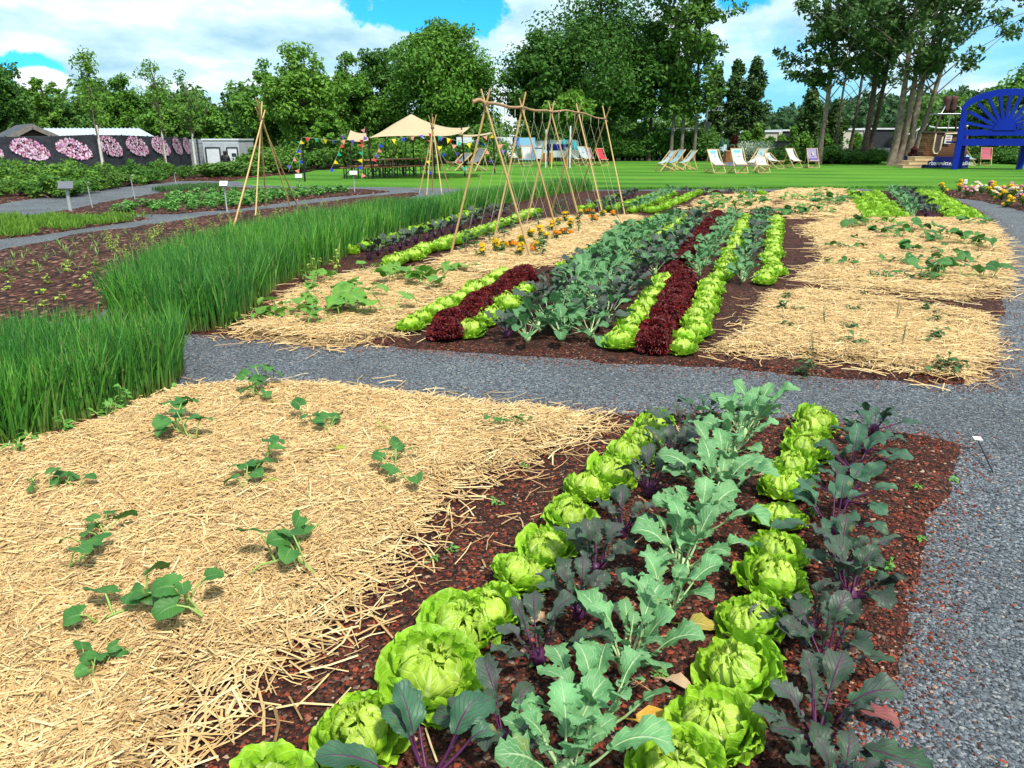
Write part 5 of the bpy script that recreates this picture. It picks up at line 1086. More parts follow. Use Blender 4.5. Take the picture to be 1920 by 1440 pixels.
# ------------------------------------------------------------------ person in black
def person(u, D, zb):
    t = empty('person', (xat(u, D), D, zb), R(8), 'person in a black hooded jacket seen from behind near the white container', 'person')
    J = {'pel': (0,0,.93,.135), 'ab': (0,0,1.08,.135), 'ch': (0,.0,1.28,.15), 'nk': (0,0,1.47,.062), 'hd0': (0,-.01,1.56,.088), 'hd1': (0,-.015,1.66,.10), 'hd2': (0,-.01,1.73,.075),
         'sl': (-.17,0,1.41,.07), 'el': (-.25,.02,1.13,.05), 'wl': (-.24,-.08,.90,.034), 'sr': (.17,0,1.41,.07), 'er': (.25,.02,1.13,.05), 'wr': (.24,-.08,.90,.034),
         'hl': (-.09,0,.88,.10), 'kl': (-.10,-.02,.50,.062), 'al': (-.11,.02,.09,.045), 'tl': (-.13,-.13,.035,.04), 'hr': (.09,0,.88,.10), 'kr': (.10,-.02,.50,.062), 'ar': (.11,.03,.09,.045), 'tr': (.13,-.12,.035,.04), 'pl': (-.235,-.10,.82,.034), 'pr': (.235,-.10,.82,.034)}
    names = list(J); E = [('pel','ab'),('ab','ch'),('ch','nk'),('nk','hd0'),('hd0','hd1'),('hd1','hd2'),('ch','sl'),('sl','el'),('el','wl'),('wl','pl'),('ch','sr'),('sr','er'),('er','wr'),('wr','pr'),('pel','hl'),('hl','kl'),('kl','al'),('al','tl'),('pel','hr'),('hr','kr'),('kr','ar'),('ar','tr')]
    me = bpy.data.meshes.new('b'); me.from_pydata([J[n][:3] for n in names], [(names.index(a), names.index(b)) for a, b in E], [])
    o = bpy.data.objects.new('b', me); COL.objects.link(o); o.modifiers.new('s', 'SKIN'); sub = o.modifiers.new('u', 'SUBSURF'); sub.levels = 1
    for i, n in enumerate(names): me.skin_vertices[0].data[i].radius = (J[n][3],) * 2
    me.skin_vertices[0].data[0].use_root = True
    dg = bpy.context.evaluated_depsgraph_get(); em = bpy.data.meshes.new_from_object(o.evaluated_get(dg)); bpy.data.objects.remove(o)
    m = MB(); V = np.array([v.co for v in em.vertices]); q = np.array([list(p.vertices) for p in em.polygons if len(p.vertices) == 4]); m.add(V, q)
    for s in (-1, 1):
        for k in range(5):
            b = Vector((s * .235 + (k - 2) * .013 * s, -.105 - (.02 if k == 0 else 0), .80)); L = (.05, .075, .082, .077, .06)[k]
            m.tube([b, b + Vector((s * (.012 if k == 0 else 0), -.01, -L * .55)), b + Vector((0, .005, -L))], [.0095, .009, .007], 6)
    skin = plain('skin', (.45,.27,.19), (.5,.3,.22), 8, .6); bo = m.build('body', skin, t, True)
    # jacket and trousers: shells just outside the body
    def shell(name, zlo, zhi, mat, gr):
        no = np.zeros_like(V); 
        for p in em.polygons:
            for v in p.vertices: no[v] += np.array(p.normal)
        no /= np.linalg.norm(no, axis=1)[:, None] + 1e-9; W = V + no * gr
        f = [p for p in q if (V[p][:, 2].mean() > zlo) and (V[p][:, 2].mean() < zhi) and not (abs(V[p][:, 0]).mean() > .2 and V[p][:, 2].mean() < .86)]
        MB().add(W, np.array(f)).build(name, mat, t, True)
    shell('trousers', .07, .97, M_DKG, .012); shell('jacket', .86, 1.75, M_BLACK, .022)
    return t
person(424, 49.2, zat(282, 49.2) - 1.76)
# ================================================================== SIGN POSTS
M_SIGN = plain('sign_face', (.70,.71,.70), (.62,.63,.62), 5, .4); M_POST = plain('post_steel', (.45,.47,.48), (.55,.57,.58), 5, .4, metal=.3)
def sign(u, v, ut, vt, w, h, rz, tilt, label, plate=M_SIGN, r=.018, name='plant_sign'):
    x, y = g(u, v); t = empty(name, (x, y, 0), R(rz), label, 'sign', None); z = zat(vt, y); m = MB(); m.tube([(0, 0, 0), (0, 0, z * .82), (0, -.04, z)], r, 7); m.build('post', M_POST, t, True)
    m = MB(); m.box((0, -.05, z), (w, .02, h), (R(tilt), 0, 0)); pl = m.build('plate', plate, t)
    m = MB(); rot = Euler((R(tilt), 0, 0)).to_matrix()
    for k in range(4):
        c = rot @ Vector((-.04 * w, -.0125, h * (.28 - .18 * k))); m.box((c.x, c.y - .05, c.z + z), (w * (.7 if k else .5), .003, h * .05), (R(tilt), 0, 0))
    m.build('small_print', M_DKG, pl)
sign(133, 399, 129, 347, .30, .24, 20, 128, 'large angled info board on a thick white post beside the wide left path', M_GREY, .04, 'info_board')
sign(426, 397, 413, 344, .17, .15, 10, -50, 'white plant sign on a bent post at the front of the potato bed')
sign(563, 363, 553, 330, .20, .15, 10, -50, 'white plant sign on a post right of the near bamboo teepee')
sign(665, 362, 654, 324, .22, .16, 10, -50, 'white plant sign on a post before the left tent pole')
sign(1805, 362, 1808, 340, .09, .13, 0, -15, 'tiny white label on a stick in the flower bed at the right')
sign(1697, 306, 1697, 284, .32, .24, 0, -8, 'small white notice on a post left of the wooden steps')
for i, (u, v, vt) in enumerate(((174, 392, 343), (254, 377, 330), (332, 353, 325))):
    x, y = g(u, v); t = tag(MB().tube([(0, 0, 0), (-.03, 0, zat(vt + 8, y)), (-.01, -.03, zat(vt, y)), (.07, -.1, zat(vt - 2, y))], .012, 6).build('curved_stake', M_POST, None, True), ['thin steel stake with curved tip nearest the large info board', 'thin steel stake with curved tip, middle one along the left path', 'thin steel stake with curved tip at the dull green herb carpet'][i], 'stake', 'curved stakes along the left path'); t.location = (x, y, 0)
x, y = g(1830, 850); t = empty('plant_label', (x, y, .0), 0, 'small white plant label on a leaning black stick at the gravel edge', 'plant label'); m = MB(); m.tube([(-.07, -.26, .01), (0, 0, .07)], .004, 5); m.build('stick', M_BLACK, t); m = MB(); m.box((.005, .02, .078), (.045, .03, .003), (.3, .1, 0)); m.build('plate', M_SIGN, t)
# ================================================================== BAMBOO
def mat_bamboo():
    k = NT('bamboo'); o = k.obj(); c = k.mix(k.noise(3, 4, o), (.44,.27,.10), (.60,.41,.18)); z = k.n('SeparateXYZ', Vector=o).outputs[2]
    rg = k.ramp(k.math('FRACT', k.math('MULTIPLY', z, 3.7)), [(0, 1.0), (.05, 0.0)]); return k.done(k.mix(k.math('MULTIPLY', rg, .6), c, (.22,.13,.05)), .45)
M_BAM = mat_bamboo(); M_BRANCH = plain('peeled_branch', (.33,.19,.10), (.45,.28,.15), 8, .6); M_TWINE = plain('twine', (.40,.38,.26), (.5,.47,.33), 9, .8); M_TIE = plain('tie_cord', (.16,.09,.05), (.2,.12,.07), 9, .8)
def teepee(feet, tie, tips, label, r=.016):
    Pf = [Vector((*g(u, v), 0)) for u, v in feet]; c = sum(Pf, Vector()) / len(Pf); ap = Vector((xat(tie[0], c.y, zat(tie[1], c.y)), c.y, zat(tie[1], c.y)))
    t = empty('bamboo_teepee', tuple(c), 0, label, 'teepee', 'bamboo teepees')
    for i, f in enumerate(Pf):
        d = (ap - f); top = f + d * (1 + (tips[i] if i < len(tips) else .12)); off = Vector((.02 * math.cos(i * 2.2), .02 * math.sin(i * 2.2), 0))
        MB().tube([f - c, ap + off - c, top + off * 1.4 - c], [r * 1.1, r, r * .85], 7).build('pole', M_BAM, t, True)
    MB().lathe([(.05, -.03), (.055, 0), (.05, .03)], 10, tuple(ap - c)).build('tie', M_TIE, t, True)
teepee([(438, 427), (479, 408), (499, 391), (545, 391), (558, 386)], (490, 224), [.10, .19, .17, .22, .12], 'near bamboo teepee of five poles rising behind the rye')
teepee([(786, 363), (800, 366), (811, 359), (829, 368), (843, 359)], (811, 240), [.2, .16, .2, .14, .18], 'far bamboo teepee of five poles in front of the beige tent')
LF = [Vector((*g(*p), 0)) for p in ((842, 490), (925, 455), (986, 424), (1033, 402), (1076, 390))]; RF = [Vector((*g(*p), 0)) for p in ((998, 493), (1049, 451), (1090, 425), (1133, 416), (1172, 406))]
CR = [(911, 198), (979, 204), (1034, 213), (1085, 214), (1135, 225)]; TP = [((898, 167), (920, 166)), ((970, 184), (986, 172)), ((1027, 190), (1041, 189)), ((1080, 194), (1092, 195)), ((1128, 198), (1144, 201))]
tc = (LF[0] + RF[4]) / 2; tl = empty('bean_trellis', tuple(tc), 0, 'bamboo bean trellis of five crossed frames joined by a wavy ridge pole', 'trellis'); ridge = []
for i in range(5):
    D = (LF[i].y + RF[i].y) / 2; cr_ = Vector(P(*CR[i], D)); ridge.append(cr_)
    for f, q, sg in ((LF[i], 1, 1), (RF[i], 0, -1)):
        d = (cr_ - f); k = (zat(TP[i][q][1], D) - f.z) / (cr_.z - f.z); tip = f + d * max(1.06, min(1.16, k))
        off = Vector((0, .018 * sg, 0)); MB().tube([f - tc + off, cr_ - tc + off, tip - tc + off], [.0155, .0145, .012], 7).build('pole', M_BAM, tl, True)
    MB().lathe([(.028, -.04), (.036, 0), (.028, .04)], 8, tuple(cr_ - tc)).build('tie', M_TIE, tl, True)
rp = [Vector(P(886, 191, ridge[0].y - .1))] + [p + Vector((0, 0, .03)) for p in ridge] + [ridge[4] + Vector((.1, .35, -.04))]
fine = []
for i in range(len(rp) - 1):
    for k in range(5):
        q = k / 5; fine.append(rp[i].lerp(rp[i+1], q) + Vector((0, 0, .035 * math.sin(i * 2.1 + q * 3.1) * math.sin(q * 3.14))) - tc)
h_ = len(fine) // 2
MB().tube(fine[:h_ + 2], [.024 - .008 * k / h_ for k in range(h_ + 2)], 8).build('ridge_pole', M_BRANCH, tl, True); MB().tube(fine[h_ - 2:], [.018 - .006 * k / (len(fine) - h_ + 2) for k in range(len(fine) - h_ + 2)], 8).build('ridge_pole', M_BRANCH, tl, True)
rng_ = random.Random(2)
for k in range(13):
    q = (k + .6) / 13.5 * (len(ridge) - 1); i = int(q); a = ridge[i].lerp(ridge[i+1], q - i); f0 = LF[i].lerp(LF[i+1], q - i); f1 = RF[i].lerp(RF[i+1], q - i)
    m = MB()
    for f in (f0, f1): f = f + Vector((rng_.uniform(-.08, .08), rng_.uniform(-.2, .2), .03)); m.tube([a - tc, a - tc + Vector((0, 0, -.15)), f - tc], .0026, 4)
    m.tube([a - tc + Vector((0, 0, .03)), a - tc + Vector((0, 0, -.11))], [.008, .005], 5); m.build('string', M_TWINE, tl)
# ================================================================== TENT
def cloth(name, c, tr=.4, bump=.15):
    k = NT(name); o = k.obj(); cc = k.mix(k.noise(1.5, 3, o), c, tuple(a * .9 for a in c)); return k.done(cc, .8, k.bump(k.noise(3, 3, o), bump, .01), .15, tr)
M_TENT = cloth('beige_canvas', (.70,.53,.35), .35)
D0, D1 = 30.6, 36.0
te = empty('stretch_tent', (xat(778, 31), 31, 0), 0, 'beige stretch tent with one central peak on black poles', 'tent'); to = Vector(te.location)
def surf(pts, name, thick=.0):
    n = len(pts); k = len(pts[0]); m = MB(); m.add([tuple(Vector(p) - to) for r_ in pts for p in r_], [(i*k+j, i*k+j+1, (i+1)*k+j+1, (i+1)*k+j) for i in range(n-1) for j in range(k-1)]); return m.build(name, M_TENT, te, True)
NG = 28; G_ = []
xl, xr = xat(690, D0, 1.9), xat(867, D0, 1.9); ze = zat(257, D0); zp = zat(213, 33.0)
for j in range(NG):
    b = j / (NG - 1) * 2 - 1; row_ = []
    for i in range(NG):
        a = i / (NG - 1) * 2 - 1
        ax = a * (1 - .07 * (1 - b * b)); by = b * (1 - .12 * (1 - a * a)); X = (xl + xr) / 2 + ax * (xr - xl) / 2; Y = (D0 + D1) / 2 + by * (D1 - D0) / 2
        px = (X - xat(771, 33, 2.5)) / 2.2; py = (Y - 33.0) / 2.8; d = math.hypot(px, py)
        zb_ = ze + .18 * (b + 1) + .05 * (1 - a * a); z = zb_ + (zp - zb_) * math.exp(-2.1 * d ** 1.05) * (1 - max(abs(a), abs(b)) ** 6) + .1 * (abs(a) ** 5) * (b > 0) * b ** 5 + (.22 * max(0, a) ** 6 - .04 * max(0, -a) ** 6) * max(0, -b) ** 6
        row_.append((X, Y, z))
    G_.append(row_)
surf(G_, 'canopy')
def patch(c, name, sag=.12, n=10):
    A_, B_, C_, D_ = [Vector(q) for q in c]; surf([[tuple((A_.lerp(B_, i / n)).lerp(D_.lerp(C_, i / n), j / n) - Vector((0, 0, sag * 4 * (i / n) * (1 - i / n)))) for i in range(n + 1)] for j in range(n + 1)], name)
patch([P(651, 262, 31), P(691, 263, 30.8), P(688, 249, 33), P(657, 244, 33.5)], 'side_flap', .06); patch([P(868, 256, 31), P(926, 249, 32.5), P(918, 248, 35), P(868, 252, 35)], 'side_flap', .05)
for (ub, vb, ut, vt) in ((700, 337, 686, 237), (661, 330, 654, 242), (572, 342, 566, 257), (816, 337, 812, 256), (872, 331, 865, 237), (777, 329, 774, 258), (724, 323, 722, 258), (928, 326, 925, 250), (825, 322, 822, 256), (762, 318, 760, 256)):
    x, y = g(ub, vb); zt = zat(vt, y); xt = xat(ut, y, zt); MB().tube([(x - to.x, y - to.y, 0), (xt - to.x, y - to.y, zt)], [.035, .03], 8).build('pole', M_BLACK, te, True)
# bunting
FC = [plain('flag_' + n, c, None, 1, .7) for n, c in (('blue', (.01,.05,.55)), ('yellow', (.85,.60,.01)), ('teal', (.01,.32,.20)), ('red', (.70,.05,.06)), ('purple', (.14,.08,.45)), ('pink', (.80,.25,.22)))]
def bunting(pts, n, label, seed, D=30.3, size=.165):
    rb = random.Random(seed); p3 = [Vector(P(u, v, d if d else D)) for u, v, d in [(q + (None,))[:3] if len(q) == 2 else q for q in pts]]; t = empty('bunting', tuple(p3[0]), 0, label, 'bunting', 'bunting strings around the tent'); o = p3[0]
    MB().tube([p - o for p in p3], .006, 4).build('cord', M_TWINE, t); seg = [(p3[i+1] - p3[i]).length for i in range(len(p3) - 1)]; tot = sum(seg)
    for k in range(n):
        s = (k + .5) / n * tot; i = 0
        while i < len(seg) - 1 and s > seg[i]: s -= seg[i]; i += 1
        d = (p3[i+1] - p3[i]).normalized(); c = p3[i] + d * s - o; dn = Vector((rb.uniform(-.8, .8), rb.uniform(-.5, .5), -1 if abs(d.z) < .6 else rb.uniform(-.4, .2))); 
        if abs(d.z) > .6: dn = Vector((rb.choice((-1, 1)) * rb.uniform(.6, 1), rb.uniform(-.5, .5), rb.uniform(-.5, .3)))
        dn = (dn - d * dn.dot(d)).normalized() * size * rb.uniform(.9, 1.25); w = size * .48; e = d.cross(dn).normalized() * .004
        V = [c - d * w, c + d * w, c + dn]; m = MB(); m.add([tuple(v - e) for v in V] + [tuple(v + e) for v in V], [(0, 1, 2), (5, 4, 3)]); m.add([tuple(v - e) for v in V] + [tuple(v + e) for v in V], [(0, 3, 4, 1), (1, 4, 5, 2), (2, 5, 3, 0)])
        m.build('flag', FC[(k * 5 + seed) % 6], t)
bunting([(566, 258), (556, 285), (541, 322)], 4, 'hanging bunting left of the outer left tent pole', 1, 29.6); bunting([(567, 259), (563, 290), (560, 330)], 4, 'hanging bunting right against the outer left tent pole', 2, 29.8); bunting([(568, 257), (620, 263), (686, 262)], 7, 'bunting stretched level from the outer left pole to the tent', 3, 30.2)
bunting([(648, 250), (633, 290), (617, 325)], 5, 'bunting slanting down from the left side flap', 4, 29.8); bunting([(684, 238), (680, 280), (678, 336)], 7, 'bunting hanging straight down at the tall left tent pole', 5, 30.0); bunting([(713, 268), (708, 285), (697, 302)], 4, 'short bunting just right of the tall left tent pole', 6, 30.4)
bunting([(730, 262), (775, 256), (806, 250), (850, 262)], 7, 'bunting along the front edge of the tent canopy', 7, 30.3); bunting([(812, 256), (825, 285), (842, 312)], 4, 'bunting slanting right of the far teepee', 8, 30.2); bunting([(811, 255), (806, 300), (803, 333)], 4, 'bunting hanging along the far teepee', 9, 28.6)
bunting([(820, 254), (850, 262), (875, 270), (918, 252)], 6, 'bunting sagging from the tent to the right flap', 10, 30.6); bunting([(846, 268), (860, 300), (872, 324)], 4, 'bunting slanting down to the right tent pole', 11, 30.5); bunting([(905, 262), (920, 295), (932, 324)], 4, 'bunting slanting down right of the right tent pole', 12, 30.9); bunting([(922, 250), (936, 275), (944, 290)], 4, 'bunting hanging behind the first trellis frame', 13, 31.5)
# beer tables and benches
M_BEER = plain('varnished_wood', (.24,.10,.03), (.32,.15,.05), 4, .4)
def beer(name, u, D, L, w, h, rz, label, grp):
    t = empty(name, (xat(u, D), D, 0), R(rz), label, 'table' if 'table' in name else 'bench', grp); m = MB()
    for k in range(3 if w > .4 else 1): ww = w / (3 if w > .4 else 1); m.box((0, -w/2 + ww * (k + .5), h), (L, ww - .012, .035))
    m.build('table_top' if 'table' in name else 'seat', M_BEER, t)
    for s in (-1, 1):
        m = MB(); x = s * L * .38
        for q in (-1, 1): m.bar((x, q * w * .42, 0), (x, q * w * .42, h - .02), .035, .035)
        m.bar((x, -w * .42, h * .35), (x, w * .42, h * .35), .03, .03); m.bar((x, 0, h * .35), (x - s * L * .18, 0, h - .03), .03, .03); m.build('leg_frame', M_DKG, t)
for i, (u, D) in enumerate(((702, 33.0), (735, 34.2), (768, 35.4))): beer('beer_table', u, D, 2.0 if i else 1.6, .6, .74, 38, ['folding wooden table at the left end under the tent', 'folding wooden table in the middle under the tent', 'folding wooden table at the right end under the tent'][i], 'folding tables under the tent')
for i, (u, D) in enumerate(((676, 32.6), (716, 32.3), (752, 33.2), (784, 34.6), (690, 34.5), (728, 35.8))): beer('beer_bench', u, D, 1.8, .26, .46, 38, ['wooden bench at the far left under the tent', 'wooden bench in front of the left table', 'wooden bench in front of the middle table', 'wooden bench in front of the right table', 'wooden bench behind the left table', 'wooden bench behind the middle table'][i], 'folding benches under the tent')
# ================================================================== DECK CHAIRS
M_BEECH = plain('beech_frame', (.52,.33,.16), (.62,.42,.22), 6, .5); CV = {k: cloth('canvas_' + k, c, .4) for k, c in dict(white=(.74,.78,.80), pale=(.55,.66,.76), grey=(.24,.25,.30), red=(.72,.06,.10), pink=(.66,.16,.22), lilac=(.44,.36,.60), blue=(.36,.56,.72)).items()}
M_PRB = plain('print_blue', (.02,.12,.30)); M_PRC = plain('print_cyan', (.10,.45,.65)); M_PRY = plain('print_yellow', (.8,.6,.05)); M_PRN = plain('print_navy', (.03,.02,.25))
def chair_parts(recl):
    tz, ty = (1.08, .46) if recl == 0 else (.80, .72)      # local +y = behind the sitter, front faces -y
    A0, A1 = (-.45, 0.02), (ty, tz); B0, B1 = (-.40, .40), (.55, 0.02); w = .29
    f = MB()
    for s in (-1, 1): f.bar((s * w, A0[0], A0[1]), (s * w, A1[0], A1[1]), .025, .05)
    f.bar((-w, A1[0], A1[1]), (w, A1[0], A1[1]), .03, .03); f.bar((-w, A0[0] + .03, .03), (w, A0[0] + .03, .03), .03, .03)
    b = MB(); v = w - .035
    for s in (-1, 1): b.bar((s * v, B0[0], B0[1]), (s * v, B1[0], B1[1]), .025, .05)
    b.bar((-v, B0[0], B0[1]), (v, B0[0], B0[1]), .03, .03); b.bar((-v, B1[0], .03), (v, B1[0], .03), .03, .03)
    p = MB(); q = w + .03; c = (A0[0] + (A1[0] - A0[0]) * .72, A0[1] + (A1[1] - A0[1]) * .72); e = (B1[0] - .02, .08)
    for s in (-1, 1): p.bar((s * q, c[0], c[1]), (s * q, e[0], e[1]), .02, .04)
    p.bar((-q, e[0], e[1]), (q, e[0], e[1]), .025, .025)
    def cp(t, o=0):   # canvas curve
        y = A1[0] + (B0[0] - A1[0]) * t; z = A1[1] + (B0[1] - A1[1]) * t; sg = math.sin(PI * min(1, t ** .8)) ; return (y + .06 * sg - o * .8, z - .16 * sg + o * .5)
    cv = MB(); n = 12; k = 6; V = []
    for i in range(n + 1):
        y, z = cp(i / n)
        for j in range(k + 1): V.append(((j / k * 2 - 1) * .245, y, z + .015 * math.cos((j / k - .5) * PI)))
    cv.add(V, [(i*(k+1)+j, i*(k+1)+j+1, (i+1)*(k+1)+j+1, (i+1)*(k+1)+j) for i in range(n) for j in range(k)])
    return f, b, p, cv, cp
CHM = {}
for rc in (0, 1):
    f, b, p, cv, cp = chair_parts(rc); CHM[rc] = (f.mesh('back_frame', M_BEECH), b.mesh('seat_frame', M_BEECH), p.mesh('prop_frame', M_BEECH), {k: cv.mesh('canvas', m, True) for k, m in CV.items()}, cp)
def prints(cp, rects, mat):
    m = MB()
    for (x, t, w, h) in rects:
        V = []
        for tt in (t - h / 2, t + h / 2):
            y, z = cp(tt, .022)
            for xx in (x - w / 2, x + w / 2): V.append((xx, y, z + .012))
        m.add(V, [(0, 1, 3, 2)])
    return m.mesh('print', mat)
PR = {}
for rc in (0, 1):
    cp = CHM[rc][4]
    PR[rc] = {'line': [prints(cp, [(-.11, .30, .012, .05), (.0, .30, .04, .03), (.05, .30, .04, .035), (.10, .30, .03, .03)], M_PRB)], 'tops': [prints(cp, [(0, .08, .3, .05), (.05, .14, .1, .04), (-.08, .15, .08, .04)], M_PRC), prints(cp, [(-.11, .30, .012, .05), (.0, .30, .04, .03), (.06, .30, .06, .035)], M_PRB)],
              'badge': [prints(cp, [(-.03, .28, .05, .12), (0, .45, .24, .025)], M_PRN), prints(cp, [(.04, .26, .05, .1)], M_PRY), prints(cp, [(0, .72, .46, .13)], M_PRN)], 'cyan': [prints(cp, [(0, .2, .14, .06), (.08, .26, .1, .05)], M_PRC)], None: []}
def deckchair(u, v, rz, colr, label, rc=0, pr='line', sc=1.0, grp='deck chairs on the lawn'):
    x, y = g(u, v); f, b, p, cvs, cp = CHM[rc]
    parts = [('back_frame', f), ('seat_frame', b), ('prop_frame', p), ('canvas', cvs[colr], [('print', q) for q in PR[rc][pr]])]
    place(('deck_chair', parts), (x, y, .03), (0, 0, R(rz)), sc * .93, label, 'deck chair', grp)
deckchair(1246, 322, -68, 'pale', 'pale blue deck chair facing left, leftmost of the side-on trio'); deckchair(1263, 321.5, -64, 'blue', 'pale blue deck chair facing left in the middle of the side-on trio', 0, 'line', 1.05); deckchair(1286, 320.5, -70, 'pale', 'pale blue deck chair facing left, rightmost of the side-on trio', 0, None)
deckchair(1341, 326, 13, 'white', 'white upright deck chair, leftmost of the white group on the lawn', 0, 'tops', 1.08); deckchair(1384, 326, 4, 'white', 'white upright deck chair facing the camera, second of the white group', 0, 'tops', 1.12); deckchair(1415, 322, -58, 'white', 'white deck chair turned sideways behind the low white one', 0, 'cyan', 1.12)
deckchair(1429, 325.5, -4, 'white', 'low reclined white deck chair in front of two others', 1, 'line', 1.0); deckchair(1452, 317, 28, 'white', 'white low deck chair right behind the sideways one', 1, 'cyan', 1.1); deckchair(1486, 316, 20, 'white', 'plain white deck chair with billowing cloth left of the purple one', 0, None, 1.05); deckchair(1522, 316, -6, 'lilac', 'purple printed deck chair with dark blue bottom edge', 0, 'badge', 1.05)
deckchair(1811, 311.5, 25, 'blue', 'pale blue deck chair behind the left post of the blue bench', 0, 'line', 1.05); deckchair(1846, 311.5, -24, 'pink', 'pink deck chair partly hidden by the inner blue bench leg', 0, 'line', 1.05)
deckchair(1128, 311.5, 24, 'red', 'red deck chair beside the dark hedge, right of the trellis'); deckchair(1096, 311, 28, 'pale', 'pale blue deck chair left of the red one', 0, 'line', 1.1); deckchair(1104, 309, 20, 'lilac', 'lilac deck chair half hidden behind the pale blue one', 0, None); deckchair(1074, 311, 50, 'white', 'white deck chair beside the thick white post near the caravan', 0, None, 1.05)
deckchair(988, 311, 6, 'white', 'white deck chair facing the camera before the picture banner', 0, None, 1.1); deckchair(961, 309, 20, 'white', 'white deck chair left of the one before the picture banner', 0, None, 1.1); deckchair(893, 322.5, -38, 'grey', 'grey deck chair just right of the right tent pole', 0, 'line', 1.1); deckchair(858, 321, -42, 'grey', 'grey deck chair behind the right tent pole', 1, 'line', 1.15); deckchair(752, 311, 30, 'white', 'white deck chair behind the tables under the tent', 0, None); deckchair(776, 310, -20, 'white', 'second white deck chair behind the tables, right of the other', 1, None)
# ================================================================== GIANT BLUE BENCH
M_BLUE = plain('blue_gloss', (.001,.016,.27), (.001,.022,.33), 1, .45, .1, 25, 0, .2)
bx, by = g(1789, 319); bt = empty('giant_bench', (bx, by, 0), R(-16), 'giant blue bench with a fan-shaped back at the right edge', 'bench'); Wb = 4.25; hub = (1.98, 2.02); th = .22
zt = zat(207, by)
MB().bar((0, 0, 0), (0, 0, zt), .26, th, (0, 1, 0)).build('back_post', M_BLUE, bt); MB().bar((Wb - .3, 0, 0), (Wb - .3, 0, zt), .26, th, (0, 1, 0)).build('back_post', M_BLUE, bt)
m = MB(); arc = []; ra, rb_ = 2.35, zat(170, by) - zt
for i in range(25):
    a = PI - PI * i / 24; arc.append((hub[0] + 2.12 * math.cos(a), zt - .05 + rb_ * math.sin(a) ** 1.0))
pl = [(x_, z_ + .12) for x_, z_ in arc] + [(x_ * .97 + hub[0] * .03, z_ - .2) for x_, z_ in reversed(arc)]; m.prism(pl, -th * .55, th * .55); m.build('arch', M_BLUE, bt)
m = MB(); m.prism([(hub[0] + .52 * math.cos(PI * i / 16), hub[1] + .55 * math.sin(PI * i / 16)) for i in range(17)], -.13, .13); m.build('hub', M_BLUE, bt)
for i in range(11):
    a = PI * (i + .75) / 11.5; c, s = math.cos(a), math.sin(a); k = 1 / math.sqrt((c / 2.05) ** 2 + (s / (zt + rb_ - hub[1] - .12)) ** 2)
    k = min(k, abs(1.95 / c) if abs(c) > .05 else k); MB().bar((hub[0] + .56 * c, 0, hub[1] + .52 * s), (hub[0] + k * c, 0, hub[1] + k * s), .14, .24, (0, 1, 0)).build('spoke', M_BLUE, bt)
for z_, hgt in ((hub[1] - .12, .30), (1.42, .34)): MB().box((Wb / 2 - .15, -.003, z_), (Wb - .3 - .255, .17, hgt)).build('rail', M_BLUE, bt)
for s in range(5): MB().box((Wb / 2 - .15, .35 + s * .32, 1.42), (Wb + .1, .28, .10)).build('seat_slat', M_BLUE, bt)
for x_ in (.62, Wb - .7): MB().bar((x_, 1.7, 0), (x_, 1.7, 1.36), .26, .24, (0, 1, 0)).build('front_leg', M_BLUE, bt)
MB().bar((0.0, .12, 1.98), (0.62, 1.75, 1.98), .2, .12).build('armrest', M_BLUE, bt); MB().bar((.62, 1.7, 1.47), (.62, 1.7, 1.9), .18, .18, (0, 1, 0)).build('arm_support', M_BLUE, bt)
# ================================================================== BALLOON BASKET ON ITS PLATFORM
def mat_wicker():
    k = NT('wicker'); o = k.obj(); s = k.n('SeparateXYZ', Vector=o); z = k.math('FRACT', k.math('MULTIPLY', s.outputs[2], 9.0)); w = k.n('TexWave', Scale=9.0, Distortion=1.5, Vector=o).outputs[1]
    c = k.mix(k.ramp(z, [(0, 0.0), (.12, 1.0), (.8, 1.0), (1, 0.0)]), (.05,.02,.012), k.mix(w, (.20,.085,.045), (.36,.18,.10))); return k.done(c, .7, k.bump(k.math('ADD', z, w), .7, .04))
M_WICK = mat_wicker(); M_NAVY = plain('navy_panel', (.006,.010,.10), (.008,.014,.13), 2, .4); M_PINE = plain('pine_board', (.58,.38,.20), (.68,.47,.27), 4, .6); M_LEATH = plain('cream_leather', (.62,.50,.33), (.7,.58,.4), 5, .6); M_PADB = plain('brown_padding', (.05,.035,.028), (.08,.055,.042), 5, .8)
Db = 44.0; pf = empty('platform', (xat(1757, Db), Db, 0), R(-4), 'dark blue platform with white web address under the balloon basket', 'platform'); Wp = (1800 - 1722) / FPX * Db; hp = zat(294, Db)
MB().box((.35, 1.1, hp / 2), (Wp + .2, 2.2, hp)).build('panel', M_NAVY, pf)
cu_ = bpy.data.curves.new('t', 'FONT'); cu_.body = 'urbanmitte.de/ballon'; cu_.size = .31; cu_.extrude = .004; to_ = bpy.data.objects.new('t', cu_); COL.objects.link(to_); tm = bpy.data.meshes.new_from_object(to_.evaluated_get(bpy.context.evaluated_depsgraph_get())); bpy.data.objects.remove(to_); bpy.data.curves.remove(cu_)
M_LET_W = plain('lettering_white', (.78,.80,.84)); tm.materials.clear(); tm.materials.append(M_LET_W); lt = link('lettering', tm, pf); lt.location = (-.66, -.010, .18); lt.rotation_euler = (PI / 2, 0, 0)
MB().box((-.83, -.006, .28), (.2, .01, .18)).build('emblem', M_LET_W, pf); MB().prism([(-.90, .22), (-.76, .22), (-.83, .34)], -.016, -.0115).build('emblem_mark', M_PRC, pf)
stp = empty('wooden_steps', (xat(1705, Db), Db - .28, 0), R(-4), 'three pale wooden steps leading up to the balloon basket', 'steps')
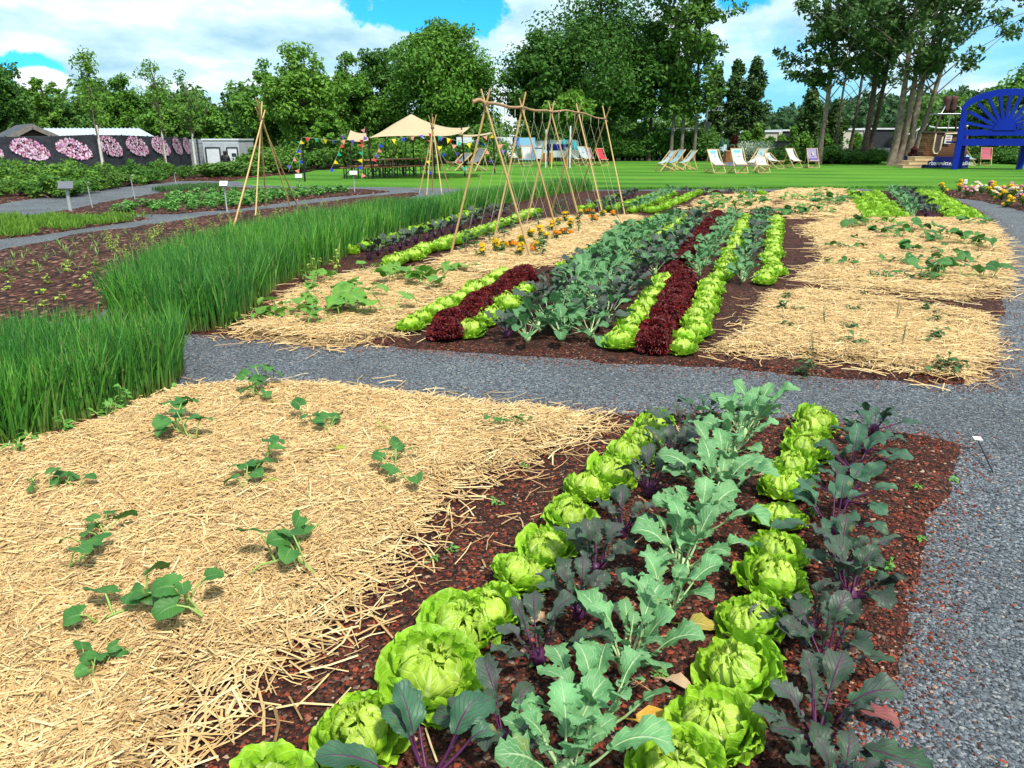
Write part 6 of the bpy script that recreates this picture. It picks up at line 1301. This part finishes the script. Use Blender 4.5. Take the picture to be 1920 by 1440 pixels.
for k in range(3):
    m = MB(); z0_, z1_ = hp * k / 3, hp * (k + 1) / 3; x_ = k * .31; m.box((x_, .5 + .02 * k, (z0_ + z1_) / 2 - .003), (1.0, 1.0, z1_ - z0_ - .03)); m.box((x_, .5 + .02 * k, z1_ - .012), (1.04, 1.05, .03)); m.build('step', M_PINE, stp)
bk = empty('balloon_basket', (xat(1761, Db + .9), Db + .9, hp), R(-6), 'brown wicker hot-air balloon basket with cream-edged door opening', 'balloon basket'); wb = (1797 - 1726) / FPX * Db / 2; hb = zat(249, Db + .9) - hp
m = MB(); V = []; lv = [(.98, .0), (1.03, .10), (1.0, .35), (.97, .7), (.93, .93), (.95, 1.0)]; nr = 32
for sc_, zz in lv:
    for k in range(nr):
        a = 2 * PI * k / nr; ca, sa = math.cos(a), math.sin(a); q = (abs(ca) ** 6 + abs(sa) ** 6) ** (-1 / 6); V.append((wb * sc_ * ca * q, .85 * sc_ * sa * q, zz * hb))
m.add(V, [(i*nr+k, i*nr+(k+1) % nr, (i+1)*nr+(k+1) % nr, (i+1)*nr+k) for i in range(len(lv)-1) for k in range(nr)]); m.build('wicker_body', M_WICK, bk, True)
m = MB(); m.tube([(wb * .96 * math.cos(2*PI*k/24) * ((abs(math.cos(2*PI*k/24)) ** 6 + abs(math.sin(2*PI*k/24)) ** 6) ** (-1/6)), .82 * math.sin(2*PI*k/24) * ((abs(math.cos(2*PI*k/24)) ** 6 + abs(math.sin(2*PI*k/24)) ** 6) ** (-1/6)), hb) for k in range(25)], .07, 7); m.build('padded_rim', M_PADB, bk, True)
m = MB(); ux = -wb * .62; m.tube([(ux - .17, -.90, hb * .96), (ux - .19, -.91, hb * .3), (ux - .1, -.92, hb * .14), (ux + .08, -.92, hb * .13), (ux + .2, -.91, hb * .3), (ux + .22, -.90, hb * .8), (ux + .34, -.89, hb * .96), (wb * .5, -.88, hb * .98)], .045, 7); m.build('leather_edge', M_LEATH, bk, True)
MB().box((ux + .02, -.875, hb * .55), (.3, .03, hb * .72)).build('door_opening', M_PADB, bk)
sg = MB(); sg.box((ux + .52, -.93, hb * .72), (.36, .02, .46), (0, R(4), 0)); so_ = sg.build('notice', M_SIGN, bk); m = MB()
for k in range(3): m.box((ux + .52, -.944, hb * .72 + .13 - k * .13), (.22, .006, .045))
m.build('small_print', plain('print_red', (.45,.08,.08)), so_)
fz = zat(214, Db + .9) - hp
for x_, y_ in ((-wb * .8, -.7), (wb * .8, -.7), (-wb * .8, .7), (wb * .8, .7)): MB().tube([(x_, y_, hb), (x_ * .62, y_ * .6, fz)], .055, 7).build('padded_upright', M_PADB, bk, True)
MB().tube([(.1, 0, hb), (.1, 0, fz)], .03, 7).build('hose', M_SILV, bk, True)
m = MB(); fx, fy = wb * .7, .48
for z_ in (fz,):
    c4 = [(-fx, -fy, z_), (fx, -fy, z_), (fx, fy, z_), (-fx, fy, z_)]
    for k in range(4): m.tube([c4[k], c4[(k+1) % 4]], .035, 6)
m.build('burner_frame', M_SILV, bk, True)
for s in (-1, 1): MB().tube([(s * fx * .75, -fy, fz), (s * fx * .5, -fy * .7, fz + .38), (s * fx * .4, 0, fz + .42), (s * fx * .5, fy * .7, fz + .38), (s * fx * .75, fy, fz)], .035, 6).build('burner_hoop', M_SILV, bk, True)
for s in (-1, 1): MB().lathe([(0, .05), (.16, .06), (.2, .3), (.17, .55), (.22, .75), (.2, .95), (0, .96)], 10, (s * .18, 0, fz)).build('burner', plain('rusty_burner', (.10,.035,.025), (.05,.03,.025), 6, .7), bk, True)
# rope railing behind the basket
rr_ = empty('rope_railing', (xat(1720, 52), 52, 0), 0, 'white rope sagging between thin posts behind the balloon basket', 'railing')
pts = [(1695, 255), (1708, 250), (1722, 243), (1735, 232), (1745, 238), (1760, 240), (1800, 240), (1815, 236)]
MB().tube([Vector(P(u, v, 52)) - rr_.location for u, v in pts], .05, 6).build('rope', M_WHITE, rr_, True)
for u, v in ((1714, 247), (1720, 243), (1735, 232), (1800, 240)): p = Vector(P(u, v, 52)) - rr_.location; MB().tube([(p.x, 0, 0), (p.x, 0, p.z + .1)], .035, 6).build('post', M_SILV, rr_, True)
sl_ = gable('slate_shed', 'dark slate-roofed hut behind the tall tree clump', 1712, 62, 2.6, 4, 1.0, 1.75, 80, M_DKG, M_DKG)
# ================================================================== WAREHOUSE AND FAR YARD
Dw = 84.0; wh = empty('warehouse', (xat(1490, Dw), Dw, 0), 0, 'long low warehouse with cream and dark wall panels', 'warehouse'); ox = wh.location.x
segs = [(1300, 1395, M_CREAM), (1395, 1462, M_CREAM), (1462, 1560, M_NAVY), (1560, 1580, M_CREAM), (1580, 1620, M_CREAM), (1620, 1672, M_NAVY)]
vt_ = lambda u: 249 - (u - 1300) * .022
for k, (a, b, m_) in enumerate(segs):
    xa, xb = xat(a, Dw) - ox, xat(b, Dw) - ox; z = zat(vt_((a + b) / 2), Dw); m = MB(); m.box(((xa + xb) / 2, 4, z / 2 - .1), (xb - xa - .02, 8, z + .2 - .15)); m.build('wall_panel', M_DKG if m_ is M_NAVY else m_, wh)
    m = MB(); m.box(((xa + xb) / 2, 3.97, z - .0), (xb - xa + .05, 8.2, .16)); m.build('roof_edge', M_WHITE, wh)
    if m_ is M_CREAM: MB().box((xb - .2, -.08, z / 2 - .05), (.35, .15, z - .1)).build('pilaster', M_CREAM, wh)
for a, b in ((1450, 1470), (1560, 1580)): xa, xb = xat(a, Dw) - ox, xat(b, Dw) - ox; MB().box(((xa + xb) / 2, -.09, .6), (xb - xa, .1, 1.5)).build('door', M_NAVY, wh)
def boxy(name, u0, u1, v0, v1, D, dep, mat, label, cat, extra=None):
    z0_, z1_ = max(-.05, zat(v1, D)), zat(v0, D); x0_, x1_ = xat(u0, D), xat(u1, D); t = empty(name, ((x0_ + x1_) / 2, D, z0_), 0, label, cat); W = x1_ - x0_; H = z1_ - z0_
    m = MB(); m.box((0, dep / 2, H / 2), (W, dep, H)); m.build('body', mat, t); return t, W, H
t, W, H = boxy('white_container', 1258, 1318, 242, 300, 63, 2.4, M_WHITE, 'white container above the tall hedge left of the poplars', 'container')
m = MB()
for k in range(22): m.box((-W / 2 + .1 + k * (W - .2) / 21, -.02, H / 2), (.06, .05, H - .2))
m.build('ribs', M_WHITE, t); m = MB(); m.box((0, 1.2, H + .05), (W + .08, 2.5, .1)); m.build('roof_frame', M_SILV, t)
t, W, H = boxy('teal_container', 1238, 1257, 241, 300, 64, 2.4, plain('teal_paint', (.02,.16,.22)), 'small teal container left of the white container', 'container'); m = MB(); [m.box((-W / 2 + .1 + k * (W - .2) / 6, -.02, H / 2), (.05, .05, H - .2)) for k in range(7)]; m.build('ribs', plain('teal_paint_dark', (.015,.12,.17)), t)
tp = empty('loudspeaker_mast', (xat(1319, 60), 60, 0), 0, 'dark stage mast with a pale truss arm beside the white container', 'mast'); z = zat(228, 60); MB().box((0, 0, z / 2), (.45, .45, z)).build('mast', M_DKG, tp)
m = MB(); zt_ = zat(207, 60)
for q in (0, .25): m.tube([(-.1, 0, zt_ + q), (1.2, 0, zt_ + q)], .03, 5)
for k in range(6): m.tube([(-.1 + k * .22, 0, zt_), (.01 + k * .22, 0, zt_ + .25)], .02, 4)
m.tube([(0, 0, z - .1), (0, 0, zt_ + .3)], .05, 6); m.build('truss_arm', M_SILV, tp)
# picture banners, caravan
def banner(u0, u1, v0, v1, D, label, name='banner', mat=M_WHITE):
    z0_, z1_ = zat(v1, D), zat(v0, D); x0_, x1_ = xat(u0, D), xat(u1, D); t = empty(name, ((x0_ + x1_) / 2, D, 0), 0, label, 'banner'); W, H = x1_ - x0_, z1_ - z0_
    f = MB(); f.box((0, 0, (z0_ + z1_) / 2), (W, .06, H)); f.build('sheet', mat, t)
    m = MB()
    for s in (-1, 1): m.tube([(s * (W / 2 - .05), .07, 0), (s * (W / 2 - .05), .07, z1_)], .03, 6)
    m.build('post', M_SILV, t); return t, W, H, z0_
t, W, H, z0_ = banner(857, 905, 257, 298, 53, 'white printed banner with a red diamond behind the tent pole'); m = MB()
m.prism([(-W * .32, z0_ + H * .55), (-W * .27, z0_ + H * .42), (-W * .32, z0_ + H * .29), (-W * .37, z0_ + H * .42)], -.036, -.033); m.build('diamond_print', FC[3], t)
m = MB(); rp_ = random.Random(4); [m.box((rp_.uniform(-.45, .45) * W, -.034, z0_ + rp_.uniform(.1, .9) * H), (rp_.uniform(.03, .12), .004, rp_.uniform(.03, .12)), (0, rp_.random(), 0)) for k in range(40)]; m.build('faint_print', plain('faint_blue', (.45,.58,.68)), t)
t, W, H, z0_ = banner(908, 961, 257, 298, 55, 'white banner left of the blue picture banner'); m = MB(); [m.box((rp_.uniform(-.45, .45) * W, -.034, z0_ + rp_.uniform(.1, .9) * H), (rp_.uniform(.03, .12), .004, rp_.uniform(.03, .12)), (0, rp_.random(), 0)) for k in range(40)]; m.build('faint_print', plain('faint_grey', (.5,.56,.62)), t)
t, W, H, z0_ = banner(964, 1003, 258, 300, 56, 'colourful picture banner with a blue column left of the caravan', 'banner', plain('print_sky', (.22,.50,.72)))
MB().box((-W * .37, -.036, z0_ + H * .5), (W * .24, .008, H * .98)).build('blue_column', plain('print_royal', (.01,.14,.50)), t)
m = MB(); [m.box((-W * .37 + dx, -.042, z0_ + H * zz), (.14, .005, .03)) for zz in (.82, .76, .68, .55, .5) for dx in (-.03, .04)]; m.build('white_print', M_LET_W, t)
for k, (xx, c) in enumerate(((-.18, (.45,.18,.12)), (-.04, (.60,.38,.32)), (.12, (.62,.22,.30)), (.28, (.7,.35,.42)), (.42, (.15,.3,.55)))):
    m = MB(); w = W * .07; zz = z0_ + H * (.30 + .05 * (k % 2)); m.prism([(xx * W - w, z0_ + .08), (xx * W + w, z0_ + .08), (xx * W + w * .8, zz + H * .22), (xx * W + w * .3, zz + H * .38), (xx * W - w * .4, zz + H * .36), (xx * W - w * .9, zz + H * .2)], -.038, -.034); m.build('printed_shape', plain('print_tone_%d' % k, c), t)
Dc = 57.0; cvn = empty('caravan', (xat(1056, Dc), Dc, 0), 0, 'white caravan with a wide dark blue window', 'caravan'); W = (1085 - 1028) / FPX * Dc; H = zat(262, Dc)
m = MB(); m.prism([(-W/2, .3), (W/2, .3), (W/2 + .02, H * .6), (W/2 - .1, H - .08), (W/2 - .3, H), (-W/2 + .3, H), (-W/2 + .1, H - .1), (-W/2 - .02, H * .55)], 0, 1.9); m.build('body', M_WHITE, cvn)
MB().box((-.18 * W, -.01, zat(276, Dc)), (W * .70, .03, .42)).build('window', plain('blue_window', (.004,.012,.22), None, 1, .15), cvn)
m = MB(); [m.box((rp_.uniform(-.45, .45) * W, -.006, rp_.uniform(.35, .95)), (.03, .012, rp_.uniform(.1, .35)), (0, rp_.uniform(-.6, .6), 0)) for k in range(26)]; m.build('leaf_print', plain('print_pale_teal', (.35,.55,.62)), cvn)
for s in (-.28, .28): MB().lathe([(0, -.01), (.2, 0), (.24, .05), (.24, .16), (.2, .2), (0, .21)], 14, (0, 0, 0)).build('wheel', M_BLACK, cvn, True).matrix_local = Matrix.Translation((s * W, .02, .27)) @ Matrix.Rotation(-PI / 2, 4, 'X')
aw = empty('white_awning', (xat(1014, Dc), Dc, 0), 0, 'white awning sheet left of the caravan', 'awning'); W = 24 / FPX * Dc; MB().box((0, 0, (zat(264, Dc) + zat(277, Dc)) / 2), (W, .05, zat(264, Dc) - zat(277, Dc))).build('sheet', M_WHITE, aw); m = MB(); [m.tube([(s * W / 2, .05, 0), (s * W / 2, .05, zat(264, Dc))], .03, 6) for s in (-1, 1)]; m.build('post', M_SILV, aw); MB().box((0, .04, .55), (W * .96, .05, .7)).build('lower_panel', plain('print_mist', (.55,.66,.72)), aw)
def parasol(u, v0, v1, D, col, label):
    t = empty('closed_parasol', (xat(u, D), D, 0), 0, label, 'parasol', 'closed parasols'); za, zb = zat(v0, D), zat(v1, D); MB().tube([(0, 0, 0), (0, 0, za)], .025, 6).build('pole', M_SILV, t); k = MB(); k.lathe([(.0, za), (.07, za - .1), (.12, (za + zb) / 2), (.2, zb + .05), (.17, zb)], 10); k.build('folded_canopy', col, t, True)
MT = plain('turquoise_cloth', (.01,.42,.50)); MGd = plain('bottle_green_cloth', (.012,.07,.045))
parasol(1057, 259, 271, 56.2, MT, 'closed turquoise parasol above the caravan window'); parasol(1077, 263, 281, 55.5, MT, 'closed turquoise parasol at the right end of the caravan'); parasol(1350, 257, 275, 60, MGd, 'closed dark green parasol left of the orange planter'); parasol(1361, 260, 278, 61, MGd, 'closed dark green parasol right behind the other')
def pole(u, vb, vt, D, r, mat, label): o = tag(MB().tube([(0, 0, 0), (0, 0, zat(vt, D))], r, 8).build('garden_pole', mat, None, True), label, 'pole'); o.location = (xat(u, D), D, 0)
pole(1023, 314, 243, 44.5, .035, M_WHITE, 'thin white pole in front of the white awning'); pole(1068, 315, 236, 43.5, .045, M_WHITE, 'thick white pole in front of the caravan'); pole(1034, 316, 270, 43, .03, FC[1], 'yellow pole left of the caravan window'); pole(1063, 316, 280, 43, .035, plain('orange_paint', (.75,.3,.03)), 'orange pole in front of the caravan'); pole(1028, 300, 226, 50, .07, M_BLACK, 'black pole behind the thin white pole')
def planter(u0, u1, v0, v1, D, label):
    z1_ = zat(v0, D); x0_, x1_ = xat(u0, D), xat(u1, D); t = empty('planter', ((x0_ + x1_) / 2, D, 0), 0, label, 'planter', 'orange planters'); W = x1_ - x0_; m = MB()
    for k in range(5): m.box((-W / 2 + W / 5 * (k + .5), .3, z1_ / 2), (W / 5 - .02, .6, z1_))
    m.build('boards', plain('orange_wood', (.40,.14,.05), (.5,.2,.08)), t); MB().box((0, .3, z1_), (W + .06, .66, .05)).build('rim', M_PINE, t)
planter(1360, 1372, 283, 296, 54, 'orange wooden planter holding the reddish young tree'); planter(1017, 1026, 287, 299, 55, 'small orange planter left of the black pole'); planter(1027, 1037, 286, 299, 54, 'small orange planter beside the yellow pole')
t, W, H, z0_ = banner(1331, 1345, 270, 293, 60, 'pale pink printed panel left of the dark green parasols', 'banner', plain('print_rose', (.62,.48,.46))); MB().prism([(-.12, z0_), (.12, z0_), (.12, z0_ + .5), (0, z0_ + .62), (-.12, z0_ + .5)], -.036, -.032).build('arch_print', plain('print_brick', (.45,.15,.10)), t)
t, W, H, z0_ = banner(1345, 1360, 271, 294, 60.5, 'pale blue printed panel behind the dark green parasols', 'banner', plain('print_ice', (.55,.68,.78))); m = MB(); [m.box((rp_.uniform(-.4, .4) * W, -.034, z0_ + rp_.uniform(.1, .9) * H), (.03, .004, .16), (0, rp_.uniform(-.5, .5), 0)) for k in range(14)]; m.build('leaf_print', plain('print_steel', (.25,.4,.55)), t)
t, W, H = boxy('dark_bin', 1455, 1478, 266, 296, 62, .9, M_DKG, 'dark grey waste enclosure left of the young green tree', 'bin'); MB().box((0, .45, H + .03), (W + .08, 1.0, .06)).build('lid', M_BLACK, t)
flat('asphalt_path', gp([(1340, 312.5), (1425, 312.5), (1440, 304), (1350, 304)]), .045, plain('asphalt', (.10,.10,.12), (.13,.13,.15), 2, .9))
C = [(xat(u_, D_), D_, rw.uniform(.5, 1.15)) for u_, D_ in [(rw.uniform(1372, 1450), rw.uniform(60, 66)) for k in range(60)]]
M_WFL = island('white_blossom', [(.62,.66,.55), (.75,.78,.72), (.10,.22,.05), (.14,.28,.06)], .7, .2); stuff('white_flower_drift', leaves_mb(C, [.55] * len(C), 90, .06, 77), M_WFL, 'drift of white flowers behind the sideways deck chair', 'flowers')
for u, D, c, lb in ((1497, 70, CV['white'], 'small white garden tent far behind the white deck chairs'), (1513, 72, MT, 'small turquoise garden tent left of the first bare trunk'), (1546, 70, CV['white'], 'small white garden tent right of the first bare trunk'), (1598, 72, MT, 'small turquoise garden tent between the tall trunks')):
    t = empty('garden_tent', (xat(u, D), D, 0), 0, lb, 'tent', 'small far garden tents'); k = MB(); k.lathe([(.62, zat(284, D)), (.55, zat(279, D)), (.3, zat(276, D)), (0, zat(274.5, D))], 10); k.build('canopy', c, t, True); m = MB(); [m.tube([(math.cos(a) * .58, math.sin(a) * .58, 0), (math.cos(a) * .58, math.sin(a) * .58, zat(283, D))], .025, 5) for a in (0, 1.57, 3.14, 4.71)]; m.build('pole', M_WHITE, t)
# ================================================================== SKY, SUN, CAMERA
def world():
    w = bpy.data.worlds.new('World'); scene.world = w; w.use_nodes = True; t = w.node_tree; t.nodes.clear()
    k = NT.__new__(NT); k.t = t
    out = t.nodes.new('ShaderNodeOutputWorld')
    sky = t.nodes.new('ShaderNodeTexSky'); sky.sky_type = 'NISHITA'; sky.sun_disc = False
    sky.sun_elevation = R(SUN_EL); sky.sun_rotation = R(SUN_AZ); sky.air_density = 1.0; sky.dust_density = .4; sky.ozone_density = 2.5
    d = k.n('TexCoord').outputs['Generated']; sp = k.n('SeparateXYZ', Vector=d)
    z = k.math('ADD', k.math('MAXIMUM', sp.outputs[2], 0.0), .22)
    p = k.n('CombineXYZ', X=k.math('DIVIDE', sp.outputs[0], z), Y=k.math('DIVIDE', sp.outputs[1], z)).outputs[0]
    n1 = k.noise(1.3, 7, p, .58); n2 = k.noise(2.2, 6, k.n('Mapping', Location=(5.2, 1.3, 2.0), Scale=(1, .8, 1), Vector=p).outputs[0], .55)
    blue = k.mix(1.0, sky.outputs[0], (.13, .82, 1.3), 'MULTIPLY')
    n3 = k.noise(15, 6, d, .62)
    hole = None
    for (u, v, ru, rv, soft) in ((800, 20, .085, .026, .3), (66, 140, .026, .020, .3), (1385, -8, .035, .02, .5), (1465, 165, .12, .055, .8), (1900, 60, .06, .04, .8), (300, -350, .2, .06, .5)):
        h = dirpx(u, v)
        q = k.n('VectorMath', {'operation': 'SUBTRACT'}); k.set(q.inputs[0], d); k.set(q.inputs[1], tuple(h))
        q2 = k.n('VectorMath', {'operation': 'MULTIPLY'}); k.set(q2.inputs[0], q.outputs[0]); k.set(q2.inputs[1], (1 / ru, 1 / ru, 1 / rv))
        ln = k.n('VectorMath', {'operation': 'LENGTH'}); k.set(ln.inputs[0], q2.outputs[0])
        dd = k.math('ADD', ln.outputs['Value'], k.math('MULTIPLY', k.math('SUBTRACT', n3, .5), 2.6))
        m = k.n('MapRange', {'interpolation_type': 'SMOOTHSTEP'}, Value=dd, From_Min=1.0 - soft * .5, From_Max=1.0 + soft * .5, To_Min=1.0, To_Max=0.0).outputs[0]
        m = k.math('MULTIPLY', m, .45 if soft == .8 else 1.0)
        hole = m if hole is None else k.math('MAXIMUM', hole, m)
    cm = k.ramp(n1, [(.22, .72), (.5, 1.0)])
    cm = k.math('MULTIPLY', cm, k.math('SUBTRACT', 1.0, hole), True)
    cc = k.ramp(n2, [(.36, CLOUD_D), (.50, CLOUD_M), (.60, CLOUD_L)])
    # bright cumulus head low on the left
    h = dirpx(84, 152); q = k.n('VectorMath', {'operation': 'SUBTRACT'}); k.set(q.inputs[0], d); k.set(q.inputs[1], tuple(h))
    q2 = k.n('VectorMath', {'operation': 'MULTIPLY'}); k.set(q2.inputs[0], q.outputs[0]); k.set(q2.inputs[1], (1 / .026, 1 / .026, 1 / .013)); ln = k.n('VectorMath', {'operation': 'LENGTH'}); k.set(ln.inputs[0], q2.outputs[0])
    cu = k.n('MapRange', {'interpolation_type': 'SMOOTHSTEP'}, Value=k.math('ADD', ln.outputs['Value'], k.math('MULTIPLY', k.math('SUBTRACT', n3, .5), 1.6)), From_Min=.8, From_Max=1.1, To_Min=1.0, To_Max=0.0).outputs[0]
    cm = k.math('MAXIMUM', cm, cu); cc = k.mix(cu, cc, CLOUD_L)
    col = k.mix(cm, blue, cc)
    bg = t.nodes.new('ShaderNodeBackground'); k.set(bg.inputs[0], col); bg.inputs[1].default_value = .1
    t.links.new(bg.outputs[0], out.inputs[0])
SUN_EL, SUN_AZ = 56, 150
CLOUD_D, CLOUD_M, CLOUD_L = (2.6, 4.3, 5.3), (4.3, 5.9, 6.6), (6.4, 7.0, 7.2)
world()
sl = bpy.data.lights.new('sun', 'SUN'); sl.energy = 3.2; sl.angle = R(5); sl.color = (1.0, .95, .86)
so = bpy.data.objects.new('sun', sl); COL.objects.link(so)
# nishita: rotation measured from +Y clockwise seen from above
saz = R(SUN_AZ); sd_ = Vector((math.sin(saz) * math.cos(R(SUN_EL)), math.cos(saz) * math.cos(R(SUN_EL)), math.sin(R(SUN_EL))))
so.rotation_euler = sd_.to_track_quat('Z', 'Y').to_euler()
cam = bpy.data.cameras.new('camera'); cam.sensor_fit = 'HORIZONTAL'; cam.sensor_width = 36; cam.lens = 36 * FPX / 1920; cam.clip_end = 3000; cam.clip_start = .05
co = bpy.data.objects.new('camera', cam); COL.objects.link(co); co.location = (0, 0, EYE); co.rotation_euler = (PI / 2 - PITCH, 0, 0)
scene.camera = co
vs = scene.view_settings; vs.view_transform = 'Standard'; vs.look = 'None'; vs.exposure = 0.82; vs.gamma = 1
scene.cycles.max_bounces = 5; scene.cycles.transparent_max_bounces = 6; scene.cycles.diffuse_bounces = 2
